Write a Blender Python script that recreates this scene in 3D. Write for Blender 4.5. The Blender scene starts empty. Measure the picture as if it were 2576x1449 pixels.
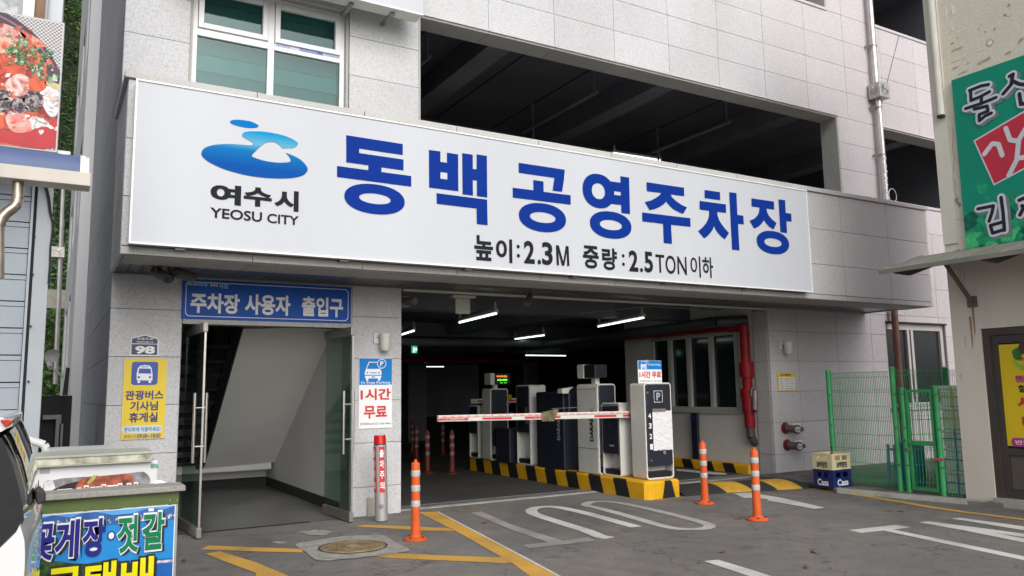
import bpy, math, random
from mathutils import Vector, Matrix
random.seed(7)
S = bpy.context.scene
col = S.collection
R = math.radians
# ---------------------------------------------------------------- camera
YAW, PITCH, ROLL, FPX, EYE = 30.4, 7.33, -0.90, 1993.05, 1.5     # focal length in units of a 2576 px wide picture
def cam_axes():
    y, p, r = R(YAW), R(PITCH), R(ROLL)
    f = Vector((math.sin(y)*math.cos(p), math.cos(y)*math.cos(p), math.sin(p)))
    a = Vector((math.cos(y), -math.sin(y), 0)); u = a.cross(f)
    return a*math.cos(r)+u*math.sin(r), -a*math.sin(r)+u*math.cos(r), f
AX, AU, AF = cam_axes()
cam = bpy.data.cameras.new('camera'); camo = bpy.data.objects.new('camera', cam); col.objects.link(camo)
m = Matrix((AX, AU, -AF)).transposed().to_4x4(); m.translation = (0, 0, EYE); camo.matrix_world = m
cam.sensor_width = 36; cam.lens = 36*FPX/2576; cam.clip_start = .05; cam.clip_end = 600
S.camera = camo
# ---------------------------------------------------------------- light: bright overcast
w = bpy.data.worlds.new('World'); S.world = w; w.use_nodes = True
nt = w.node_tree; bg = nt.nodes['Background']
sky = nt.nodes.new('ShaderNodeTexSky'); sky.sky_type = 'NISHITA'; sky.sun_disc = False
SUN_EL, SUN_AZ = 34, 187           # azimuth clockwise from +Y
sky.sun_elevation = R(SUN_EL); sky.sun_rotation = R(SUN_AZ); sky.air_density = 1.0; sky.dust_density = 4.0
hs = nt.nodes.new('ShaderNodeHueSaturation'); hs.inputs['Saturation'].default_value = 0.22
nt.links.new(sky.outputs[0], hs.inputs['Color']); nt.links.new(hs.outputs[0], bg.inputs[0]); bg.inputs[1].default_value = 0.15
sl = bpy.data.lights.new('sun', 'SUN'); sl.energy = 0.85; sl.angle = R(60); sl.color = (1, .97, .93)
so = bpy.data.objects.new('sun', sl); col.objects.link(so)
sd = Vector((math.sin(R(SUN_AZ))*math.cos(R(SUN_EL)), math.cos(R(SUN_AZ))*math.cos(R(SUN_EL)), math.sin(R(SUN_EL))))
so.rotation_euler = sd.to_track_quat('Z', 'Y').to_euler()
S.view_settings.view_transform = 'Standard'; S.view_settings.look = 'None'
S.view_settings.exposure = 0.32; S.view_settings.gamma = 1
S.render.engine = 'CYCLES'; S.cycles.max_bounces = 8; S.cycles.use_denoising = True
S.cycles.sample_clamp_indirect = 6
# ---------------------------------------------------------------- surveying the photograph: a point on a known plane
def ray(x, y): return AX*((x-1288)/FPX) - AU*((y-724.5)/FPX) + AF
EYEP = Vector((0, 0, EYE))
def on(ax, v, p):
    d = ray(*p); return EYEP + d*((v-EYEP[ax])/d[ax])
def pY(v, p): return on(1, v, p)
def pX(v, p): return on(0, v, p)
def pZ(v, p): return on(2, v, p)
def q(c, r, x, y): return (c*644+x/3, r*483+y/3)          # survey sheets
def sh(x0, y0, sc): return lambda x, y: ((x0+x/sc)/1.56522, (y0+y/sc)/1.56522)
# ---------------------------------------------------------------- materials
MATS = {}
def mat(name, c, rough=.6, var=.08, scale=3., bump=0., metal=0., spec=.5, fine=0., coat=0., emit=None, es=1., rnd=0., streak=False, trans=0.):
    if name in MATS: return MATS[name]
    M = bpy.data.materials.new(name); M.use_nodes = True; N = M.node_tree.nodes; L = M.node_tree.links
    b = N['Principled BSDF']; MATS[name] = M
    b.inputs['Roughness'].default_value = rough; b.inputs['Metallic'].default_value = metal
    b.inputs['Specular IOR Level'].default_value = spec; b.inputs['Coat Weight'].default_value = coat
    b.inputs['Transmission Weight'].default_value = trans
    g = N.new('ShaderNodeNewGeometry'); pos = g.outputs['Position']
    if streak:
        mp = N.new('ShaderNodeMapping'); mp.inputs['Scale'].default_value = (1, 1, .18); L.new(pos, mp.inputs[0]); pos2 = mp.outputs[0]
    else: pos2 = pos
    n = N.new('ShaderNodeTexNoise'); n.inputs['Scale'].default_value = scale; n.inputs['Detail'].default_value = 5
    L.new(pos2, n.inputs['Vector'])
    cr = N.new('ShaderNodeMapRange'); cr.inputs[1].default_value = .3; cr.inputs[2].default_value = .7
    cr.inputs[3].default_value = 1-var; cr.inputs[4].default_value = 1+var; L.new(n.outputs[0], cr.inputs[0])
    fac = cr.outputs[0]
    if fine:
        n2 = N.new('ShaderNodeTexNoise'); n2.inputs['Scale'].default_value = scale*22; n2.inputs['Detail'].default_value = 2
        L.new(pos, n2.inputs['Vector'])
        c2 = N.new('ShaderNodeMapRange'); c2.inputs[1].default_value = .3; c2.inputs[2].default_value = .7
        c2.inputs[3].default_value = 1-fine; c2.inputs[4].default_value = 1+fine; L.new(n2.outputs[0], c2.inputs[0])
        mm = N.new('ShaderNodeMath'); mm.operation = 'MULTIPLY'; L.new(fac, mm.inputs[0]); L.new(c2.outputs[0], mm.inputs[1]); fac = mm.outputs[0]
    if rnd:
        oi = N.new('ShaderNodeObjectInfo'); c3 = N.new('ShaderNodeMapRange'); c3.inputs[3].default_value = 1-rnd; c3.inputs[4].default_value = 1+rnd
        L.new(oi.outputs['Random'], c3.inputs[0]); mm = N.new('ShaderNodeMath'); mm.operation = 'MULTIPLY'
        L.new(fac, mm.inputs[0]); L.new(c3.outputs[0], mm.inputs[1]); fac = mm.outputs[0]
    vm = N.new('ShaderNodeVectorMath'); vm.operation = 'SCALE'; vm.inputs[0].default_value = c
    L.new(fac, vm.inputs['Scale']); L.new(vm.outputs[0], b.inputs['Base Color'])
    if bump:
        bp = N.new('ShaderNodeBump'); bp.inputs['Strength'].default_value = bump; bp.inputs['Distance'].default_value = .01
        L.new((n2 if fine else n).outputs[0], bp.inputs['Height']); L.new(bp.outputs[0], b.inputs['Normal'])
    if emit:
        b.inputs['Emission Color'].default_value = (*emit, 1); b.inputs['Emission Strength'].default_value = es
    M.diffuse_color = (*c, 1)
    return M
def granite(name, c, c2=None):
    """speckled grey granite; every slab a slightly different tone; a rose colour cast c2 is painted in, rising along X"""
    M = bpy.data.materials.new(name); M.use_nodes = True; N = M.node_tree.nodes; L = M.node_tree.links
    b = N['Principled BSDF']; b.inputs['Roughness'].default_value = .75; b.inputs['Specular IOR Level'].default_value = .3
    g = N.new('ShaderNodeNewGeometry')
    v = N.new('ShaderNodeTexNoise'); v.inputs['Scale'].default_value = 52; v.inputs['Detail'].default_value = 3; v.inputs['Roughness'].default_value = .7
    L.new(g.outputs['Position'], v.inputs['Vector'])
    r = N.new('ShaderNodeValToRGB'); e = r.color_ramp.elements
    e[0].position = .30; e[0].color = (.66, .67, .70, 1); e[1].position = .62; e[1].color = (1.08, 1.08, 1.07, 1)
    k = e.new(.44); k.color = (.95, .95, .95, 1); L.new(v.outputs[0], r.inputs[0])
    n = N.new('ShaderNodeTexNoise'); n.inputs['Scale'].default_value = .9; n.inputs['Detail'].default_value = 4
    mp = N.new('ShaderNodeMapping'); mp.inputs['Scale'].default_value = (1, 1, .4); L.new(g.outputs['Position'], mp.inputs[0]); L.new(mp.outputs[0], n.inputs['Vector'])
    mr = N.new('ShaderNodeMapRange'); mr.inputs[1].default_value = .3; mr.inputs[2].default_value = .7; mr.inputs[3].default_value = .92; mr.inputs[4].default_value = 1.04
    L.new(n.outputs[0], mr.inputs[0])
    oi = N.new('ShaderNodeObjectInfo'); m2 = N.new('ShaderNodeMapRange'); m2.inputs[3].default_value = .955; m2.inputs[4].default_value = 1.035
    L.new(oi.outputs['Random'], m2.inputs[0])
    mm = N.new('ShaderNodeMath'); mm.operation = 'MULTIPLY'; L.new(mr.outputs[0], mm.inputs[0]); L.new(m2.outputs[0], mm.inputs[1])
    mx = N.new('ShaderNodeMix'); mx.data_type = 'RGBA'; mx.blend_type = 'MULTIPLY'; mx.inputs[0].default_value = 1
    mx.inputs[6].default_value = (*c, 1); L.new(r.outputs[0], mx.inputs[7])
    if c2:
        sx = N.new('ShaderNodeSeparateXYZ'); L.new(g.outputs['Position'], sx.inputs[0]); m3 = N.new('ShaderNodeMapRange'); m3.inputs[1].default_value = 8.5; m3.inputs[2].default_value = 14
        L.new(sx.outputs[0], m3.inputs[0]); m4 = N.new('ShaderNodeMix'); m4.data_type = 'RGBA'; m4.inputs[6].default_value = (*c, 1); m4.inputs[7].default_value = (*c2, 1); L.new(m3.outputs[0], m4.inputs[0]); L.new(m4.outputs[2], mx.inputs[6])
    vm = N.new('ShaderNodeVectorMath'); vm.operation = 'SCALE'; L.new(mx.outputs[2], vm.inputs[0]); L.new(mm.outputs[0], vm.inputs['Scale'])
    L.new(vm.outputs[0], b.inputs['Base Color'])
    bp = N.new('ShaderNodeBump'); bp.inputs['Strength'].default_value = .25; bp.inputs['Distance'].default_value = .004
    L.new(v.outputs[0], bp.inputs['Height']); L.new(bp.outputs[0], b.inputs['Normal'])
    MATS[name] = M; return M
G1 = G2 = granite('granite_grey', (.535, .54, .555), (.53, .485, .51)); G3 = granite('granite_trim', (.47, .465, .455), (.46, .425, .44))  # second colour: rose camera cast painted over the right-hand stone
asphalt = bpy.data.materials.new('asphalt'); asphalt.use_nodes = True
def build_asphalt(M):
    N = M.node_tree.nodes; L = M.node_tree.links; b = N['Principled BSDF']; b.inputs['Roughness'].default_value = .88
    b.inputs['Specular IOR Level'].default_value = .3
    g = N.new('ShaderNodeNewGeometry')
    def noise(s, d=4, rg=.6):
        n = N.new('ShaderNodeTexNoise'); n.inputs['Scale'].default_value = s; n.inputs['Detail'].default_value = d; n.inputs['Roughness'].default_value = rg
        L.new(g.outputs['Position'], n.inputs['Vector']); return n.outputs[0]
    def mr(s, a, bb, lo=.3, hi=.7):
        k = N.new('ShaderNodeMapRange'); k.inputs[1].default_value = lo; k.inputs[2].default_value = hi; k.inputs[3].default_value = a; k.inputs[4].default_value = bb
        L.new(s, k.inputs[0]); return k.outputs[0]
    def mul(a, c):
        k = N.new('ShaderNodeMath'); k.operation = 'MULTIPLY'; L.new(a, k.inputs[0]); L.new(c, k.inputs[1]); return k.outputs[0]
    vo = N.new('ShaderNodeTexVoronoi'); vo.feature = 'DISTANCE_TO_EDGE'; vo.inputs['Scale'].default_value = .55; wp = N.new('ShaderNodeVectorMath'); wp.operation = 'ADD'
    wn = N.new('ShaderNodeTexNoise'); wn.inputs['Scale'].default_value = 2.2; wn.inputs['Detail'].default_value = 5; L.new(g.outputs['Position'], wn.inputs['Vector']); L.new(g.outputs['Position'], wp.inputs[0]); L.new(wn.outputs['Color'], wp.inputs[1]); L.new(wp.outputs[0], vo.inputs['Vector'])
    crack = mr(vo.outputs['Distance'], .62, 1, .002, .009)
    fine = noise(70, 3, .8); f = mul(mul(mul(mr(noise(.45, 5), .78, 1.18), mr(noise(5, 4), .86, 1.12)), mr(fine, .55, 1.5)), mul(crack, mr(noise(1.7, 3), .72, 1, .30, .42)))
    cw = N.new('ShaderNodeMix'); cw.data_type = 'RGBA'; cw.inputs[6].default_value = (.150, .144, .142, 1); cw.inputs[7].default_value = (.182, .166, .150, 1)
    L.new(mr(noise(.8, 3), 0, 1, .42, .62), cw.inputs[0])
    sp = N.new('ShaderNodeMix'); sp.data_type = 'RGBA'; sp.inputs[7].default_value = (.34, .33, .31, 1)      # pale grit in the surface
    L.new(mr(noise(120, 1, .5), 0, 1, .68, .74), sp.inputs[0]); L.new(cw.outputs[2], sp.inputs[6])
    vm = N.new('ShaderNodeVectorMath'); vm.operation = 'SCALE'; L.new(sp.outputs[2], vm.inputs[0]); L.new(f, vm.inputs['Scale']); L.new(vm.outputs[0], b.inputs['Base Color'])
    bp = N.new('ShaderNodeBump'); bp.inputs['Strength'].default_value = .5; bp.inputs['Distance'].default_value = .006; L.new(fine, bp.inputs['Height']); L.new(bp.outputs[0], b.inputs['Normal'])
build_asphalt(asphalt)
def paint(name, c, wear=.5):
    """road paint: worn through to asphalt grey in grains"""
    M = bpy.data.materials.new(name); M.use_nodes = True; N = M.node_tree.nodes; L = M.node_tree.links; b = N['Principled BSDF']; b.inputs['Roughness'].default_value = .7
    g = N.new('ShaderNodeNewGeometry')
    a = N.new('ShaderNodeTexNoise'); a.inputs['Scale'].default_value = 55; a.inputs['Detail'].default_value = 4; a.inputs['Roughness'].default_value = .75; L.new(g.outputs['Position'], a.inputs['Vector'])
    a2 = N.new('ShaderNodeTexNoise'); a2.inputs['Scale'].default_value = 1.6; a2.inputs['Detail'].default_value = 3; L.new(g.outputs['Position'], a2.inputs['Vector'])
    s = N.new('ShaderNodeMath'); s.operation = 'ADD'; L.new(a.outputs[0], s.inputs[0]); L.new(a2.outputs[0], s.inputs[1])
    k = N.new('ShaderNodeMapRange'); k.inputs[1].default_value = .62+wear*.3; k.inputs[2].default_value = .95+wear*.3; L.new(s.outputs[0], k.inputs[0])
    mx = N.new('ShaderNodeMix'); mx.data_type = 'RGBA'; L.new(k.outputs[0], mx.inputs[0]); mx.inputs[6].default_value = (*[x*.55+.03 for x in c], 1); mx.inputs[7].default_value = (*c, 1)
    L.new(mx.outputs[2], b.inputs['Base Color']); MATS[name] = M; return M
P_WHITE = paint('white_road_paint', (.62, .61, .58), .5); P_GREY = paint('worn_white_road_paint', (.36, .35, .33), .8); P_YEL = paint('yellow_road_paint', (.62, .35, .06), .5)
signwhite = mat('sign_white_face', (.50, .52, .56), .45, .045, .7, spec=.3, streak=True)
frame_w = mat('white_pvc', (.68, .69, .70), .4, .05)
navy = mat('navy_blue_vinyl', (.004, .030, .235), .6, .05, 1, spec=.06)
darkgrey = mat('charcoal_vinyl', (.016, .017, .024), .6, .05, spec=.08)
white = mat('white_vinyl', (.76, .77, .78), .45, .03); white_p = mat('white_paint', (.66, .65, .61), .5, .07, 4)
black = mat('black_plastic', (.012, .013, .017), .4, .1); blackm = mat('black_matt', (.02, .02, .022), .8, .1)
machine_w = mat('machine_white', (.60, .60, .56), .35, .05, 4, streak=True); machine_d = mat('machine_dark', (.018, .021, .034), .35, .15)
steel = mat('stainless_steel', (.55, .53, .50), .28, .12, 6, metal=.9); steel_d = mat('dull_steel', (.30, .29, .28), .45, .15, 6, metal=.7)
orange = mat('orange_urethane', (.60, .10, .022), .5, .14, 6, rnd=.06, spec=.3); reflect = mat('reflective_band', (.42, .45, .43), .4, .12, 30)
redp = mat('red_paint', (.26, .008, .014), .45, .15, 5, spec=.3); redv = mat('red_vinyl', (.55, .03, .035), .45, .06); green_p = mat('green_fence_paint', (.04, .32, .11), .4, .15, 5)
yellow_s = mat('yellow_sign', (.72, .52, .012), .45, .04, 2); blue_s = mat('blue_sign', (.008, .085, .42), .45, .05, 2, spec=.2); cyan_s = mat('sky_blue_sign', (.006, .19, .56), .45, .04, spec=.2)
kerb_y = mat('kerb_yellow', (.72, .38, .01), .45, .12, 4, fine=.06); kerb_b = mat('kerb_black', (.014, .014, .014), .55, .2, 4)
conc = mat('concrete', (.27, .26, .24), .85, .2, 3, bump=.2, fine=.15); conc_l = mat('pale_concrete', (.36, .35, .31), .85, .25, 4, bump=.4, fine=.25)
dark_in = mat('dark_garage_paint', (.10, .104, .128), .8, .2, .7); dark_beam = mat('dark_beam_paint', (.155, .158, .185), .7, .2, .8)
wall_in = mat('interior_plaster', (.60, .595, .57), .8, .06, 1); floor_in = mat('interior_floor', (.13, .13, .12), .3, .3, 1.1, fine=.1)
beige = mat('beige_render', (.64, .60, .50), .9, .07, 1.2, bump=.3, fine=.05, streak=True)
siding = mat('blue_grey_siding', (.30, .345, .39), .45, .06, 2, streak=True); siding_t = mat('siding_trim', (.33, .36, .39), .4, .05)
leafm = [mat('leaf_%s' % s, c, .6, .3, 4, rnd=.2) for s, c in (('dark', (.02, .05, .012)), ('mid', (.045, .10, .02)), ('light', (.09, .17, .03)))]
lamp_e = mat('fluorescent_tube', (.8, .9, .85), .5, emit=(.85, 1, .9), es=2.4)
# ---------------------------------------------------------------- mesh helpers
class MB:
    def __init__(s): s.v = []; s.f = []
    def add(s, vs, fs):
        o = len(s.v); s.v += [Vector(p) for p in vs]; s.f += [tuple(i+o for i in f) for f in fs]; return s
    def box(s, a, b):
        x0, y0, z0 = a; x1, y1, z1 = b
        return s.add([(x0,y0,z0),(x1,y0,z0),(x1,y1,z0),(x0,y1,z0),(x0,y0,z1),(x1,y0,z1),(x1,y1,z1),(x0,y1,z1)],
                     [(0,3,2,1),(4,5,6,7),(0,1,5,4),(1,2,6,5),(2,3,7,6),(3,0,4,7)])
    def cyl(s, p0, p1, r0, r1=None, n=14, cap=True):
        r1 = r0 if r1 is None else r1; p0 = Vector(p0); p1 = Vector(p1); d = (p1-p0).normalized()
        a = d.orthogonal().normalized(); b = d.cross(a)
        vs = [p0+(a*math.cos(t)+b*math.sin(t))*r0 for t in [2*math.pi*i/n for i in range(n)]]+[p1+(a*math.cos(t)+b*math.sin(t))*r1 for t in [2*math.pi*i/n for i in range(n)]]
        fs = [(i, (i+1) % n, n+(i+1) % n, n+i) for i in range(n)]
        if cap: fs += [tuple(range(n))[::-1], tuple(range(n, 2*n))]
        return s.add(vs, fs)
    def tube(s, pts, r, n=8):
        for a, b in zip(pts, pts[1:]): s.cyl(a, b, r, r, n)
        return s
    def lathe(s, c, prof, n=20):
        vs = []; fs = []
        for r, z in prof: vs += [(c[0]+r*math.cos(2*math.pi*i/n), c[1]+r*math.sin(2*math.pi*i/n), c[2]+z) for i in range(n)]
        for k in range(len(prof)-1): fs += [(k*n+i, k*n+(i+1) % n, (k+1)*n+(i+1) % n, (k+1)*n+i) for i in range(n)]
        fs += [tuple(range(n))[::-1], tuple(range((len(prof)-1)*n, len(prof)*n))]
        return s.add(vs, fs)
    def poly(s, pts): return s.add(pts, [tuple(range(len(pts)))])
    def prism(s, pts, d):
        n = len(pts); d = Vector(d); pts = [Vector(p) for p in pts]
        return s.add(pts+[p+d for p in pts], [tuple(range(n))[::-1], tuple(range(n, 2*n))]+[(i, (i+1) % n, n+(i+1) % n, n+i) for i in range(n)])
    def ring(s, outer, inner, d=None):
        n = len(outer)
        if d is None: return s.add(list(outer)+list(inner), [(i, (i+1) % n, n+(i+1) % n, n+i) for i in range(n)])
        d = Vector(d); o = [Vector(p) for p in outer]; i_ = [Vector(p) for p in inner]
        vs = o+i_+[p+d for p in o]+[p+d for p in i_]; fs = []
        for i in range(n):
            j = (i+1) % n; fs += [(i, j, n+j, n+i), (2*n+i, 3*n+i, 3*n+j, 2*n+j), (i, 2*n+i, 2*n+j, j), (n+i, n+j, 3*n+j, 3*n+i)]
        return s.add(vs, fs)
ORG = {}
def obj(name, mb, M, parent=None, bevel=0, smooth=False, label=None, kind=None, fix=True):
    vs = mb.v; n = len(vs)
    lo = Vector([min(v[k] for v in vs) for k in range(3)]); hi = Vector([max(v[k] for v in vs) for k in range(3)])
    c = (lo+hi)/2; c.z = lo.z
    me = bpy.data.meshes.new(name); me.from_pydata([v-c for v in vs], [], mb.f)
    import bmesh
    if fix and n < 20000:
        bm = bmesh.new(); bm.from_mesh(me); bmesh.ops.recalc_face_normals(bm, faces=bm.faces); bm.to_mesh(me); bm.free()
    me.materials.append(M)
    if smooth:
        me.shade_smooth() if hasattr(me, 'shade_smooth') else None
        me.set_sharp_from_angle(angle=R(35))
    o = bpy.data.objects.new(name, me); col.objects.link(o)
    pc = ORG.get(parent.name, Vector()) if parent else Vector()
    o.location = c-pc; ORG[o.name] = c
    if parent: o.parent = parent
    if bevel:
        b = o.modifiers.new('b', 'BEVEL'); b.width = bevel; b.segments = 2; b.limit_method = 'ANGLE'; b.angle_limit = R(40)
    if label: o['label'] = label
    if kind: o['kind'] = kind
    return o
def flat(name, pts, M, parent=None, **k):
    """a thin film (print, road paint): facing the viewer"""
    mb = MB(); mb.poly(pts); o = obj(name, mb, M, parent, fix=False, **k); return o
def thing(name, label, cat, loc=(0,0,0), group=None):
    o = bpy.data.objects.new(name, None); o.empty_display_size = .2; col.objects.link(o); o.location = loc
    ORG[o.name] = Vector(loc); o['label'] = label; o['category'] = cat
    if group: o['group'] = group
    return o
def tag(o, label, cat, group=None):
    o['label'] = label; o['category'] = cat
    if group: o['group'] = group
    return o
def struct(o): o['kind'] = 'structure'; return o
def dup(root, loc, label=None, rz=0, scale=1):
    r = root.copy(); col.objects.link(r); r.location = loc; r.rotation_euler.z = rz; r.scale = (scale,)*3; ORG[r.name] = Vector(loc)
    if label: r['label'] = label
    for ch in list(root.children):
        c = ch.copy(); col.objects.link(c); c.parent = r
        for g in ch.children:
            d = g.copy(); col.objects.link(d); d.parent = c
    return r
def FY(Y): return lambda u, v, d=0: Vector((u, Y-d, v))            # plane facing the street (-Y), u = X, v = Z
def FX(X): return lambda u, v, d=0: Vector((X-d, -u, v))           # plane facing -X, u = -Y
FONT_C = {}
def text(F, body, rect, M, parent, bold=.012, d=.004, rot=0, name='lettering', shear=0, sx=None):
    key = (body, bold, shear)
    if key not in FONT_C:
        c = bpy.data.curves.new('t', 'FONT'); c.body = body; c.offset = bold; c.resolution_u = 4; c.shear = shear; c.fill_mode = 'FRONT'
        t = bpy.data.objects.new('t', c); col.objects.link(t)
        bpy.context.view_layer.update(); me = bpy.data.meshes.new_from_object(t.evaluated_get(bpy.context.evaluated_depsgraph_get()))
        FONT_C[key] = ([v.co.copy() for v in me.vertices], [tuple(p.vertices) for p in me.polygons])
        bpy.data.objects.remove(t); bpy.data.curves.remove(c); bpy.data.meshes.remove(me)
    vs, fs = FONT_C[key]
    if not vs: return None
    if rot == 90: vs = [Vector((-v.y, v.x, 0)) for v in vs]
    a0 = min(v.x for v in vs); a1 = max(v.x for v in vs); b0 = min(v.y for v in vs); b1 = max(v.y for v in vs)
    u0, v0, u1, v1 = rect; mb = MB()
    mb.add([F(u0+(v.x-a0)/(a1-a0)*(u1-u0), v0+(v.y-b0)/(b1-b0)*(v1-v0), d) for v in vs], fs)
    return obj(name, mb, M, parent, fix=False)
def rectY(Y, tl, br):
    a = pY(Y, tl); b = pY(Y, br); return (a.x, b.z, b.x, a.z)
def rectX(X, tl, br):
    a = pX(X, tl); b = pX(X, br); return (-a.y, b.z, -b.y, a.z)
def rrect(u0, v0, u1, v1, r, n=5):
    pts = []
    for cx, cy, a in ((u1-r, v1-r, 0), (u0+r, v1-r, 90), (u0+r, v0+r, 180), (u1-r, v0+r, 270)):
        pts += [(cx+r*math.cos(R(a+90*i/n)), cy+r*math.sin(R(a+90*i/n))) for i in range(n+1)]
    return pts
def ell(cx, cy, a, b, n=40, p=2.):
    o = []
    for i in range(n):
        t = 2*math.pi*i/n; c, s_ = math.cos(t), math.sin(t)
        o.append((cx+a*math.copysign(abs(c)**(2/p), c), cy+b*math.copysign(abs(s_)**(2/p), s_)))
    return o
def patch(F, pts2, M, parent, d=.004, name='print'):
    return flat(name, [F(u, v, d) for u, v in pts2], M, parent)
def bar2(F, rect, M, parent, d=.004, name='print'):
    u0, v0, u1, v1 = rect; return patch(F, [(u0, v0), (u1, v0), (u1, v1), (u0, v1)], M, parent, d, name)
def stroke(F, pts, wd, M, parent, d=.004, name='lettering'):
    """a brush stroke of round ends along pts (plane coordinates)"""
    mb = MB(); k = 0
    for (a, b), (c, e) in zip(pts, pts[1:]):
        L_ = math.hypot(c-a, e-b) or 1; nx, ny = -(e-b)/L_*wd/2, (c-a)/L_*wd/2
        mb.poly([F(a+nx, b+ny, d+k*3e-5), F(a-nx, b-ny, d+k*3e-5), F(c-nx, e-ny, d+k*3e-5), F(c+nx, e+ny, d+k*3e-5)]); k += 1
    for a, b in pts:
        mb.poly([F(u, v, d+k*3e-5) for u, v in ell(a, b, wd/2, wd/2, 12)]); k += 1
    return obj(name, mb, M, parent, fix=False)
# ================================================================ SETTING: ground
YF = 9.487                                                         # street face of the parking building
mb = MB(); mb.poly([(-250, -250, 0), (250, -250, 0), (250, 250, 0), (-250, 250, 0)])
struct(obj('ground', mb, asphalt, fix=False))
def road(name, pts, M, z=.004):
    o = flat(name, [pZ(z, p) for p in pts], M); return struct(o)
# ================================================================ THE PARKING BUILDING
bld = thing('parking_building', 'grey granite clad parking garage with open dark floors above a long sign canopy', 'building', (6, YF, 0))
PAN = {}
def subtract(cell, holes):
    out = [cell]
    for h in holes:
        nx = []
        for (a, b, c, d) in out:
            if h[0] >= c-.01 or h[2] <= a+.01 or h[1] >= d-.01 or h[3] <= b+.01: nx.append((a, b, c, d)); continue
            if h[0] > a+.03: nx.append((a, b, h[0], d))
            if h[2] < c-.03: nx.append((h[2], b, c, d))
            x0, x1 = max(a, h[0]), min(c, h[2])
            if h[1] > b+.03: nx.append((x0, b, x1, h[1]))
            if h[3] < d-.03: nx.append((x0, h[3], x1, d))
        out = nx
    return out
def panels(xs, zs, holes, place, M, gap=.007, name='stone_panel', parent=None):
    """separate slabs with recessed joints; equal slabs share a mesh"""
    parent = parent or bld
    for a, c in zip(xs, xs[1:]):
        for b, d in zip(zs, zs[1:]):
            for r in subtract((a, b, c, d), holes):
                wdt, h = round(r[2]-r[0]-gap, 3), round(r[3]-r[1]-gap, 3)
                if wdt < .02 or h < .02: continue
                P, ax, th = place(r[0]+gap/2, r[1]+gap/2)
                mm_ = M(r[0], r[1]) if callable(M) else M
                k = (wdt, h, ax, mm_.name, th)
                if k not in PAN:
                    mb = MB(); mb.box((0, 0, 0), (wdt, th, h) if ax == 0 else (th, wdt, h))
                    me = bpy.data.meshes.new(name); me.from_pydata(mb.v, [], mb.f); me.materials.append(mm_); PAN[k] = me
                o = bpy.data.objects.new(name, PAN[k]); col.objects.link(o); o.parent = parent
                o.location = P-ORG[parent.name]+Vector((random.uniform(-.001, .001), 0, 0) if ax else (0, random.uniform(-.001, .001), 0))
T = .03
def front(Y): return lambda u, v: (Vector((u, Y, v)), 0, T)
ZR = [0, .35, .88, 1.40, 1.92, 2.44, 2.825]
ZU = [4.55, 5.05, 5.575, 6.10, 6.62, 7.155, 7.68, 8.21, 8.75, 9.28, 9.8, 10.4]
XU = [.56, 1.25, 3.18, 4.15, 5.245, 6.38, 7.52, 8.66, 9.79, 10.93, 12.065, 13.2, 14.36, 15.5, 16.64, 17.8]
tint = lambda u, v: G2 if u > 11.9 else G1
UP = [(1.25, 5.05, 3.18, 6.42), (4.15, 5.10, 12.87, 6.62), (14.08, 5.10, 18.5, 6.62), (5.4, 8.77, 12.76, 10.2), (14.08, 8.77, 18.5, 10.2)]
panels(XU, ZU, UP+[(12.87, 5.10, 14.08, 6.62)], front(YF), tint)
panels([12.87, 14.08], [5.10, 5.59, 6.115, 6.62], [], front(YF), tint)
panels([.56, 1.28], ZR, [], front(YF), G1)
panels([3.25, 3.91], ZR, [], front(YF), G1)
panels([1.28, 3.25], [2.30, 2.365, 2.825], [], front(YF), G1)
panels([10.64, 11.355, 12.41, 13.42, 14.5, 15.6, 16.7, 17.8], ZR+[3.4, 3.95, 4.55], [(13.87, 1.05, 15.82, 2.67)], front(YF), G2)
def core(name, M, *boxes, **k):
    mb = MB()
    for b in boxes: mb.box(*b)
    return obj(name, mb, M, bld, **k)
a, b = YF+.018, YF+.36
core('wall', conc, ((.575, a, 0), (1.285, b, 2.83)), ((3.245, a, 0), (3.905, b, 2.83)), ((1.285, a, 2.305), (3.245, b, 2.83)),
     ((10.65, a, 0), (13.865, b, 2.83)), ((15.825, a, 0), (18, b, 2.83)), ((13.865, a, 0), (15.825, b, 1.045)), ((13.865, a, 2.675), (15.825, b, 2.83)),
     ((.575, a, 2.83), (18, b, 5.045)), ((.575, a, 5.045), (1.24, b, 10.4)), ((3.19, a, 5.045), (4.14, b, 10.4)), ((1.24, a, 6.43), (3.19, b, 10.4)),
     ((4.14, a, 6.63), (18, b, 8.76)), ((12.88, a, 5.045), (14.07, b, 6.63)), ((12.77, a, 8.76), (14.07, b, 10.4)), ((4.14, a, 8.76), (5.39, b, 10.4)))
# stone lining of the openings: reveals, sills, drip mouldings
def lining(x0, x1, z0, z1, M, jx, depth=.37):
    for xa, xb in zip(jx, jx[1:]):
        o = MB(); o.box((xa+.003, YF+.004, z1-.03), (xb-.003, YF+depth, z1+.0)); obj('reveal_panel', o, M, bld)
        o = MB(); o.box((xa+.003, YF-.022, z1+.0), (xb-.003, YF+.02, z1+.035)); obj('drip_moulding', o, G1, bld)
        o = MB(); o.box((xa+.003, YF-.02, z0-.035), (xb-.003, YF+depth, z0+.02)); obj('sill_slab', o, G1, bld)
    for k in (0, 1):
        x = x0 if k == 0 else x1; o = MB(); o.box((x, YF+.004, z0+.02), (x+.03, YF+depth, z1-.03)) if k == 0 else o.box((x-.03, YF+.004, z0+.02), (x, YF+depth, z1-.03))
        obj('reveal_panel', o, M, bld)
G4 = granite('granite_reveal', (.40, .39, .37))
lining(4.15, 12.87, 5.10, 6.62, G4, [4.15, 5.245, 6.38, 7.52, 8.66, 9.79, 10.93, 12.065, 12.87])
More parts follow.
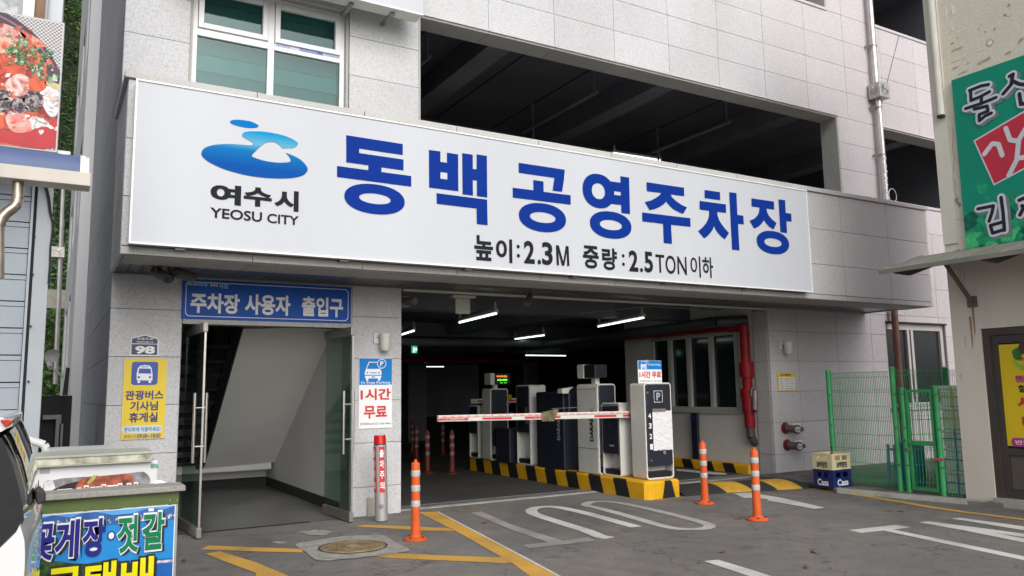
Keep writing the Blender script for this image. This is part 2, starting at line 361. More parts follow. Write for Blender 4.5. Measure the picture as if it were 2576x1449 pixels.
lining(14.08, 18, 5.10, 6.62, G4, [14.08, 15.5, 18]); lining(5.4, 12.76, 8.77, 10.2, G4, [5.4, 8, 10.4, 12.76]); lining(14.08, 18, 8.77, 10.2, G4, [14.08, 15.5, 18])
for za, zb in zip(ZR, ZR[1:]):                                     # right reveal of the garage mouth
    o = MB(); o.box((10.63, YF+.036, za+.003), (10.648, YF+.33, min(zb, 2.79)-.003)); obj('reveal_panel', o, G3, bld)
    o = MB(); o.box((3.906, YF+.036, za+.003), (3.92, YF+.33, min(zb, 2.79)-.003)); obj('reveal_panel', o, G3, bld)
# west side wall
def side(u, v): return (Vector((.56, u, v)), 1, T)
panels([YF+.032, 11.4, 13.4, 15.4, 16.4], ZR+[3.38, 3.945, 4.5]+ZU[1:], [], side, granite('granite_side_shaded', (.27, .275, .30)))  # side slabs darkened, the alley shade put into the stone colour
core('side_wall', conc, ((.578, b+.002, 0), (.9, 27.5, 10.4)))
# rear half: painted render with deep window slots
RW = mat('white_render', (.44, .45, .465), .8, .14, 1.2, streak=True)
mbw = MB(); slots = [(17.2, 18.6, 5.0, 6.6), (17.2, 18.6, 8.4, 10.2), (20, 21.6, 2.2, 3.8), (20, 21.6, 5.0, 6.6), (20, 21.6, 8.4, 10.2), (23.4, 25.4, 2.2, 3.8), (23.4, 25.4, 5.0, 6.6), (23.4, 25.4, 8.4, 10.2)]
ys = sorted({16.42, 27.5}|{s_[0] for s_ in slots}|{s_[1] for s_ in slots})
for ya, yb in zip(ys, ys[1:]):
    hs_ = sorted([(s_[2], s_[3]) for s_ in slots if s_[0] <= ya+.01 and s_[1] >= yb-.01]); z = 0
    for h0, h1 in hs_: mbw.box((.38, ya, z), (.577, yb, h0)); z = h1
    mbw.box((.38, ya, z), (.577, yb, 16))
obj('rendered_wall', mbw, RW, bld)
for s_ in slots:
    o = MB(); o.box((.56, s_[0], s_[2]), (.574, s_[1], s_[3])); obj('window', o, mat('slot_glass', (.03, .045, .07), .1), bld)
# canopy / parapet box that carries the sign
CF = 8.15
XC = [.54, 1.74, 2.90, 4.04, 5.18, 6.325, 7.465, 8.62, 9.80, 10.96, 12.15, 13.28]
tintc = lambda u, v: G2 if u > 9.7 else G1
panels(XC, [2.905, 3.38, 3.945, 4.53], [], front(CF), tintc)
panels(XC, [2.82, 2.90], [], front(CF-.012), lambda u, v: G2 if u > 11 else G3)
panels([CF+.032, 8.8, YF-.001], [2.82, 3.38, 3.945, 4.53], [], lambda u, v: (Vector((.54, u, v)), 1, T), G1)
panels([CF+.032, 8.8, YF-.001], [2.82, 3.38, 3.945, 4.53], [], lambda u, v: (Vector((13.25, u, v)), 1, T), G2)
core('canopy_core', conc, ((.572, CF+.034, 2.90), (13.247, YF-.002, 4.52)))
for xa, xb in zip(XC, XC[1:]):
    o = MB(); o.box((xa-(.035 if xa == .54 else -.003), CF-.035, 4.535), (xb+(.035 if xb == 13.28 else -.003), 8.62, 4.60)); obj('coping_slab', o, G3 if xb < 10 else G2, bld, bevel=.006)
    o = MB(); o.box((max(xa, .572)+.003, CF+.032, 2.815), (min(xb, 13.247)-.003, 8.72, 2.835)); obj('soffit_slab', o, G3, bld)
o = MB(); o.box((.505, 8.624, 4.535), (.60, YF-.002, 4.60)); obj('coping_slab', o, G3, bld, bevel=.006)
slat_m = mat('soffit_metal', (.15, .16, .18), .32, .1, 2, metal=.3)
sm = None; x = .58
while x < 13.2:
    if sm is None:
        o = MB(); o.box((x, 8.724, 2.842), (x+.112, YF-.003, 2.862)); so_ = obj('ceiling_slat', o, slat_m, bld); sm = so_; x0s = x; loc0 = so_.location.copy()
    else:
        c = sm.copy(); col.objects.link(c); c.location = loc0+Vector((x-x0s, 0, 0))
    x += .12
core('track_rail', white_p, ((3.93, YF-.03, 2.79), (10.62, YF-.005, 2.815)))
core('door_head', G3, ((1.285, YF-.02, 2.292), (3.245, YF+.0, 2.36)))
# window of the left bay
wf = MB(); YW = YF+.13
for bx in [((1.285, 5.05), (1.345, 6.42)), ((3.085, 5.05), (3.145, 6.42)), ((1.345, 6.36), (3.085, 6.42)), ((2.165, 5.05), (2.245, 6.36)), ((1.345, 5.745), (2.165, 5.835)), ((2.245, 5.745), (3.085, 5.835))]:
    wf.box((bx[0][0], YW-.03, bx[0][1]), (bx[1][0], YW+.06, bx[1][1]))
win = obj('window', wf, white, bld, bevel=.006)
for x0, x1 in ((1.350, 2.160), (2.250, 3.080)):
    s1 = MB(); s1.box((x0, YW-.055, 5.84), (x0+.062, YW+.02, 6.355)).box((x1-.062, YW-.055, 5.84), (x1, YW+.02, 6.355)).box((x0+.062, YW-.055, 5.84), (x1-.062, YW+.02, 5.905)).box((x0+.062, YW-.055, 6.295), (x1-.062, YW+.02, 6.355))
    obj('sash', s1, white, win, bevel=.006)
glass_t = bpy.data.materials.new('teal_glass'); glass_t.use_nodes = True
N = glass_t.node_tree.nodes; L = glass_t.node_tree.links; N.remove(N['Principled BSDF'])
tr = N.new('ShaderNodeBsdfTransparent'); tr.inputs[0].default_value = (.36, .56, .55, 1); gl = N.new('ShaderNodeBsdfGlossy'); gl.inputs['Roughness'].default_value = .02; gl.inputs[0].default_value = (.85, .95, .95, 1)
lw0 = N.new('ShaderNodeLayerWeight'); lw0.inputs[0].default_value = .5; fr = N.new('ShaderNodeMath'); fr.operation = 'POWER'; fr.inputs[1].default_value = 4; L.new(lw0.outputs['Facing'], fr.inputs[0]); fm = N.new('ShaderNodeMath'); fm.operation = 'MULTIPLY_ADD'; fm.inputs[1].default_value = .45; fm.inputs[2].default_value = .045
mxs = N.new('ShaderNodeMixShader'); L.new(fr.outputs[0], fm.inputs[0]); L.new(fm.outputs[0], mxs.inputs[0]); L.new(tr.outputs[0], mxs.inputs[1]); L.new(gl.outputs[0], mxs.inputs[2])
L.new(mxs.outputs[0], N['Material Output'].inputs[0]); MATS['teal_glass'] = glass_t
glass_c = glass_t.copy(); glass_c.name = 'clear_glass'; [n for n in glass_c.node_tree.nodes if n.type == 'BSDF_TRANSPARENT'][0].inputs[0].default_value = (.72, .81, .79, 1)
for x0, x1, z0, z1 in ((1.345, 2.165, 5.05, 5.745), (2.245, 3.085, 5.05, 5.745), (1.412, 2.098, 5.905, 6.295), (2.312, 3.018, 5.905, 6.295)):
    o = MB(); o.box((x0, YW, z0), (x1, YW+.008, z1)); obj('pane', o, glass_t, win)
core('window_reveal', G4, ((1.25, YF+.034, 5.05), (1.284, YF+.36, 6.42)), ((3.146, YF+.034, 5.05), (3.18, YF+.36, 6.42)), ((1.285, YF+.034, 6.422), (3.145, YF+.36, 6.46)))
# pale sheets added behind the panes, painted to stand for the glass reflection
mint = mat('reflection_pale', (.80, .86, .83), .8, .15, 3); refl_grey = mat('reflection_grey', (.50, .56, .57), .8, .03)
core('reflection_sheet', refl_grey, ((1.35, YW+.10, 5.052), (3.08, YW+.11, 6.34)))
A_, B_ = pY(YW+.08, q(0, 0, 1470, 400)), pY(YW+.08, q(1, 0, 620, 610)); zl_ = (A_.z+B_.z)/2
core('reflection_band', mint, ((1.35, YW+.075, zl_-.20), (3.08, YW+.099, zl_))); core('reflection_line', refl_grey, ((1.35, YW+.07, zl_+.01), (3.08, YW+.099, zl_+.035)))
core('reflection_top', mint, ((1.35, YW+.07, 6.24), (3.08, YW+.099, 6.345)))
# protective film strip with blue print under the right sash
Fw = FY(YW-.03)
bar2(Fw, (2.255, 5.80, 3.08, 5.832), mat('film_pale', (.5, .56, .66), .5), win, .003, 'film_strip'); bar2(Fw, (2.56, 5.801, 2.86, 5.831), mat('film_blue', (.03, .12, .42), .5), win, .005, 'film_strip')
text(Fw, 'M남선알미늄', (2.27, 5.806, 2.44, 5.828), mat('film_blue', (0, 0, 0)), win, .0, .006); text(Fw, 'SM남선알미늄', (2.57, 5.806, 2.78, 5.828), white, win, .0, .007); text(Fw, 'SM남선알미늄', (2.88, 5.806, 3.07, 5.828), mat('film_blue', (0, 0, 0)), win, .0, .006)
# lower right window
wf = MB()
for x0, z0, x1, z1 in ((13.87, 1.05, 13.93, 2.67), (15.72, 1.05, 15.82, 2.67), (13.93, 2.55, 15.72, 2.67), (13.93, 1.05, 15.72, 1.13), (14.62, 1.13, 14.69, 2.55), (14.74, 1.13, 14.82, 2.55)):
    wf.box((x0, YF+.06, z0), (x1, YF+.16, z1))
w2 = obj('window', wf, mat('pinkish_white_frame', (.50, .46, .46), .5, .05), bld, bevel=.005)
dkg = mat('dark_glass', (.018, .022, .026), .08, .05, spec=.6)
for x0, x1 in ((13.93, 14.62), (14.82, 15.72)):
    o = MB(); o.box((x0, YF+.11, 1.13), (x1, YF+.118, 2.55)); obj('pane', o, dkg, w2)
core('window_sill', G1, ((13.84, YF-.05, 1.0), (15.86, YF+.02, 1.048)))
core('lintel_strip', blackm, ((13.86, YF-.03, 2.672), (15.84, YF-.002, 2.70)))
# ---- open floors: slabs, ceilings, beams, pipes
for zf, zc in ((4.9, 7.30), (8.55, 11.0)):
    core('floor_slab', conc, ((.92, b+.004, zf-.15), (18, 34, zf)))
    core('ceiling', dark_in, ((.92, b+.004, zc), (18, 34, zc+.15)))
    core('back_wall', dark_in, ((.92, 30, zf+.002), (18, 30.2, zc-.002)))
    core('partition_wall', dark_in, ((3.6, b+.004, zf+.002), (3.8, 29.9, zc-.002)))
    for x in (5.75, 9.2, 12.6, 16.2):
        core('beam', dark_beam, ((x, b+.004, zc-.42), (x+.4, 15.0, zc-.002)))
    core('beam', dark_beam, ((3.81, 15.002, zc-.62), (18, 15.5, zc-.003)))
    core('beam', dark_beam, ((3.81, 22, zc-.62), (18, 22.5, zc-.003)))
    for x in (5.8, 12.7): core('column', dark_beam, ((x, 15.502, zf), (x+.6, 16.1, zc-.004)))
pipe_m = mat('grey_conduit', (.20, .20, .215), .5, .1)
for X_, zz in ((5.0, 7.0), (8.3, 7.02), (11.6, 7.0)):
    o = MB(); o.cyl((X_, 11.0, zz-.22), (X_, 13.6, zz-.22), .035).cyl((X_, 11.1, zz-.22), (X_, 11.1, 7.3), .02).cyl((X_, 13.2, zz-.5), (X_, 13.2, 7.3), .02); obj('conduit', o, pipe_m, bld)
o = MB()
for X_ in (5.0, 6.9, 8.3, 10.2, 11.6): o.box((X_, 10.9, 7.285), (X_+.02, 14.9, 7.299))
obj('ceiling_joint', o, blackm, bld)
core('stair_hall_wall', wall_in, ((3.25, b+.004, 0), (3.42, 14.2, 2.9)))
# ---- sign letters etc come later; down pipe with hopper
dp = thing('rain_downpipe', 'stainless steel rain downpipe running down the granite wall through a square hopper', 'downpipe', (14.0, 9.36, 0))
o = MB(); o.cyl((13.98, 9.37, pY(9.3, (2188, 222)).z+.156), (13.98, 9.37, 10.4), .06, n=18); obj('pipe', o, steel, dp, smooth=True)
o = MB(); o.cyl((14.0, 9.37, 2.9), (14.0, 9.37, pY(9.3, (2188, 222)).z-.157), .062, n=18); obj('pipe', o, steel, dp, smooth=True)
o = MB(); o.cyl((14.0, 9.37, 0), (14.0, 9.37, 2.9), .062, n=18); obj('pipe', o, mat('rusty_brown_pipe', (.14, .055, .04), .5, .4, 6), dp, smooth=True, label='brown lower length of the pipe')
HZ = pY(9.3, (2188, 222)).z; hp = MB(); hp.box((13.84, 9.2, HZ-.155), (14.15, 9.46, HZ+.155)); h_ = obj('hopper_box', hp, mat('hopper_metal', (.42, .41, .39), .4, .1, metal=.5), dp, bevel=.008)
o = MB()
for k in range(16):
    t = 2*math.pi*k/16; c, s_ = math.cos(t), math.sin(t)
    o.cyl((13.995+.03*c, 9.196, HZ+.03*s_), (13.995+.11*c, 9.196, HZ+.11*s_), .009, n=5)
    o.cyl((13.836, 9.33+.03*c, HZ+.03*s_), (13.836, 9.33+.09*c, HZ+.09*s_), .008, n=5)
obj('starburst', o, mat('hopper_metal', (0,)*3), h_, kind='stuff')
for z in (HZ+.95, HZ-.33, HZ-1.3):
    o = MB(); o.cyl((13.99, 9.37, z), (13.99, 9.37, z+.03), .075, n=16).box((13.86, 9.37, z), (13.95, 9.385, z+.02)).box((13.86, 9.37, z-.02), (13.875, YF, z+.03)); obj('bracket', o, steel_d, dp)
cb = MB(); pts = []
for i in range(60):
    t = i/59; pts.append((13.93+.05*math.sin(i*.9)+.02*math.sin(i*2.1), 9.28, 5.9-1.1*t+.03*math.sin(i*1.7)))
cb.tube(pts, .006, 5); pts = [(14.1+.12*math.cos(i*.35), 9.28, 5.15+.14*math.sin(i*.35)) for i in range(19)]; cb.tube(pts, .006, 5)
tag(obj('cable', cb, white, None), 'thin white cable looped and tied around the steel downpipe', 'cable')
o = MB(); o.cyl(pY(YF-.004, q(3, 0, 820, 935)), pY(YF-.004, q(3, 0, 990, 262)), .005, n=5); tag(obj('wire', o, blackm), 'thin dark wire running diagonally up the granite wall right of the hopper', 'wire')
core('east_wall', dark_in, ((18.0, YF+.02, 0), (18.3, 34, 11.2)))
# ================================================================ GROUND FLOOR GARAGE (inside)
gz = 3.05
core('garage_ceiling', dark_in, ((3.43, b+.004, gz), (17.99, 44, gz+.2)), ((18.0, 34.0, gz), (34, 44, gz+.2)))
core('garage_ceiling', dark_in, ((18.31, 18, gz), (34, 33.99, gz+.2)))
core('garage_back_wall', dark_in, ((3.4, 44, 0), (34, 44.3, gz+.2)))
core('garage_left_wall', dark_in, ((3.43, 14.21, 0), (3.7, 43.99, gz-.002)))
for y, zb in ((11.4, 2.78), (16.5, 2.74), (22.5, 2.72), (29, 2.7)): core('beam', dark_beam, ((3.72, y, zb), (17.98, y+.4, gz-.003)))
for x in (7.9, 12.6): core('beam', dark_beam, ((x, 11.803, 2.80), (x+.35, 16.49, gz-.003)))
for x, y in ((5.6, 24), (9.5, 22.5), (14.5, 24), (20, 30), (11.5, 33)): core('column', dark_beam, ((x, y, 0), (x+.6, y+.6, 2.69)))
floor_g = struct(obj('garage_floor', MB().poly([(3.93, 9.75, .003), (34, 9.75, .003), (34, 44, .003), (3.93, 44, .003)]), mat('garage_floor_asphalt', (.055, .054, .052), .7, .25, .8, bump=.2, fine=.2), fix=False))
# right inner room: white wall with a strip window
XW = 10.66
ye = pX(XW, q(2, 1, 855, 1300)).y
wy = sorted([pX(XW, p).y for p in (q(2, 1, 1700, 1030), q(2, 1, 1060, 1110))])
zb_, zt_ = 1.06, 2.50
core('booth_wall', wall_in, ((XW, YF+.365, 0), (XW+.15, ye, zb_)), ((XW, YF+.365, zt_), (XW+.15, ye, gz-.003)), ((XW, YF+.365, zb_+.001), (XW+.15, wy[0], zt_-.001)), ((XW, wy[1], zb_+.001), (XW+.15, ye, zt_-.001)))
core('booth_wall', wall_in, ((XW+.151, ye-.15, 0), (17.9, ye-.001, gz-.004)))
wm = MB(); win_f = mat('booth_frame', (.42, .42, .40), .5, .05)
y0_, y1_ = wy; wm.box((XW-.03, y0_, zb_), (XW+.09, y1_, zb_+.07)).box((XW-.03, y0_, zt_-.07), (XW+.09, y1_, zt_))
cuts = sorted(pX(XW, q(2, 1, x, 1250)).y for x in (1060, 1195, 1335, 1505, 1700))
for yc in cuts: wm.box((XW-.03, max(y0_, yc-.045), zb_+.07), (XW+.09, min(y1_, yc+.045), zt_-.07))
bw = obj('booth_window', wm, win_f, bld, bevel=.005)
for ya, yb in zip(cuts, cuts[1:]):
    obj('pane', MB().box((XW+.04, ya+.045, zb_+.07), (XW+.05, yb-.045, zt_-.07)), mat('booth_glass', (.012, .022, .022), .07, .1, spec=.7), bw)
core('booth_sill', win_f, ((XW-.05, y0_-.05, zb_-.04), (XW-.001, y1_+.05, zb_)))
# ---- stair hall behind the glass doors
core('hall_back_wall', wall_in, ((.91, 13.7, 0), (3.24, 13.9, 3.0)))
core('hall_ceiling', dark_in, ((.91, b+.004, 2.95), (3.24, 13.69, 3.05)))
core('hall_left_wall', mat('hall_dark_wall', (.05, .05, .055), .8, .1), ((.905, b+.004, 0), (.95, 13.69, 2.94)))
struct(obj('hall_floor', MB().poly([(1.28, YF-.02, .004), (3.25, YF-.02, .004), (3.25, 13.7, .004), (1.28, 13.7, .004)]), floor_in, fix=False))
core('door_sill_strip', blackm, ((1.55, YF-.06, .005), (2.75, YF-.03, .012)))
hall = [pY(13.2, q(0, 2, 1540, 640)), pY(13.2, q(1, 2, 208, 585)), Vector((3.235, 10.2, 2.36)), pY(10.2, (612, 828))]
o = MB().prism(hall, (0, .12, .1)); obj('stair_soffit', o, mat('stair_soffit_paint', (.76, .76, .74), .7, .05, 1), bld)
core('skirting', blackm, ((3.225, b+.02, .005), (3.245, 13.69, .14)), ((.96, 13.68, .005), (3.22, 13.695, .14)))
core('bench_ledge', wall_in, ((1.7, 13.2, .30), (3.2, 13.68, .42)))
st = MB(); d0 = Vector(hall[0]); d1 = Vector(hall[3])
st.prism([d0+Vector((-.02, -.02, 0)), d1+Vector((-.02, -.02, 0)), d1+Vector((-.12, -.02, .0)), d0+Vector((-.12, -.02, 0))], (0, .1, 0)); obj('stair_stringer', st, mat('stair_dark_steel', (.010, .010, .011), .9, .1, spec=.1), bld)
for k in range(12):
    t = k/12; p = d0.lerp(d1, .42+.55*t); o = MB(); o.cyl(p+Vector((-.30, .05, .0)), p+Vector((-.30, .05, .85)), .012, n=6); obj('baluster', o, MATS['stair_dark_steel'], bld)
# stair steps seen as dark treads behind
for k in range(10):
    p = d0.lerp(d1, .08+.09*k); obj('stair_tread', MB().box((p.x-.75, p.y-.1, p.z-.02), (p.x-.13, p.y+.25, p.z+.03)), MATS['stair_dark_steel'], bld)
# ---- ceiling lamps
def tube_light(a, b_, label, group='fluorescent tubes under the garage ceiling'):
    a = Vector(a); b_ = Vector(b_)
    t = thing('tube_light', label, 'ceiling light', (a+b_)/2, group)
    d = (b_-a).normalized()
    obj('lamp_tube', MB().cyl(a+d*.02, b_-d*.02, .013, n=10), lamp_e, t)
    n_ = d.cross(Vector((0, 0, 1))).normalized()
    obj('housing', MB().prism([a+n_*.03+Vector((0, 0, .022)), b_+n_*.03+Vector((0, 0, .022)), b_-n_*.03+Vector((0, 0, .022)), a-n_*.03+Vector((0, 0, .022))], (0, 0, .045)), white_p, t)
    for p in (a.lerp(b_, .04), a.lerp(b_, .96)):
        obj('end_bracket', MB().cyl(p+Vector((0, 0, .06)), p+Vector((0, 0, .19)), .035, .012, 10), white_p, t)
    return t
tube_light((6.085, 12.2, 2.66), (6.085, 10.85, 2.7), 'lit tube nearest the square hanging sign, angled down to the left')
tube_light((9.265, 12.5, 2.70), (8.853, 10.6, 2.7), 'lit tube highest on the right, above the licence plate camera tower')
tube_light((9.61, 16.3, 2.70), (9.567, 14.9, 2.70), 'short lit tube in the middle of the garage mouth')
tube_light((6.48, 15.7, 2.70), (6.292, 14.6, 2.70), 'lit tube half hidden behind the stone pillar')
tube_light((13.3, 21.9, 2.60), (14.9, 21.9, 2.60), 'level lit tube in the middle distance above the fee display')
tube_light((14.0, 33, 2.60), (15.7, 33, 2.60), 'level lit tube furthest left, below the floor guide board')
tube_light((21.0, 33, 2.60), (22.6, 33, 2.60), 'level lit tube far back beside the plate camera head')
yl = 13.4; a_ = pY(yl, (1541, 385)); c_ = pY(yl, (1663, 404)); z_ = (a_.z+c_.z)/2
tube_light((a_.x, yl, a_.z+.0), (c_.x, yl, c_.z), 'bright white tube in the open second floor just above the sign coping', 'tubes in the open second floor')
# ---- pipes under the garage ceiling
dpp = mat('black_iron_pipe', (.055, .058, .066), .45, .15)
def Kp(Y, x, y): return pY(Y, sh(2500, 1150, 1.811)(x, y))
yk = 9.98
o = MB(); top = Kp(yk, 745, 205); far = Vector((10.1, 17.5, top.z-.12)); o.cyl(far, (10.25, 10.3, top.z), .10, n=16).cyl((10.25, 10.3, top.z), Kp(yk, 800, 205), .10, n=16)
e0 = Kp(yk, 800, 205); el = [e0+Vector((.08*math.sin(t), 0, -.10*(1-math.cos(t)))) for t in [i*math.pi/12 for i in range(7)]]; o.tube(el, .1, 16)
tag(obj('ceiling_pipe', o, dpp, smooth=True), 'thick dark drain pipe running back under the garage ceiling', 'pipe')
rp = thing('fire_pipe', 'red fire main with fat sleeves standing beside the right stone pier', 'pipe', Kp(yk, 830, 1000))
p0, p1 = Kp(yk-.04, 775, 235), Kp(yk-.04, 822, 965)
def along(y): t = (y-235)/(965-235); return p0.lerp(p1, t)
obj('pipe', MB().cyl(along(235), along(965), .085, n=18), redp, rp, smooth=True)
obj('pipe', MB().cyl(along(250)+Vector((-.02, .3, 0)), Vector((10.25, 15.0, p0.z-.02)), .05, n=12).cyl(along(250), along(250)+Vector((-.02, .32, 0)), .07, n=12), redp, rp, smooth=True)
for ya, yb, r_ in ((500, 610, .12), (690, 760, .125), (760, 852, .115), (855, 965, .088)): obj('sleeve', MB().cyl(along(ya), along(yb), r_, n=18), redp, rp, smooth=True)
for ya in (300, 640, 920): obj('coupling', MB().cyl(along(ya), along(ya+10), .092, n=18), redp, rp)
eb = [along(965), Kp(yk-.04, 830, 1030), Kp(yk-.04, 850, 1070), Kp(yk-.04, 880, 1092), Kp(yk-.04, 930, 1100)]
obj('elbow', MB().tube(eb, .07, 14), mat('dark_steel_pipe', (.10, .10, .11), .4, .15, metal=.4), rp, smooth=True)
obj('valve', MB().cyl(Kp(yk-.2, 830, 740), Kp(yk-.2, 830, 690), .016, n=8).cyl(Kp(yk-.2, 830, 690), Kp(yk-.2, 865, 690), .016, n=8).cyl(Kp(yk-.2, 855, 700), Kp(yk-.2, 855, 840), .045, n=10), steel_d, rp)
for i, (a_, c_) in enumerate((((0, 1130), (1000, 860)), ((1000, 860), (1575, 893)))):
    pass
o = MB(); o.tube([pY(10.6, q(2, 1, 500, 915)), pY(10.3, q(2, 1, 1040, 860)), pY(10.3, q(2, 1, 1575, 893))], .016, 8); o.cyl(pY(10.3, q(2, 1, 1430, 885)), pY(10.3, q(2, 1, 1430, 815)), .01).cyl(pY(10.45, q(2, 1, 765, 905)), pY(10.45, q(2, 1, 765, 790)), .01)
tag(obj('conduit', o, pipe_m), 'thin grey conduit hung under the ceiling just inside the garage mouth', 'conduit')
o = MB(); o.cyl((3.9, 15.9, 2.55), (17, 15.9, 2.62), .09, n=14); tag(obj('ceiling_pipe', o, mat('grey_pipe', (.16, .16, .17), .4, .1), smooth=True), 'long horizontal grey pipe crossing the garage behind the tubes', 'pipe')
o = MB(); o.cyl((3.9, 20, 2.32), (17, 20, 2.35), .06, n=14); tag(obj('ceiling_pipe', o, redp, smooth=True), 'dark red horizontal sprinkler pipe deep in the garage', 'pipe')
# hanging square sign seen from behind, spotlight, small cameras
hs_ = thing('hanging_sign', 'small square pale sign panel hung from a white bar inside the garage mouth', 'sign', pY(9.9, q(1, 1, 1560, 920)))
Fh = FY(9.85); r_ = rectY(9.85, q(1, 1, 1507, 800), q(1, 1, 1617, 922)); bt = rectY(9.85, q(1, 1, 1478, 777), q(1, 1, 1648, 806))
obj('panel', MB().box((r_[0], 9.85, r_[1]), (r_[2], 9.88, r_[3])), mat('pale_green_panel', (.50, .54, .46), .4, .06), hs_, bevel=.006)
obj('mounting_bar', MB().box((bt[0], 9.80, bt[1]+.005), (bt[2], 9.93, bt[3])), white_p, hs_, bevel=.006)
sp = thing('spotlight', 'dark cylindrical spotlight hanging tilted from the soffit edge', 'lamp', pY(9.3, q(2, 1, 145, 740)))
obj('stem', MB().cyl(pY(9.3, q(2, 1, 147, 725)), pY(9.3, q(2, 1, 145, 775)), .022), steel_d, sp); obj('head', MB().cyl(pY(9.3, q(2, 1, 140, 775)), pY(9.22, q(2, 1, 112, 848)), .04, .055, 14), mat('dark_grey_metal', (.10, .10, .105), .4), sp, smooth=True)
sc = thing('wall_camera', 'small grey camera fixed on the inner side of the pillar at the garage mouth', 'camera', pY(9.6, q(1, 1, 1130, 880)))
rc = rectY(9.6, q(1, 1, 1100, 782), q(1, 1, 1158, 870)); obj('mount_plate', MB().box((rc[0], 9.6, rc[1]), (rc[2], 9.63, rc[3])), mat('grey_plastic', (.25, .25, .25), .5), sc, bevel=.005)
obj('camera_head', MB().cyl(((rc[0]+rc[2])/2-.03, 9.58, (rc[1]+rc[3])/2), ((rc[0]+rc[2])/2+.03, 9.36, (rc[1]+rc[3])/2-.02), .05, .05, 12), mat('dark_grey_metal', (0,)*3), sc, smooth=True)
# direction boards deep in the garage
def board(Y, tl, br, M, name, label, cat='sign', d=.05):
    r = rectY(Y, tl, br); t = thing(name, label, cat, ((r[0]+r[2])/2, Y, r[1])); obj('panel', MB().box((r[0], Y, r[1]), (r[2], Y+d, r[3])), M, t); return t, r
t, r = board(16, q(1, 1, 1180, 1160), q(1, 1, 1217, 1215), mat('exit_green', (.01, .30, .14), .4, emit=(.02, .6, .28), es=.6), 'exit_sign', 'green lit emergency exit sign with a running figure hanging deep in the garage')
F_ = FY(16); we = mat('lit_white', (.7, .7, .7), .5, emit=(.8, 1, .9), es=.7)
u0, v0, u1, v1 = r; uw = u1-u0; vh = v1-v0
patch(F_, ell(u0+.36*uw, v0+.80*vh, .07*uw, .06*vh, 10), we, t); stroke(F_, [(u0+.36*uw, v0+.7*vh), (u0+.32*uw, v0+.45*vh), (u0+.2*uw, v0+.15*vh)], .03, we, t); stroke(F_, [(u0+.32*uw, v0+.45*vh), (u0+.45*uw, v0+.3*vh), (u0+.45*uw, v0+.12*vh)], .03, we, t); stroke(F_, [(u0+.15*uw, v0+.6*vh), (u0+.5*uw, v0+.6*vh)], .02, we, t)
stroke(F_, [(u0+.6*uw, v0+.5*vh), (u0+.9*uw, v0+.5*vh)], .03, we, t); stroke(F_, [(u0+.78*uw, v0+.65*vh), (u0+.9*uw, v0+.5*vh), (u0+.78*uw, v0+.35*vh)], .03, we, t)
t, r = board(21, q(1, 1, 1255, 1255), q(1, 1, 1560, 1292), mat('guide_board', (.012, .012, .03), .4), 'floor_guide_board', 'long dark hanging guide board reading 1F and 2F parking with an arrow')
F_ = FY(21); s_r = rectY(21, q(1, 1, 1267, 1260), q(1, 1, 1295, 1288)); lit = mat('board_white', (.5, .5, .55), .5, emit=(.7, .75, .9), es=.25)
text(F_, '1F', (s_r[0]+.04, s_r[1]+.04, s_r[2]-.04, s_r[3]-.04), lit, t, .02, .01)
u0, v0, u1, v1 = s_r
for p in (((u0, v0), (u1, v0)), ((u1, v0), (u1, v1)), ((u1, v1), (u0, v1)), ((u0, v1), (u0, v0))): stroke(F_, p, .02, lit, t, .008)
text(F_, 'PARKING', rectY(21, q(1, 1, 1432, 1272), q(1, 1, 1467, 1282)), lit, t, 0, .01); text(F_, '2F 주차', rectY(21, q(1, 1, 1470, 1264), q(1, 1, 1520, 1284)), lit, t, .01, .01)
ar = rectY(21, q(1, 1, 1526, 1261), q(1, 1, 1549, 1287)); bar2(F_, ar, lit, t, .008); cy = (ar[1]+ar[3])/2; stroke(F_, [(ar[0]+.06, cy), (ar[2]-.08, cy)], .05, MATS['guide_board'], t, .012); stroke(F_, [(ar[2]-.18, cy+.1), (ar[2]-.07, cy), (ar[2]-.18, cy-.1)], .05, MATS['guide_board'], t, .012)
# ================================================================ KERB ISLAND and striped kerbs
def striped(x0, y0, x1, y1, h, n0, label, side_ax, lean=.10, first=0, ch=.05):
    """solid kerb with chamfered rim; slanted black/yellow bands set 2 mm proud of its side"""
    t = thing('striped_kerb', label, 'kerb', ((x0+x1)/2, (y0+y1)/2, 0))
    m_ = MB(); c = ch; lo = [(x0+c, y0), (x1-c, y0), (x1, y0+c), (x1, y1-c), (x1-c, y1), (x0+c, y1), (x0, y1-c), (x0, y0+c)]
    def inset(pts, k): cx, cy = (x0+x1)/2, (y0+y1)/2; return [(px+(k if px < cx else -k), py+(k if py < cy else -k)) for px, py in pts]
    vs = [(*p, 0) for p in lo]+[(*p, h-.025) for p in lo]+[(*p, h) for p in inset(lo, .02)]; fs = []
    for k in (0, 1): fs += [(k*8+i, k*8+(i+1) % 8, k*8+8+(i+1) % 8, k*8+8+i) for i in range(8)]
    fs.append(tuple(range(16, 24))); m_.add(vs, fs); obj('kerb_body', m_, kerb_y, t)
    L_ = y1-y0-2*c; k = first; step = L_/n0
    for i in range(n0):
        if (i+first) % 2 == 0: continue
        ya = y0+c+i*step; xs = x0-.003
        P = [(xs, ya-lean*0, 0.002), (xs, ya+step, .002), (xs, ya+step+lean, h-.025), (xs, ya+lean, h-.025)]
        o = MB().prism([Vector(p) for p in P], (.006, 0, 0)); obj('black_band', o, kerb_b, t)
        o = MB().poly([(x0-.003, ya+lean, h-.0255), (x0+.02, ya+lean+.02, h+.002), (x0+.02, ya+step+lean+.02, h+.002), (x0-.003, ya+step+lean, h-.0255)]); obj('black_band', o, kerb_b, t, fix=False)
    return t
HI = .24
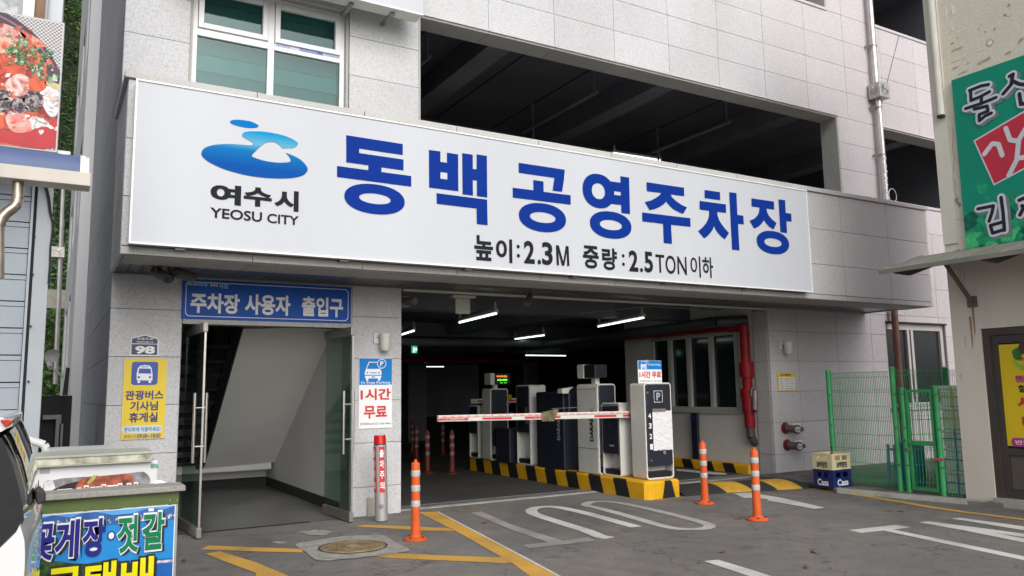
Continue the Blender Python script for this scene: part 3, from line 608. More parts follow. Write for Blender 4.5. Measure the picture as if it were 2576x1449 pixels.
isl = striped(7.05, 8.53, 7.68, 13.75, HI, 17, 'long yellow and black striped kerb island carrying the parking machines', 0, lean=.07, first=0)
o = MB().prism([Vector(p) for p in ((7.33, 8.527, .003), (7.56, 8.527, .003), (7.50, 8.527, HI-.025), (7.38, 8.527, HI-.025))], (0, .006, 0)); obj('black_band', o, kerb_b, isl)
o = MB().poly([(7.38, 8.526, HI-.0255), (7.50, 8.526, HI-.0255), (7.495, 8.553, HI+.002), (7.385, 8.553, HI+.002)]); obj('black_band', o, kerb_b, isl, fix=False)
k2 = striped(10.46, YF+.40, XW-.002, 12.9, .16, 11, 'yellow and black striped kerb along the booth wall on the right', 0, lean=.06, first=0)
# ================================================================ PARKING MACHINES
def wrap_ring(F, u0, v0, u1, v1, th, r, depth_vec):
    out = rrect(u0, v0, u1, v1, r, 6); inn = rrect(u0+th, v0+th, u1-th, v1-th, max(r-th, .012), 6)
    return MB().ring([F(*p) for p in out], [F(*p) for p in inn], depth_vec)
def machine(name, label, x0, y0, x1, y1, h, faces_x, panel_z0, backset=.0):
    """white wrap-round casing with a dark panel inside; faces_x: open side faces -X, otherwise -Y"""
    t = thing(name, label, 'parking machine', ((x0+x1)/2, (y0+y1)/2, HI))
    z0, z1 = HI, HI+h
    if faces_x:
        F = FX(x0); u0, u1 = -y1, -y0; dv = (x1-x0, 0, 0)
    else:
        F = FY(y0); u0, u1 = x0, x1; dv = (0, y1-y0, 0)
    obj('casing', wrap_ring(F, u0, z0, u1, z1, .022, .05, dv), machine_w, t, bevel=.005, smooth=True)
    dvv = Vector(dv)*.93
    obj('panel', MB().prism([F(*p, .012) for p in rrect(u0+.026, panel_z0, u1-.026, z1-.026, .03, 4)], dvv), machine_d, t, bevel=.008)
    obj('foot_cover', MB().prism([F(*p, -.02) for p in rrect(u0+.028, z0+.023, u1-.028, z0+.10, .02, 3)], dvv), black, t)
    obj('back_plate', MB().prism([F(u0+.024, z0+.10, -.16*(1 if faces_x else 1)), F(u1-.024, z0+.10, -.16), F(u1-.024, panel_z0-.005, -.16), F(u0+.024, panel_z0-.005, -.16)], Vector(dv)*.3), machine_w, t)
    return t, F, (u0, z0, u1, z1)
tk, Ft, rt = machine('ticket_machine', 'tall white machine with dark front, letter P, numbers and a taped paper sheet', 7.205, 8.69, 7.70, 9.0, 1.33, False, .42)
tq = sh(2180, 1380, 2.415)
r = rectY(8.68, tq(950, 385), tq(1033, 490)); 
for p in (((r[0], r[1]), (r[2], r[1])), ((r[2], r[1]), (r[2], r[3])), ((r[2], r[3]), (r[0], r[3])), ((r[0], r[3]), (r[0], r[1]))): stroke(Ft, p, .006, white, tk, .016)
text(Ft, 'P', (r[0]+.04, r[1]+.025, r[2]-.04, r[3]-.025), mat('grey_letter', (.33, .38, .45), .4), tk, .03, .017)
for s_, x, y0, y1 in (('4', 910, 597, 645), ('3', 915, 692, 742), ('2', 922, 792, 840), ('1', 928, 890, 940)):
    a_ = pY(8.68, tq(x-14, y0)); c_ = pY(8.68, tq(x+14, y1)); text(Ft, s_, (a_.x, c_.z, c_.x, a_.z), white, tk, .02, .017)
for x, y in ((890, 400), (928, 1047)):
    p = pY(8.675, tq(x, y)); obj('lock', MB().cyl(p, p+Vector((0, -.012, 0)), .014, n=12), steel, tk)
# taped paper sheet
random.seed(3); paper_m = mat('paper', (.66, .665, .68), .7, .06, 12, bump=.25); pm = MB(); nx, nz = 12, 24
pa, pb = pY(8.66, tq(942, 578)), pY(8.66, tq(1140, 940))
vs = [(pa.x+(pb.x-pa.x)*i/nx+random.uniform(-.004, .004), 8.672-random.uniform(0, .006), pa.z+(pb.z-pa.z)*j/nz+random.uniform(-.004, .004)) for j in range(nz+1) for i in range(nx+1)]
pm.add(vs, [(j*(nx+1)+i, j*(nx+1)+i+1, (j+1)*(nx+1)+i+1, (j+1)*(nx+1)+i) for j in range(nz) for i in range(nx)])
tag(obj('paper_sheet', pm, paper_m, None, fix=False), 'crumpled white paper sheet taped over the ticket machine front', 'paper')
tape = mat('brown_tape', (.20, .17, .13), .25, .3, 30)
for a_, c_ in (((935, 555), (1065, 580)), ((1040, 940), (1068, 985))):
    r = rectY(8.66, tq(*a_), tq(*c_)); bar2(FY(8.66), r, tape, tk, .002, 'tape')
# small free-parking board on top
def parking_board(F, r, tall, parent, Yd=.006):
    u0, v0, u1, v1 = r; W_, H_ = u1-u0, v1-v0
    bs = v0+H_*(.62 if tall else .63)
    bar2(F, (u0+.004, bs, u1-.004, v1-.004), cyan_s, parent, Yd, 'blue_field')
    def car(cu, cv, s):
        w_ = white; k = Yd+.003
        stroke(F, [(cu-.42*s, cv+.1*s), (cu-.26*s, cv+.5*s), (cu+.26*s, cv+.5*s), (cu+.42*s, cv+.1*s)], .045*s, w_, parent, k)
        patch(F, [(cu-.5*s, cv-.04*s), (cu-.42*s, cv+.12*s), (cu+.42*s, cv+.12*s), (cu+.5*s, cv-.04*s), (cu+.5*s, cv-.22*s), (cu-.5*s, cv-.22*s)], w_, parent, k)
        patch(F, [(cu-.5*s, cv-.27*s), (cu+.5*s, cv-.27*s), (cu+.46*s, cv-.42*s), (cu-.46*s, cv-.42*s)], w_, parent, k)
        for e in (-1, 1):
            bar2(F, (cu+e*.36*s-.07*s, cv-.55*s, cu+e*.36*s+.07*s, cv-.42*s), w_, parent, k)
            patch(F, ell(cu+e*.34*s, cv-.1*s, .05*s, .05*s, 10), cyan_s, parent, k+.003)
        bar2(F, (cu-.2*s, cv-.13*s, cu+.2*s, cv-.08*s), cyan_s, parent, k+.003); bar2(F, (cu-.1*s, cv-.37*s, cu+.1*s, cv-.31*s), cyan_s, parent, k+.003)
        patch(F, ell(cu+.5*s, cv+.42*s, .28*s, .28*s, 24), cyan_s, parent, k+.004)
        mb = MB().ring([F(*p, k+.006) for p in ell(cu+.5*s, cv+.42*s, .28*s, .28*s, 24)], [F(*p, k+.006) for p in ell(cu+.5*s, cv+.42*s, .24*s, .24*s, 24)]); obj('print', mb, w_, parent, fix=False)
        text(F, 'P', (cu+.41*s, cv+.27*s, cu+.6*s, cv+.57*s), w_, parent, .03, k+.006)
    if tall:
        car(u0+.42*W_, v1-.185*H_, .50*W_); text(F, '1h Free Parking', (u0+.06*W_, v1-.415*H_+.035*H_, u1-.06*W_, v1-.33*H_), white, parent, .01, Yd+.004)
        text(F, '1시간', (u0+.05*W_, v0+.40*H_, u1-.04*W_, v0+.565*H_), redv, parent, .035, Yd); text(F, '무료', (u0+.15*W_, v0+.14*H_, u1-.15*W_, v0+.32*H_), redv, parent, .035, Yd)
        text(F, '관제센터(24시간) T.681-4364', (u0+.04*W_, v0+.045*H_, u1-.04*W_, v0+.085*H_), darkgrey, parent, .0, Yd)
    else:
        car(u0+.22*W_, v1-.20*H_, .25*W_); text(F, '1h Free Parking', (u0+.40*W_, v1-.24*H_, u1-.06*W_, v1-.13*H_), white, parent, .01, Yd+.004)
        text(F, '1시간 무료', (u0+.04*W_, v0+.26*H_, u1-.04*W_, v0+.54*H_), redv, parent, .03, Yd); text(F, '관제센터(24시간) T.681-4364', (u0+.05*W_, v0+.08*H_, u1-.05*W_, v0+.17*H_), darkgrey, parent, .0, Yd)
r = rectY(8.83, tq(800, 95), tq(1032, 318)); sb = thing('parking_notice', 'small blue and white free parking board standing on top of the ticket machine', 'sign', ((r[0]+r[2])/2, 8.83, 1.57))
obj('panel', MB().box((r[0], 8.83, 1.565), (r[2], 8.845, r[3])), white, sb, bevel=.004); parking_board(FY(8.83), r, False, sb)
# barrier machine: open side to the lane
bm_, Fb, rb = machine('barrier_machine', 'low white and dark barrier machine just behind the ticket machine', 7.15, 9.19, 7.45, 9.62, 1.05, True, .56)
text(Fb, 'DARAE', (-9.42, .665, -9.32, .69), white, bm_, .01, .016)
for k in range(3):
    p = Fb(-9.40, 1.0-.03*k, .015); obj('indicator', MB().cyl(p, p+Vector((-.004, 0, 0)), .005, n=8), steel, bm_)
p = Fb(-9.42, 1.08, .012); obj('lock', MB().cyl(p, p+Vector((-.01, 0, 0)), .015, n=10), steel, bm_)
ba = thing('boom_barrier', 'long white boom barrier with red bands and pink lights lowered across the lane', 'barrier', (7.4, 9.09, 1.1))
ax0, ax1, zl0, zl1, zr0, zr1 = 4.235, 7.42, 1.122, 1.20, 1.076, 1.173
def armz(x, f): t = (x-ax0)/(ax1-ax0); lo = zl0+(zr0-zl0)*t; hi = zl1+(zr1-zl1)*t; return lo+(hi-lo)*f
obj('boom', MB().prism([(ax0, 9.07, armz(ax0, 0)), (ax1, 9.07, armz(ax1, 0)), (ax1, 9.07, armz(ax1, 1)), (ax0, 9.07, armz(ax0, 1))], (0, .05, 0)), machine_w, ba, bevel=.006)
obj('boom_channel', MB().prism([(ax0+.01, 9.066, armz(ax0, .60)), (ax1, 9.066, armz(ax1, .60)), (ax1, 9.066, armz(ax1, .66)), (ax0+.01, 9.066, armz(ax0, .66))], (0, .003, 0)), steel_d, ba)
Uq = sh(1560, 1120, 1.8583)
pink = mat('pink_lens', (.75, .25, .25), .3, emit=(1, .12, .12), es=.5)
n_ = 26
for i in range(n_):
    x = ax0+.05+(ax1-.35-ax0)*i/(n_-1); obj('light_lens', MB().box((x, 9.062, armz(x, .74)), (x+.055, 9.068, armz(x, .88))), pink, ba)
xs_ = [pY(9.066, Uq(x, 985)).x for x in (303, 528, 632, 845, 943)]
for xa, xb, tx in ((xs_[0], xs_[1], 1), (xs_[2], xs_[3], 0), (xs_[4], xs_[4]+.56, 1), (6.62-.0, 7.0, 0), (7.12, 7.42, 2)):
    obj('red_band', MB().prism([(xa, 9.064, armz(xa, .2)), (xb, 9.064, armz(xb, .2)), (xb, 9.064, armz(xb, .50)), (xa, 9.064, armz(xa, .50))], (0, .003, 0)), redv, ba)
    if tx == 1:
        xm = xa+.4*(xb-xa); text(FY(9.062), '다 래 파 크 텍', (xm, armz(xm, .26), xm+.45*(xb-xa), armz(xm, .44)), white, ba, .02, .003)
        text(FY(9.062), 'DARAE PARKTECH', (xa+.2*(xb-xa), armz(xm, .30), xa+.33*(xb-xa), armz(xm, .36)), white, ba, .0, .003)
obj('arm_hub', MB().box((7.28, 9.02, 1.06), (7.44, 9.19, 1.22)), steel_d, ba, bevel=.006)
obj('stay_wire', MB().cyl((7.3, 9.15, 1.262), (5.93, 9.10, 1.24), .004, n=5), steel_d, ba)
fo = MB(); fa = [pY(9.04, sh(1780, 1400, 2.898)(x, y)) for x, y in ((1025, 650), (1190, 610), (1218, 620), (1165, 752), (1028, 752))]; fo.prism(fa, (0, .02, 0))
tag(obj('foil_flag', fo, mat('gold_foil', (.42, .38, .22), .12, .6, 9, metal=.9), None, bevel=.004), 'shiny crinkled gold foil plate hung on the barrier arm', 'foil plate')
# plate camera tower
lp, Fl, rl = machine('plate_camera_tower', 'tall white tower with lettering and a camera head, near the ticket machine', 7.10, 9.64, 7.44, 10.17, 1.33, False, .50)
for o_ in list(lp.children): pass
F10 = FX(7.10); obj('cover_plate', MB().prism([F10(*p, .004) for p in rrect(-10.16, HI+.01, -9.66, HI+1.27, .02, 3)], (.006, 0, 0)), machine_w, lp); obj('joint', MB().box((7.092, 9.66, .61), (7.097, 10.16, .614)), blackm, lp); obj('joint', MB().box((7.092, 9.66, 1.49), (7.097, 10.16, 1.494)), blackm, lp)
def vtext(F, body, u0, z0, u1, z1, M, parent, d=.008, bold=.02): return text(F, body, (u0, z0, u1, z1), M, parent, bold, d, rot=90)
vtext(F10, 'DARAE', -9.84, .72, -9.75, 1.07, darkgrey, lp, .013, .03); vtext(F10, 'LPR', -9.80, 1.09, -9.75, 1.20, darkgrey, lp, .013, .0)
obj('head_post', MB().box((7.2, 9.82, HI+1.33), (7.28, 9.92, HI+1.42)), machine_w, lp)
obj('camera_head', MB().prism([Vector((7.1, *p)) for p in [(a_, c_) for a_, c_ in rrect(9.98, 1.655, 10.15, 1.87, .03, 4)]], (.24, 0, 0)), machine_w, lp, bevel=.006)
obj('camera_housing', MB().box((7.11, 9.70, 1.665), (7.34, 9.979, 1.862)), black, lp, bevel=.008)
# phone kiosk (dark)
ph = thing('intercom_kiosk', 'tall black intercom kiosk with white lettering behind the plate camera tower', 'parking machine', (7.2, 10.9, HI))
obj('body', MB().prism([Vector((7.06, *p)) for p in rrect(10.50, HI, 11.30, 1.46, .04, 3)], (.34, 0, 0)), machine_d, ph, bevel=.01); obj('head', MB().box((7.10, 10.40, 1.10), (7.38, 10.499, 1.53)), machine_d, ph, bevel=.02)
vtext(FX(7.06), 'DARAE', -10.68, .70, -10.60, 1.02, mat('grey_print', (.42, .43, .44), .5), ph, .006, .02); vtext(FX(7.06), 'phone', -10.66, 1.04, -10.60, 1.19, MATS['grey_print'], ph, .006, 0)
obj('visor', MB().prism([pY(10.35, tq(*p)) for p in ((80, 365), (195, 345), (150, 375), (140, 408), (78, 408))], (0, .12, 0)), machine_w, ph)
# payment machine
pyq = sh(1780, 1400, 2.898)
py, Fp, rp_ = machine('payment_machine', 'white and dark pay at exit machine with small stickers in the middle of the island', 6.90+.16, 11.5, 7.38, 11.95, 1.34, True, .78)
vtext(FY(11.5), 'DARAE', 7.26, .98, 7.32, 1.25, darkgrey, py, .006, .02); vtext(FY(11.5), 'pay at exit', 7.275, 1.28, 7.32, 1.46, darkgrey, py, .006, 0)
obj('joint', MB().box((7.07, 11.493, .94), (7.37, 11.497, .944)), blackm, py)
for a_, c_, M in (((635, 445), (688, 505), yellow_s), ((622, 535), (655, 572), mat('grey_print', (0,)*3)), ((615, 645), (710, 668), mat('light_blue_sticker', (.06, .25, .5), .4))):
    r = rectX(7.03, pyq(*a_), pyq(*c_)); bar2(FX(7.03), r, M, py, .008, 'sticker')
obj('card_unit', MB().box((6.98, 11.52, .93), (7.05, 11.72, 1.22)), black, py, bevel=.01)
# fee display + second tower, cabinet, exit barrier machine
l2, Fl2, rl2 = machine('fee_display_tower', 'white tower carrying a small red and green lit fee display', 7.0, 12.78, 7.38, 13.1, 1.29, False, .5)
obj('display_post', MB().box((7.12, 12.85, HI+1.29), (7.20, 12.93, 1.61)), machine_w, l2)
dsh = obj('display_box', MB().box((7.04, 12.76, 1.60), (7.42, 13.0, 1.81)), black, l2, bevel=.01); obj('display_cap', MB().box((7.0, 12.755, 1.598), (7.09, 13.005, 1.812)), machine_w, l2, bevel=.015)
FD = FY(12.76); text(FD, '어서오세요', (7.13, 1.735, 7.35, 1.765), mat('led_red', (.5, .05, 0), .5, emit=(1, .12, .01), es=4), l2, .02, .004); text(FD, '15:05', (7.15, 1.67, 7.35, 1.70), mat('led_green', (.05, .5, 0), .5, emit=(.15, 1, .05), es=2.5), l2, .02, .004); text(FD, '_ _', (7.2, 1.63, 7.34, 1.634), MATS['led_green'], l2, .02, .004)
vtext(FY(12.78), 'DARAE', 7.06, .82, 7.11, 1.05, darkgrey, l2, .006, .02)
cb_ = thing('equipment_cabinet', 'plain black box cabinet between the payment machine and fee display tower', 'cabinet', (7.2, 12.3, HI)); obj('body', MB().box((7.0, 12.1, HI), (7.4, 12.6, .80)), machine_d, cb_, bevel=.012); obj('lid', MB().box((6.985, 12.085, .80), (7.415, 12.615, .825)), machine_d, cb_, bevel=.006)
b2, Fb2, rb2 = machine('exit_barrier_machine', 'furthest white barrier machine at the far end of the island', 7.02, 13.3, 7.36, 13.66, .98, True, .70)
vtext(FY(13.3), 'DARAE', 7.09, .33, 7.14, .60, darkgrey, b2, .006, .02); vtext(FY(13.3), 'barrier', 7.10, .62, 7.135, .75, darkgrey, b2, .006, 0)
a2_ = thing('boom_barrier', 'short piece of the second boom barrier seen behind the foil plate', 'barrier', (8.8, 14.4, 1.1)); obj('boom', MB().box((7.45, 14.4, 1.24), (9.6, 14.45, 1.33)), machine_w, a2_); obj('red_band', MB().box((7.6, 14.394, 1.26), (9.4, 14.399, 1.30)), redv, a2_)
# slim post at the booth wall
r = rectX(10.6, q(2, 2, 1365, 215), q(2, 2, 1425, 565)); sp_ = thing('help_post', 'slim dark post with a blue round symbol standing against the booth wall', 'post', (10.55, (-r[0]-r[2])/2, .16))
obj('body', MB().box((10.54, -r[2], .165), (10.60, -r[0], r[3])), machine_d, sp_, bevel=.006)
pm_ = MB().ring([FX(10.54)(*p, .004) for p in ell((r[0]+r[2])/2-.03, r[3]-.1, .05, .05, 20)], [FX(10.54)(*p, .004) for p in ell((r[0]+r[2])/2-.03, r[3]-.1, .035, .035, 20)]); obj('symbol', pm_, blue_s, sp_, fix=False)
# ================================================================ MAIN SIGN
YS = 7.995
ms = thing('main_sign', 'very wide white sign board with big blue Korean letters and a blue wave logo', 'sign', (5.3, 8.07, 2.905))
obj('box', MB().box((.60, YS+.004, 2.905), (9.97, 8.135, 4.478)), mat('sign_box_metal', (.42, .43, .40), .5, .1, 2), ms)
obj('face', MB().box((.602, YS-.002, 2.912), (9.968, YS+.003, 4.474)), signwhite, ms)
fr_m = mat('sign_edge', (.74, .75, .76), .35, .03)
obj('frame', MB().ring([Vector(p) for p in ((.592, YS-.014, 2.897), (9.978, YS-.014, 2.897), (9.978, YS-.014, 4.486), (.592, YS-.014, 4.486))], [Vector(p) for p in ((.610, YS-.014, 2.915), (9.960, YS-.014, 2.915), (9.960, YS-.014, 4.468), (.610, YS-.014, 4.468))], (0, .035, 0)), fr_m, ms)
for x in (1.0, 2.62, 4.1, 5.6, 7.1, 8.6): obj('bracket', MB().box((x, 8.04, 2.88), (x+.09, CF-.001, 2.904)), steel_d, ms)
for x in (2.87, 5.25, 7.6):
    obj('face_joint', MB().box((x, YS-.0035, 2.92), (x+.003, YS-.0022, 4.465)), mat('joint_grey', (.55, .56, .58), .5), ms)
FS = FY(YS-.002)
def P2(p): v = pY(YS-.004, p); return (v.x, v.z)
Z2 = sh(1300, 500, 3.45); Z3 = sh(1980, 620, 4.025); Z4 = sh(2500, 680, 3.8136); Z1 = sh(760, 440, 3.018); Z5 = sh(1840, 900, 4.954); Z6 = sh(2260, 940, 4.441)
def glyph(Z, shapes, M=navy, ordn=0):
    """one letter: polygons and rings traced onto the sign plane"""
    mb = MB(); d = .006; k = 0
    for s_ in shapes:
        k += 1; dd = d+k*.0002
        if s_[0] == 'r':
            _, l, r, t, b_, il, ir, it, ib = s_; cx, cy = (l+r)/2, (t+b_)/2; ic = (il+ir)/2
            L_ = P2(Z(l, cy))[0]; R_ = P2(Z(r, cy))[0]; T_ = P2(Z(cx, t))[1]; B_ = P2(Z(cx, b_))[1]
            iL = P2(Z(il, cy))[0]; iR = P2(Z(ir, cy))[0]; iT = P2(Z(ic, it))[1]; iB = P2(Z(ic, ib))[1]
            mb.ring([FS(*p, dd) for p in ell((L_+R_)/2, (T_+B_)/2, (R_-L_)/2, (T_-B_)/2, 40, 2.15)], [FS(*p, dd) for p in ell((iL+iR)/2, (iT+iB)/2, (iR-iL)/2, (iT-iB)/2, 40, 2.1)])
        else: mb.poly([FS(*P2(Z(*p)), dd) for p in s_])
    return obj('letter', mb, M, ms, fix=False)
glyph(Z2, [[(217, 112), (985, 232), (985, 380), (393, 292), (393, 355), (995, 443), (995, 590), (695, 547), (695, 612), (1100, 667), (1100, 810), (92, 678), (92, 530), (518, 588), (518, 520), (217, 478)], ('r', 190, 1012, 778, 1183, 392, 822, 904, 1046)])
glyph(Z2, [[(1340, 312), (1496, 333), (1496, 474), (1585, 487), (1585, 350), (1737, 373), (1740, 873), (1343, 822)], [(1792, 356), (1935, 377), (1935, 570), (1988, 577), (1988, 373), (2127, 393), (2132, 957), (1992, 938), (1990, 727), (1936, 720), (1938, 932), (1797, 914)], [(1443, 900), (2130, 988), (2137, 1334), (1992, 1318), (1987, 1107), (1446, 1043)]])
sqh = [Z2(*p) for p in ((1496, 615), (1588, 627), (1588, 715), (1496, 703))]; patch(FS, [P2(p) for p in sqh], signwhite, ms, .0075, 'letter_counter')
glyph(Z3, [[(247, 85), (980, 195), (965, 360), (936, 546), (787, 525), (815, 323), (250, 242)], [(480, 358), (641, 381), (644, 545), (1071, 600), (1074, 748), (157, 635), (154, 480), (482, 521)], ('r', 252, 998, 727, 1180, 428, 831, 868, 1036)])
glyph(Z3, [('r', 1262, 1762, 263, 803, 1408, 1615, 409, 660), [(1680, 375), (1863, 402), (1860, 298), (1998, 318), (2013, 896), (1877, 880), (1872, 753), (1700, 733), (1730, 690), (1755, 592), (1868, 606), (1867, 546), (1753, 531), (1745, 470)], ('r', 1378, 2034, 857, 1285, 1535, 1884, 991, 1151)])
glyph(Z5, [[(1725, 322), (1782, 328), (1868, 640), (1920, 340), (1972, 345), (1990, 733), (1945, 731), (1935, 470), (1890, 725), (1842, 722), (1775, 465), (1787, 718), (1742, 714)]], darkgrey)
glyph(Z4, [[(172, 143), (735, 226), (738, 353), (532, 326), (560, 375), (620, 430), (700, 485), (780, 522), (720, 622), (640, 585), (570, 545), (510, 490), (466, 432), (430, 475), (370, 515), (300, 545), (217, 563), (146, 440), (240, 418), (320, 375), (370, 335), (392, 305), (177, 277)], [(105, 597), (830, 684), (834, 812), (540, 782), (554, 1068), (431, 1055), (420, 767), (110, 731)]])
glyph(Z4, [[(1043, 260), (1275, 292), (1279, 413), (1047, 382)], [(966, 423), (1362, 476), (1367, 603), (1233, 587), (1240, 650), (1262, 710), (1300, 775), (1350, 840), (1411, 908), (1348, 1000), (1290, 955), (1240, 900), (1207, 850), (1187, 800), (1165, 855), (1130, 905), (1090, 950), (1039, 987), (947, 879), (1010, 825), (1065, 760), (1100, 690), (1110, 635), (1111, 572), (972, 553)], [(1413, 292), (1521, 307), (1536, 633), (1625, 646), (1632, 777), (1546, 768), (1567, 1167), (1457, 1155)]])
glyph(Z4, [[(1747, 385), (2084, 434), (2089, 555), (1974, 540), (1980, 585), (2005, 640), (2050, 695), (2125, 757), (2081, 853), (2020, 815), (1975, 770), (1935, 712), (1905, 760), (1860, 805), (1790, 842), (1719, 722), (1790, 690), (1840, 640), (1862, 590), (1869, 523), (1750, 507)], [(2153, 400), (2253, 414), (2262, 604), (2344, 616), (2350, 736), (2272, 726), (2283, 908), (2184, 895)], ('r', 1827, 2311, 877, 1222, 1941, 2200, 986, 1114)])
def T_(Z, body, tl, br, bold, M=darkgrey):
    a_ = P2(Z(*tl)); c_ = P2(Z(*br)); return text(FS, body, (a_[0], c_[1], c_[0], a_[1]), M, ms, bold, .006, name='letter')
for body, tl, br, bo in (('높', (132, 120), (503, 640), .03), ('이', (553, 185), (878, 676), .03), (':', (958, 312), (1025, 570), .012), ('2', (1098, 230), (1315, 693), .03), ('.', (1366, 603), (1437, 703), .01), ('3', (1450, 256), (1668, 722), .03)): T_(Z5, body, tl, br, bo)
for body, tl, br, bo in (('중', (150, 110), (437, 531), .03), ('량', (483, 152), (757, 560), .03), (':', (833, 267), (888, 478), .012), ('2', (952, 198), (1125, 581), .03), ('.', (1150, 510), (1207, 586), .01), ('5', (1222, 220), (1385, 598), .03), ('T', (1420, 272), (1587, 601), .01), ('O', (1593, 285), (1783, 623), .01), ('N', (1800, 307), (1975, 635), .01), ('이', (2028, 294), (2220, 678), .01), ('하', (2235, 312), (2440, 690), .018)): T_(Z6, body, tl, br, bo)
for body, tl, br, bo in (('여', (210, 845), (567, 1118), .045), ('수', (605, 882), (932, 1143), .045), ('시', (967, 917), (1252, 1191), .045), ('YEOSU', (205, 1135), (818, 1312), .02), ('CITY', (882, 1207), (1255, 1353), .02)): T_(Z1, body, tl, br, bo)
# wave logo, printed with a vertical cyan to blue gradient
lg = bpy.data.materials.new('logo_gradient'); lg.use_nodes = True; N = lg.node_tree.nodes; L = lg.node_tree.links
g = N.new('ShaderNodeNewGeometry'); sx = N.new('ShaderNodeSeparateXYZ'); L.new(g.outputs['Position'], sx.inputs[0])
gu = N.new('ShaderNodeMath'); gu.operation = 'MULTIPLY_ADD'; gu.inputs[1].default_value = .0; L.new(sx.outputs[0], gu.inputs[0]); L.new(sx.outputs[2], gu.inputs[2])
zt = P2(Z1(900, 240))[1]; zb = P2(Z1(800, 780))[1]
mr = N.new('ShaderNodeMapRange'); mr.inputs[1].default_value = zt; mr.inputs[2].default_value = zb; L.new(gu.outputs[0], mr.inputs[0])
r_ = N.new('ShaderNodeValToRGB'); e = r_.color_ramp.elements; e[0].position = .05; e[0].color = (.006, .25, .52, 1); e[1].position = .8; e[1].color = (.003, .075, .33, 1)
k = e.new(.30); k.color = (.11, .37, .51, 1); k = e.new(.46); k.color = (.005, .155, .41, 1); L.new(mr.outputs[0], r_.inputs[0]); L.new(r_.outputs[0], N['Principled BSDF'].inputs['Base Color']); N['Principled BSDF'].inputs['Roughness'].default_value = .5; N['Principled BSDF'].inputs['Specular IOR Level'].default_value = .05
def smooth_path(pts, n=4):
    out = []; m_ = len(pts)
    for i in range(m_):
        p0, p1, p2, p3 = pts[i-1], pts[i], pts[(i+1) % m_], pts[(i+2) % m_]
        for j in range(n):
            t = j/n; out.append(tuple(.5*((2*p1[a])+(-p0[a]+p2[a])*t+(2*p0[a]-5*p1[a]+4*p2[a]-p3[a])*t*t+(-p0[a]+3*p1[a]-3*p2[a]+p3[a])*t**3) for a in (0, 1)))
    return out
wave = [(98, 505), (125, 442), (195, 408), (300, 388), (430, 383), (560, 390), (680, 399), (710, 388), (700, 358), (640, 325), (592, 298), (583, 272), (610, 245), (680, 233), (800, 235), (930, 250), (1080, 285), (1180, 325), (1235, 362), (1245, 390), (1200, 425), (1120, 433), (1060, 432), (1020, 390), (970, 362), (915, 357), (860, 370), (800, 412), (740, 470), (698, 525), (760, 557), (880, 590), (1000, 604), (1100, 603), (1157, 590), (1148, 545), (1105, 490), (1180, 518), (1270, 565), (1335, 628), (1362, 680), (1345, 725), (1290, 762), (1180, 787), (1000, 793), (800, 779), (600, 747), (400, 692), (250, 630), (150, 570)]
patch(FS, [P2(Z1(*p)) for p in smooth_path(wave, 3)], lg, ms, .006, 'logo')
patch(FS, [P2(Z1(*p)) for p in smooth_path([(438, 118), (480, 98), (560, 97), (680, 115), (760, 150), (779, 172), (740, 190), (650, 190), (540, 170), (465, 145)], 4)], mat('logo_blue', (.003, .15, .46), .6, spec=.05), ms, .006, 'logo')
# upper white light box sign (only its lower corner shows)
us = thing('upper_sign', 'bottom corner of a white light box sign above the window', 'sign', (2.5, 9.1, 6.3))
a_ = pY(9.0, q(1, 0, 1260, 115)); obj('box', MB().box((1.0, 9.0, a_.z), (a_.x, 9.24, 7.6)), mat('sign_box_metal2', (.62, .66, .60), .45, .05), us, bevel=.004)
obj('face', MB().box((1.01, 8.992, a_.z+.012), (a_.x-.012, 8.999, 7.59)), signwhite, us)
obj('frame', MB().box((1.0, 8.985, a_.z-.01), (a_.x, 9.0, a_.z+.012)), fr_m, us)
for x in (2.0, 3.05, 3.6): obj('bracket', MB().box((x, 9.1, a_.z-.03), (x+.05, YF, a_.z-.004)), steel_d, us)
# ================================================================ ENTRANCE
es = thing('entrance_sign', 'wide blue sign with white Korean letters above the glass doors', 'sign', (2.25, YF-.02, 2.36))
YE = YF-.03; re = (1.268, 2.345, 3.226, 2.80); obj('panel', MB().box((re[0], YE, re[1]), (re[2], YF-.003, re[3])), blue_s, es, bevel=.003); FE = FY(YE)
o_ = rrect(re[0]+.035, re[1]+.03, re[2]-.035, re[3]-.03, .05); i_ = rrect(re[0]+.043, re[1]+.038, re[2]-.043, re[3]-.038, .045)
obj('border', MB().ring([FE(*p, .004) for p in o_], [FE(*p, .004) for p in i_]), white, es, fix=False)
for body, tl, br in (('주차장', q(0, 1, 1440, 757), q(0, 1, 1806, 922)), ('사용자', q(0, 1, 1850, 768), q(1, 1, 258, 935)), ('출입구', q(1, 1, 346, 787), q(1, 1, 656, 947))): text(FE, body, rectY(YE, tl, br), white, es, .035, .004)
text(FE, '아름다운', rectY(YE, q(0, 1, 1405, 683), q(0, 1, 1488, 707)), white, es, .02, .004); text(FE, '여수', rectY(YE, q(0, 1, 1490, 680), q(0, 1, 1570, 718)), mat('pale_blue_print', (.25, .6, .85), .4), es, .03, .004)
text(FE, '행복한', rectY(YE, q(0, 1, 1585, 690), q(0, 1, 1645, 716)), white, es, .02, .004); text(FE, '시민', rectY(YE, q(0, 1, 1650, 686), q(0, 1, 1722, 730)), MATS['pale_blue_print'], es, .03, .004)
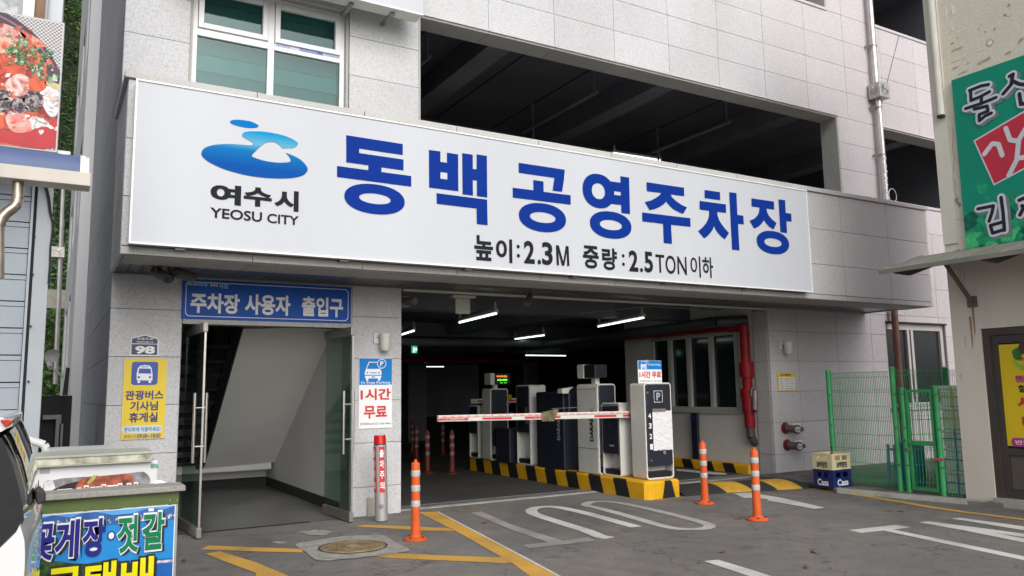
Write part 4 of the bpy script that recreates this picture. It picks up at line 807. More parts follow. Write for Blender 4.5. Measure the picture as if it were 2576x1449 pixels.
# frameless glass doors, swung outwards
door_f = mat('brushed_brown_steel', (.33, .31, .29), .35, .12, 5, metal=.7)
def glass_door(hx, ex, ey, label, hy):
    """leaf hinged at (hx, YF+.02) whose free edge stands at (ex, ey)"""
    t = thing('glass_door', label, 'door', (hx, YF, 0)); H = Vector((hx, hy, 0)); E_ = Vector((ex, ey, 0)); d = (E_-H); L_ = d.length; d.normalize(); n_ = Vector((d.y, -d.x, 0))
    def slab(name, s0, s1, z0, z1, th, M, **k):
        p = H+d*s0-n_*th/2; return obj(name, MB().prism([p+Vector((0, 0, z0)), p+d*(s1-s0)+Vector((0, 0, z0)), p+d*(s1-s0)+Vector((0, 0, z1)), p+Vector((0, 0, z1))], n_*th), M, t, **k)
    slab('glass', .02, L_-.02, .125, 2.17, .012, glass_c); slab('bottom_rail', 0, L_, .012, .12, .05, door_f, bevel=.004); slab('top_rail', 0, L_, 2.175, 2.28, .05, door_f, bevel=.004)
    slab('edge_strip', L_-.018, L_, .125, 2.17, .02, steel)
    for s_ in (-1, 1):
        p = H+d*(L_-.12)+n_*.06*s_; h_ = obj('handle', MB().cyl(p+Vector((0, 0, .78)), p+Vector((0, 0, 1.52)), .017, n=12), steel, t, smooth=True)
        for z in (.95, 1.36): obj('standoff', MB().cyl(p+Vector((0, 0, z)), H+d*(L_-.12)+Vector((0, 0, z)), .010, n=8), steel, h_)
    return t
glass_door(1.40, 1.462, 9.04, 'left leaf of the open glass entrance doors, steel handles half way up', 9.93)
glass_door(3.08, 3.138, 9.11, 'right leaf of the open glass entrance doors, next to the free parking sign', 9.98)
# address plate
ap = thing('address_plate', 'small dark blue house number plate reading 98 with a pointed top', 'number plate', (.86, YF-.01, 1.93))
dz = sh(460, 1300, 3.15); Fp_ = FY(YF-.012)
def pd(Y, *pp): return [(pY(Y, dz(*p)).x, pY(Y, dz(*p)).z) for p in pp]
out = pd(YF-.012, (163, 318), (514, 322), (523, 105), (350, 53), (178, 95)); obj('plate', MB().prism([Fp_(*p, .0) for p in out], (0, .010, 0)), white, ap)
dk = mat('plate_navy', (.022, .026, .10), .4); patch(Fp_, pd(YF-.012, (178, 303), (500, 307), (503, 178), (184, 172)), dk, ap, .003); patch(Fp_, pd(YF-.012, (184, 163), (503, 170), (507, 114), (350, 68), (190, 106)), dk, ap, .003)
text(Fp_, '오동도로', rectY(YF-.012, dz(250, 92), dz(452, 124)), white, ap, .02, .006); text(Fp_, 'Odongdo-ro', rectY(YF-.012, dz(246, 133), dz(452, 163)), white, ap, .015, .006); text(Fp_, '98', rectY(YF-.012, dz(230, 196), dz(470, 296)), white, ap, .045, .006)
# yellow bus drivers' lounge sign
bs = thing('bus_sign', 'yellow sign with a blue bus pictogram and dark blue Korean lettering on the left pillar', 'sign', (.87, YF-.01, .97)); YB = YF-.014; FB = FY(YB)
r = rectY(YB, dz(78, 348), dz(588, 1342)); r = (r[0]+.01, r[1], r[2]+.004, r[3]); obj('panel', MB().box((r[0], YB, r[1]), (r[2], YF-.002, r[3])), yellow_s, bs, bevel=.003)
obj('edge_line', MB().ring([FB(*p, .003) for p in rrect(r[0]+.002, r[1]+.002, r[2]-.002, r[3]-.002, .004, 2)], [FB(*p, .003) for p in rrect(r[0]+.009, r[1]+.009, r[2]-.009, r[3]-.009, .004, 2)]), mat('pale_edge', (.6, .56, .4), .5), bs, fix=False)
nb = mat('bus_blue', (.015, .06, .35), .4); nk = mat('ink_navy', (.02, .025, .16), .45)
rb_ = rectY(YB, dz(188, 392), dz(503, 678)); patch(FB, rrect(*rb_, .03), nb, bs, .003)
patch(FB, pd(YB, (245, 540), (262, 470), (290, 440), (348, 432), (405, 440), (432, 470), (443, 545), (440, 625), (245, 622)), white, bs, .006); patch(FB, pd(YB, (266, 535), (278, 475), (418, 478), (427, 540)), nb, bs, .009)
bar2(FB, rectY(YB, dz(303, 451), dz(393, 459)), nb, bs, .009)
for x in (272, 410): u, v = pd(YB, (x, 583))[0]; patch(FB, ell(u, v, .012, .012, 16), nb, bs, .009)
for x in (272, 408): bar2(FB, rectY(YB, dz(x-15, 620), dz(x+15, 655)), white, bs, .006)
for body, tl, br in (('관광버스', (105, 750), (577, 860)), ('기사님', (165, 884), (507, 994)), ('휴게실', (152, 1024), (505, 1136))): text(FB, body, rectY(YB, dz(*tl), dz(*br)), nk, bs, .03, .004)
patch(FB, rrect(*rectY(YB, dz(72, 1190), dz(558, 1268)), .03), mat('bubble_pale', (.62, .68, .70), .5), bs, .003); patch(FB, pd(YB, (120, 1195), (140, 1153), (150, 1195)), MATS['bubble_pale'], bs, .003)
text(FB, '편리하게 이용하세요!', rectY(YB, dz(90, 1207), dz(540, 1253)), mat('cyan_print', (.01, .18, .42), .4), bs, .02, .006); text(FB, '운영시간', rectY(YB, dz(88, 1302), dz(240, 1338)), nk, bs, .0, .004); text(FB, '09:00~18:00', rectY(YB, dz(252, 1290), dz(540, 1334)), nk, bs, .02, .004)
# free parking sign on the middle pillar
YPk = YF-.014; r1 = rectY(YPk, q(1, 1, 778, 1253), q(1, 2, 1025, 330)); fs_ = thing('parking_sign', 'tall blue and white free parking sign with red Korean letters on the middle pillar', 'sign', ((r1[0]+r1[2])/2, YPk, r1[1])); r1 = (r1[0], r1[1], r1[2], r1[3])
obj('panel', MB().box((r1[0], YPk, r1[1]), (r1[2], YF-.002, r1[3])), white, fs_, bevel=.003); parking_board(FY(YPk), r1, True, fs_, .004)
# wall lamps
def wall_lamp(p, label):
    t = thing('wall_lamp', label, 'lamp', (p[0], YF, p[2]), 'white bell shaped wall lamps beside the garage mouth')
    x, _, z = p; opal = mat('opal_shade', (.62, .61, .57), .35, .04)
    obj('back_plate', MB().box((x-.12, YF-.025, z+.01), (x-.05, YF-.001, z+.15)), white_p, t, bevel=.006)
    obj('arm', MB().cyl((x-.08, YF-.02, z+.1), (x, YF-.09, z+.1), .015, n=8), white_p, t)
    obj('shade', MB().lathe((x, YF-.10, z-.08), [(.012, -.01), (.045, .0), (.062, .035), (.066, .1), (.066, .18)], 20), opal, t, smooth=True)
    obj('cap', MB().lathe((x, YF-.10, z+.10), [(.072, 0), (.072, .03), (.05, .05), (.02, .055)], 20), white_p, t, smooth=True); return t
p = pY(YF-.1, q(1, 1, 975, 1150)); wall_lamp(p, 'white wall lamp above the blue free parking sign')
p = pY(YF-.1, q(3, 1, 152, 1190)); wall_lamp(p, 'white wall lamp above the yellow notice on the right wall')
# yellow CCTV notice
YC = YF-.01; r = rectY(YC, q(3, 1, 68, 1362), q(3, 2, 212, 52)); cn = thing('camera_notice', 'small yellow framed notice with black heading and lines of print', 'sign', ((r[0]+r[2])/2, YC, r[1])); FC = FY(YC)
obj('panel', MB().box((r[0], YC, r[1]), (r[2], YF-.002, r[3])), yellow_s, cn); w_, h_ = r[2]-r[0], r[3]-r[1]
bar2(FC, (r[0]+.06*w_, r[1]+.05*h_, r[2]-.06*w_, r[3]-.25*h_), white, cn, .003); text(FC, 'CCTV 설치안내', (r[0]+.18*w_, r[3]-.19*h_, r[2]-.25*w_, r[3]-.06*h_), black, cn, .04, .003)
for i, (a_, b_) in enumerate((('설치목적', '범죄예방 및 시설안전'), ('설치장소', '주차장 내부 및 외부'), ('촬영시간', '24시간 연속촬영'), ('관리책임', '공영주차장 관리팀'), ('연락처', '061-681-4364'))):
    z = r[3]-(.36+.13*i)*h_; text(FC, a_, (r[0]+.1*w_, z-.02*h_, r[0]+.3*w_, z+.04*h_), darkgrey, cn, .02, .006); text(FC, b_, (r[0]+.38*w_, z-.02*h_, r[2]-.12*w_, z+.04*h_), darkgrey, cn, .01, .006)
# CCTV bullet cameras under the soffit corner
cam_m = mat('camera_grey', (.07, .07, .068), .45, .1)
def cctv(base, tip, tail, label):
    t = thing('security_camera', label, 'camera', base, 'bullet cameras under the canopy'); base = Vector(base); tip = Vector(tip); tail = Vector(tail); d = (tip-tail).normalized()
    obj('mount', MB().cyl(base, base+Vector((0, 0, -.02)), .06, n=16).cyl(base+Vector((0, 0, -.02)), base+Vector((0, 0, -.09)), .018).cyl(base+Vector((0, 0, -.09)), tail.lerp(tip, .4), .018), cam_m, t)
    obj('body', MB().cyl(tail, tip, .048, n=18), cam_m, t, smooth=True); obj('sun_shield', MB().cyl(tail.lerp(tip, .05)+Vector((0, 0, .01)), tip+d*.03+Vector((0, 0, .012)), .056, n=18, cap=False), cam_m, t, smooth=True); obj('lens', MB().cyl(tip+d*.001, tip+d*.006, .032, n=14), black, t)
yy = 8.85
def cc(x, y, Y=yy): return pY(Y, q(0, 1, x, y))
cctv(cc(1180, 550), cc(1262, 655, 8.70), cc(1170, 605, 9.0), 'left security camera pointing towards the street')
cctv(cc(1280, 552), cc(1440, 645, 9.0), cc(1320, 610, 8.78), 'right security camera pointing along the blue entrance sign')
# exit warning light column
wl = thing('warning_light_column', 'leaning silver warning column with red lamp and white on red Korean words', 'warning light', pZ(0, q(1, 2, 947, 1032)))
b0 = pZ(.012, q(1, 2, 947, 1028)); tp = pY(b0.y, q(1, 2, 934, 385)); 
def wa(t): return b0.lerp(tp, t)
obj('tube', MB().cyl(wa(0), wa(.885), .076, n=24), mat('satin_aluminium', (.52, .52, .53), .38, .06, metal=.55), wl, smooth=True); obj('collar', MB().cyl(wa(.885), wa(.897), .072, n=24), black, wl)
obj('red_lamp', MB().cyl(wa(.897), wa(1), .074, .068, n=24), mat('red_lens', (.55, .006, .008), .15, .05, coat=.5), wl, smooth=True)
yb = b0.y-.078
for k, (ang) in enumerate((-18, 50)):
    c0 = [wa(t) for t in (.33, .865)]; o = MB(); n_ = 4
    dirv = Vector((0, -1, 0)); 
    base_a = math.atan2(-b0.y, -b0.x)+R(ang) if k == 0 else math.atan2(-b0.y, -b0.x)-R(ang)
    base_a = math.atan2(-b0.y, -b0.x)+(R(14) if k == 0 else R(-62))
    vs = []
    for j in range(n_+1):
        a = base_a+R(-24+48*j/n_); vs += [c0[0]+Vector((math.cos(a), math.sin(a), 0))*.0775, c0[1]+Vector((math.cos(a), math.sin(a), 0))*.0775]
    o.add(vs, [(2*j, 2*j+2, 2*j+3, 2*j+1) for j in range(n_)]); obj('red_strip', o, redv, wl, fix=False)
    for i, chh in enumerate('출차주의'):
        cz = c0[1].lerp(c0[0], (.06+.235*i)); cz2 = c0[1].lerp(c0[0], .06+.235*i+.17)
        rv = Vector((-math.sin(base_a), math.cos(base_a), 0)); F = lambda u, v, d=0, cz=cz, rv=rv: Vector((cz.x, cz.y, 0))+Vector((math.cos(base_a), math.sin(base_a), 0))*(.0800+d)+rv*u+Vector((0, 0, v))
        text(F, chh, (-.026, cz2.z, .026, cz.z), white, wl, .03, .0)
st_ = MB()
for j in range(8):
    a = math.pi*j/4; p = wa(.17)+Vector((math.cos(math.atan2(-b0.y, -b0.x)), math.sin(math.atan2(-b0.y, -b0.x)), 0))*.078; rv = Vector((-math.sin(math.atan2(-b0.y, -b0.x)), math.cos(math.atan2(-b0.y, -b0.x)), 0))
    st_.cyl(p+rv*.008*math.cos(a)+Vector((0, 0, .008*math.sin(a))), p+rv*.03*math.cos(a)+Vector((0, 0, .03*math.sin(a))), .003, n=4)
obj('star_mark', st_, black, wl, kind='stuff')
jp = rectY(YF-.01, q(1, 2, 838, 858), q(1, 2, 900, 1000)); t = thing('junction_plate', 'square steel cover plate low on the pillar behind the warning column', 'cover plate', (jp[0], YF, jp[1])); obj('plate', MB().box((jp[0], YF-.03, jp[1]), (jp[2]+.05, YF-.002, jp[3])), mat('warm_steel', (.40, .38, .35), .45, .1, metal=.4), t, bevel=.003)
for x, z in ((jp[0]+.025, jp[3]-.03), (jp[0]+.025, jp[1]+.03)): obj('screw', MB().cyl((x, YF-.034, z), (x, YF-.03, z), .008, n=8), steel_d, t)
# ================================================================ BOLLARDS
def bollard(base, h, label, group, dim=False):
    t = thing('bollard', label, 'bollard', base, group); s_ = h/.78; x, y, z = 0, 0, 0; B0 = Vector(base)
    def la(prof): return MB().lathe(B0, [(r*s_, z*s_) for r, z in prof], 22)
    obj('post', la([(.050, .045), (.047, .10), (.044, .30), (.043, .60), (.043, .735), (.038, .752), (.016, .755), (.015, .778), (.010, .782)]), orange, t, smooth=True)
    obj('base', la([(.118, .0), (.118, .012), (.10, .022), (.060, .034), (.052, .046)]), orange, t, smooth=True)
    for z in (.35, .50, .645): obj('band', la([(.0455, z-.030), (.0462, z-.028), (.0462, z+.028), (.0455, z+.030)]), reflect, t, smooth=True)
    for a in (0.5, 2.1, 3.7, 5.2): obj('bolt', MB().cyl(B0+Vector((.088*math.cos(a), .088*math.sin(a), .012))*s_, B0+Vector((.088*math.cos(a), .088*math.sin(a), .035))*s_, .011*s_, n=8), blackm, t)
    return t
gb = 'orange flexible bollards with pale bands'
bo = bollard((3.333, 7.70, .004), .80, 'orange bollard standing on the yellow hatching beside the manhole', gb)
dup(bo, (7.446, 7.84, .004), 'orange bollard in front of the rubber ramp, the further of the right pair', .8)
dup(bo, (7.013, 6.56, .004), 'orange bollard standing nearest the camera on the right of the white numbers', 1.9)
orange_save = (orange, reflect); reflect = mat('shaded_band', (.20, .20, .19), .6); orange = mat('shaded_orange_urethane', (.15, .018, .014), .6, .1, 6)  # darker copies of orange and band, garage gloom put into the colour
def ibp(x, y): p = pZ(.79, q(1, 2, x, y)); return (p.x, p.y, .004)
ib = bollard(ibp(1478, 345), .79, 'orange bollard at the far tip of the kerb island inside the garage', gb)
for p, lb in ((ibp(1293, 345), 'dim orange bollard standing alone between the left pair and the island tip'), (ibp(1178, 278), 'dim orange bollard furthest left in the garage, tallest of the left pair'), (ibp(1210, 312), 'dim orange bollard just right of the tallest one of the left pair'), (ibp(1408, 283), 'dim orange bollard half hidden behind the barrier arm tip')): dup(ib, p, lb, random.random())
orange, reflect = orange_save
# ================================================================ RAMP
rub = mat('black_rubber', (.022, .022, .023), .75, .2, 6, bump=.3, fine=.2); ruby = mat('yellow_rubber', (.50, .29, .03), .6, .15, 6, bump=.3, fine=.1)
rm = thing('speed_ramp', 'black and yellow rubber speed ramp across the entry lane by the kerb island', 'speed bump', (8.8, 8.7, 0))
bx = [7.70, 8.15, 8.42, 8.83, 9.20, 9.62, 9.98]
def edge_f(x): t = (x-7.70)/2.28; return 8.50-.42*t+(.05*math.sin(t*6))
for i, (xa, xb) in enumerate(zip(bx, bx[1:])):
    M = ruby if i in (2, 4) else rub
    if i == 1: M = rub
    o = MB(); nx, ny = 5, 22; vs = []
    for a in range(nx+1):
        x = xa+.002+(xb-xa-.004)*a/nx; f0 = edge_f(x); wdt = .80
        endt = min(1, (9.98-x)/.25+.15) if x > 9.7 else 1
        for j in range(ny+1):
            t = j/ny; hgt = .105*math.sin(math.pi*t)**.8*endt
            rb2 = .004*math.sin(t*70+ .6*math.sin((x-7.7)*9)) if 0 < j < ny else 0
            vs.append((x, f0+wdt*t, .005+max(0, hgt+rb2)))
    o.add(vs, [(a*(ny+1)+j, (a+1)*(ny+1)+j, (a+1)*(ny+1)+j+1, a*(ny+1)+j+1) for a in range(nx) for j in range(ny)])
    obj('rubber_section', o, M, rm, smooth=True, fix=False)
dg = thing('drain_channel', 'narrow steel grating drain running across the garage mouth', 'drain', (6, 9.75, 0))
obj('concrete_edge', MB().box((3.93, 9.62, -.05), (10.5, 9.98, .006)), conc_l, dg)
for k in range(26):
    x = 3.96+k*.25; obj('grating', MB().box((x, 9.70, .006), (x+.24, 9.90, .012)), mat('galvanised', (.23, .24, .25), .5, .3, 30, metal=.5, bump=.5), dg)
# ================================================================ ROAD MARKINGS
def qq(*pts): return [q(c, r, x, y) for c, r, x, y in pts]
def band(px, wd, M, name, closed=False, z=.005):
    """painted line of constant real width along pixel-surveyed centre points"""
    P = [pZ(z, p) for p in px]; n = len(P); mb = MB(); L_, R_ = [], []
    for i in range(n):
        a = P[i-1] if (i or closed) else P[i]; b_ = P[(i+1) % n] if (i < n-1 or closed) else P[i]; d = (b_-a).normalized(); nn = Vector((-d.y, d.x, 0))*wd/2; L_.append(P[i]+nn); R_.append(P[i]-nn)
    vs = L_+R_; fs = [(i, (i+1) % n, n+(i+1) % n, n+i) for i in range(n if closed else n-1)]; mb.add(vs, fs); return struct(obj(name, mb, M, fix=False))
# letters and numbers in the lane
road('road_marking', qq((1, 2, 1620, 970), (1, 2, 1702, 962), (1, 2, 1932, 1062), (2, 2, 385, 1183), (2, 2, 282, 1196), (1, 2, 1932, 1102)), P_GREY)
road('road_marking', qq((2, 2, 78, 1215), (2, 2, 265, 1196), (2, 2, 392, 1182), (2, 2, 578, 1156), (2, 2, 628, 1182), (2, 2, 400, 1210), (2, 2, 130, 1240)), P_GREY, .0048)
def cat(P): return P
arch = [(742, 1162), (560, 1105), (380, 1050), (230, 1002), (160, 975), (145, 955), (165, 938), (215, 928), (290, 925), (360, 932), (430, 945), (600, 985), (800, 1040), (1000, 1095), (1108, 1128)]
ro = qq(*[(2, 2, x, y) for x, y in smooth_path(arch, 3)[:-6]]); band(ro, .145, P_WHITE, 'road_marking')
oval = [(560, 905), (600, 890), (690, 886), (800, 895), (960, 925), (1150, 970), (1320, 1012), (1440, 1045), (1490, 1067), (1480, 1082), (1420, 1093), (1330, 1095), (1240, 1090), (1130, 1068), (960, 1020), (800, 975), (650, 935), (570, 918)]
band(qq(*[(2, 2, x, y) for x, y in smooth_path(oval, 3)]), .13, P_GREY if 0 else paint('fading_white_road_paint', (.5, .49, .46), .68), 'road_marking', closed=True)
road('road_marking', qq((3, 2, 612, 1102), (3, 2, 960, 1062), (3, 2, 1075, 1080), (3, 2, 945, 1098), (3, 2, 1932, 1300), (3, 2, 2200, 1355), (3, 2, 2200, 1385), (3, 2, 1932, 1330), (3, 2, 870, 1105), (3, 2, 705, 1124)), P_WHITE)
road('road_marking', qq((3, 2, 1137, 1043), (3, 2, 1210, 1036), (3, 2, 1400, 1060), (3, 2, 1660, 1093), (3, 2, 1932, 1130), (3, 2, 2200, 1168), (3, 2, 2200, 1192), (3, 2, 1932, 1155), (3, 2, 1700, 1122), (3, 2, 1932, 1165), (3, 2, 2200, 1212), (3, 2, 2200, 1240), (3, 2, 1932, 1195), (3, 2, 1500, 1108)), P_WHITE)
road('road_marking', qq((3, 2, 1385, 1015), (3, 2, 1450, 1010), (3, 2, 1700, 1042), (3, 2, 1932, 1075), (3, 2, 2200, 1113), (3, 2, 2200, 1140), (3, 2, 1932, 1103), (3, 2, 1600, 1050)), P_WHITE)
road('road_marking', qq((2, 2, 1668, 824), (2, 2, 1790, 818), (2, 2, 1932, 842), (3, 2, 100, 858), (3, 2, 432, 934), (3, 2, 350, 942), (3, 2, 0, 878), (2, 2, 1932, 870), (2, 2, 1850, 858), (2, 2, 1755, 860)), P_WHITE)
road('road_marking', qq((2, 2, 1448, 1336), (2, 2, 1555, 1325), (2, 2, 1932, 1440), (3, 2, 200, 1515), (3, 2, 100, 1540), (2, 2, 1800, 1452)), P_WHITE)
road('road_marking', [pZ(0, p) for p in ()] or qq((2, 2, 1240, 640), (2, 2, 1618, 672), (2, 2, 1618, 685), (2, 2, 1540, 684), (2, 2, 1240, 655)), P_WHITE, .010)
# yellow edge line right
band(qq((3, 2, 330, 790), (3, 2, 600, 825), (3, 2, 900, 872), (3, 2, 1200, 925), (3, 2, 1500, 968), (3, 2, 1932, 1022), (3, 2, 2400, 1085)), .115, P_YEL, 'yellow_line')
# yellow hatching left, with a thin white edge along the diagonal
road('yellow_line', qq((1, 2, 1225, 968), (1, 2, 1365, 963), (1, 2, 1932, 1262), (2, 2, 150, 1340), (2, 2, 440, 1500), (2, 2, 200, 1500), (1, 2, 1932, 1350), (1, 2, 1500, 1105)), P_YEL)
road('white_line', qq((1, 2, 1365, 963), (1, 2, 1378, 962), (1, 2, 1932, 1252), (2, 2, 150, 1330), (2, 2, 445, 1490), (2, 2, 440, 1500), (2, 2, 140, 1340), (1, 2, 1925, 1260)), P_WHITE, .0055)
road('yellow_line', qq((1, 2, 750, 1075), (1, 2, 810, 1063), (1, 2, 1000, 1068), (1, 2, 1450, 1087), (1, 2, 1500, 1108), (1, 2, 1260, 1107), (1, 2, 1000, 1090)), P_YEL)
road('yellow_line', qq((1, 2, 885, 1298), (1, 2, 1005, 1275), (1, 2, 1500, 1297), (1, 2, 1860, 1308), (1, 2, 1932, 1345), (1, 2, 1880, 1352), (1, 2, 1400, 1330), (1, 2, 1000, 1312)), P_YEL)
road('yellow_line', qq((0, 2, 1508, 1248), (0, 2, 1575, 1218), (1, 2, 0, 1233), (1, 2, 345, 1244), (1, 2, 355, 1272), (1, 2, 0, 1264), (0, 2, 1700, 1255)), P_YEL)
road('yellow_line', qq((0, 2, 1550, 1280), (0, 2, 1660, 1262), (0, 2, 1932, 1345), (1, 2, 250, 1449), (1, 2, 350, 1500), (1, 2, 0, 1500), (0, 2, 1932, 1425), (0, 2, 1700, 1340)), P_YEL)
# manhole in a rough concrete patch
mh = thing('manhole', 'round rusty manhole cover in a rough pale concrete patch', 'manhole', pZ(0, q(1, 2, 735, 1225)))
pp = smooth_path([(300, 1210), (420, 1185), (650, 1150), (940, 1138), (985, 1155), (1080, 1205), (1155, 1255), (1080, 1272), (900, 1295), (700, 1318), (480, 1332), (400, 1285)], 5)
random.seed(5); pp = [(x+random.uniform(-6, 6), y+random.uniform(-2, 2)) for x, y in pp]
obj('concrete_patch', MB().poly([pZ(.008, q(1, 2, *p)) for p in pp]), mat('rough_concrete', (.33, .32, .29), .9, .25, 9, bump=.8, fine=.35), mh, fix=False)
c_ = pZ(.012, q(1, 2, 733, 1226)); a_ = pZ(.012, q(1, 2, 473, 1226)); b_ = pZ(.012, q(1, 2, 992, 1226)); rr = (a_-b_).length/2*.98
obj('cover', MB().lathe((c_.x, c_.y, .009), [(rr*.93, 0), (rr*.93, .006), (rr*.92, .008)], 48), mat('rusty_cover', (.34, .27, .14), .65, .3, 10, bump=.8, fine=.3), mh)
obj('rim', MB().ring([Vector((c_.x+rr*math.cos(t), c_.y+rr*math.sin(t), .014)) for t in [2*math.pi*i/48 for i in range(48)]], [Vector((c_.x+rr*.94*math.cos(t), c_.y+rr*.94*math.sin(t), .014)) for t in [2*math.pi*i/48 for i in range(48)]]), mat('dark_rim', (.06, .05, .04), .7), mh, fix=False)
ribs = MB()
for k in range(7):
    ra = rr*(.25+.1*k)
    for j in range(10+2*k):
        t = 2*math.pi*j/(10+2*k)+.2*k; u = Vector((math.cos(t), math.sin(t), 0)); v = Vector((-u.y, u.x, 0)); ctr = Vector((c_.x, c_.y, .017))+u*ra
        ribs.box((0, 0, 0), (0, 0, 0)); ribs.v = ribs.v[:-8]; ribs.f = ribs.f[:-6]
        ribs.prism([ctr-v*.03-u*.010, ctr+v*.03-u*.010, ctr+v*.03+u*.010, ctr-v*.03+u*.010], (0, 0, .006))
obj('ribs', ribs, mat('rusty_rib', (.20, .15, .08), .7, .3, 10), mh, kind='stuff')
# spilled plaster and small litter
for i, (c, r, x, y, w_) in enumerate(((1, 2, 450, 1120, 130), (1, 2, 180, 1195, 60), (1, 2, 900, 1130, 30))):
    pts = []
    for j in range(30): a = 2*math.pi*j/30; k = random.uniform(.6, 1.1); pts.append(pZ(.006, q(c, r, x+w_*k*math.cos(a), y+w_*.17*k*math.sin(a))))
    struct(flat('plaster_stain', pts, mat('plaster_dust', (.30, .29, .27), .9, .4, 14)))
leafl = mat('dead_leaf', (.16, .06, .02), .8, .3)
for p, lb in ((q(1, 2, 1722, 1047), 'curled brown leaf lying right of the yellow diagonal line'), (q(2, 2, 1590, 1266), 'flat brown leaf lying on bare asphalt below the white oval'), (q(0, 2, 1388, 1332), 'tiny red brown leaf near the end of the yellow hatching'), (q(3, 2, 345, 1270), 'dark leaf lying on the asphalt under the big white T mark'), (q(3, 2, 910, 958), 'small dark leaf just left of the pair above the T mark'), (q(3, 2, 998, 962), 'small dark leaf just right of the pair above the T mark'), (q(3, 2, 288, 1384), 'dark leaf closest to the bottom edge of the street'), (q(2, 2, 1705, 1020), 'thin twig-like leaf by the base of the nearest bollard')):
    c = pZ(.006, p); a = random.random()*3; u = Vector((math.cos(a), math.sin(a), 0)); v = Vector((-u.y, u.x, 0))
    tag(obj('leaf', MB().add([c-u*.05, c-u*.02+v*.018+Vector((0, 0, .012)), c+u*.03+v*.015, c+u*.055+Vector((0, 0, .014)), c+u*.02-v*.018, c-u*.02-v*.02+Vector((0, 0, .006)), c+Vector((0, 0, .002))], [(0, 1, 6), (1, 2, 6), (2, 3, 6), (3, 4, 6), (4, 5, 6), (5, 0, 6)]), leafl, None, fix=False), lb, 'leaf', 'fallen leaves on the asphalt')
# ================================================================ RIGHT SIDE: crates, fence, beige building
slab_m = conc_l
struct(obj('yard_slab', MB().prism([Vector(p) for p in ((9.62, 7.45, 0), (10.02, 5.5, 0), (10.4, 5.5, 0), (10.4, 6.0, 0), (18, 6.0, 0), (18, YF-.002, 0), (10.1, YF-.002, 0), (9.95, 8.3, 0))], (0, 0, .05)), mat('yard_concrete', (.13, .125, .11), .9, .4, 2.5, bump=.3, fine=.2)))
obj_k = obj('kerb_strip', MB().prism([Vector(p) for p in ((9.98, 8.05, .002), (9.60, 7.50, .002), (9.98, 5.7, .002), (10.10, 5.7, .002), (9.73, 7.50, .002), (10.06, 7.98, .002))], (0, 0, .058)), conc_l); struct(obj_k)
def crate(x0, y0, z0, w, d, h, M, label, letters, lm, hole=(.52, .86)):
    t = thing('bottle_crate', label, 'crate', (x0+w/2, y0+d/2, z0), 'plastic bottle crates stacked by the fence'); th = .014
    za, zb2 = z0+h*hole[0], z0+h*hole[1]
    def wall(F, u0, u1, dv):
        o = MB(); dv = Vector(dv)
        for a, b_, c, e in ((u0, z0, u1, za), (u0, zb2, u1, z0+h), (u0, za, u0+.07, zb2), (u1-.07, za, u1, zb2), ((u0+u1)/2-.02, za, (u0+u1)/2+.02, zb2)): o.prism([F(a, b_), F(c, b_), F(c, e), F(a, e)], dv)
        obj('side_wall', o, M, t)
        o = MB()
        for zz, k in ((z0+h-.022, .008), (za-.012, .005), (z0, .005)): o.prism([F(u0, zz, k), F(u1, zz, k), F(u1, zz+.018, k), F(u0, zz+.018, k)], dv*.3)
        obj('rim', o, M, t, kind='stuff')
    wall(FY(y0), x0, x0+w, (0, th, 0)); wall(FX(x0), -(y0+d-.001), -(y0+th+.001), (th, 0, 0))
    o = MB().box((x0+th+.001, y0+d-th, z0), (x0+w, y0+d, z0+h)).box((x0+w-th, y0+th+.001, z0), (x0+w, y0+d-th-.001, z0+h)); obj('side_wall', o, M, t)
    obj('crate_floor', MB().box((x0+th, y0+th, z0+.004), (x0+w-th, y0+d-th, z0+.02)), M, t)
    F1, F2 = FY(y0), FX(x0); zt = z0+h*.10; zu = z0+h*(hole[0]-.08)
    text(F1, letters, (x0+w*.22, zt, x0+w*.8, zu), lm, t, .03, .007); text(F2, letters, (-(y0+d*.78), zt, -(y0+d*.22), zu), lm, t, .03, .007)
    return t
cream = mat('cream_plastic', (.62, .55, .34), .45, .08, 6); cblue = mat('blue_plastic', (.012, .022, .12), .4, .1, 6)
cx, cyy = 9.66, 7.60
crate(cx, cyy, .055, .40, .33, .245, cblue, 'dark blue beer crate at the bottom of the stack by the fence', 'Cass', white, (.55, .85))
crate(cx-.002, cyy-.002, .303, .40, .33, .225, cream, 'cream bottle crate on top of the blue crate, a brown bottle inside', '보해양조', darkgrey, (.56, .86))
bt = thing('beer_bottle', 'brown glass bottle standing in the cream crate', 'bottle', (cx+.14, cyy+.1, .33)); bg_ = mat('brown_glass', (.03, .012, .006), .08, .1, coat=.5)
obj('body', MB().lathe((cx+.14, cyy+.1, .33), [(.03, 0), (.033, .02), (.033, .15), (.028, .18), (.015, .22), (.013, .27), (.015, .28)], 16), bg_, bt, smooth=True); obj('cap', MB().lathe((cx+.14, cyy+.1, .61), [(.016, 0), (.016, .015)], 12), blackm, bt)
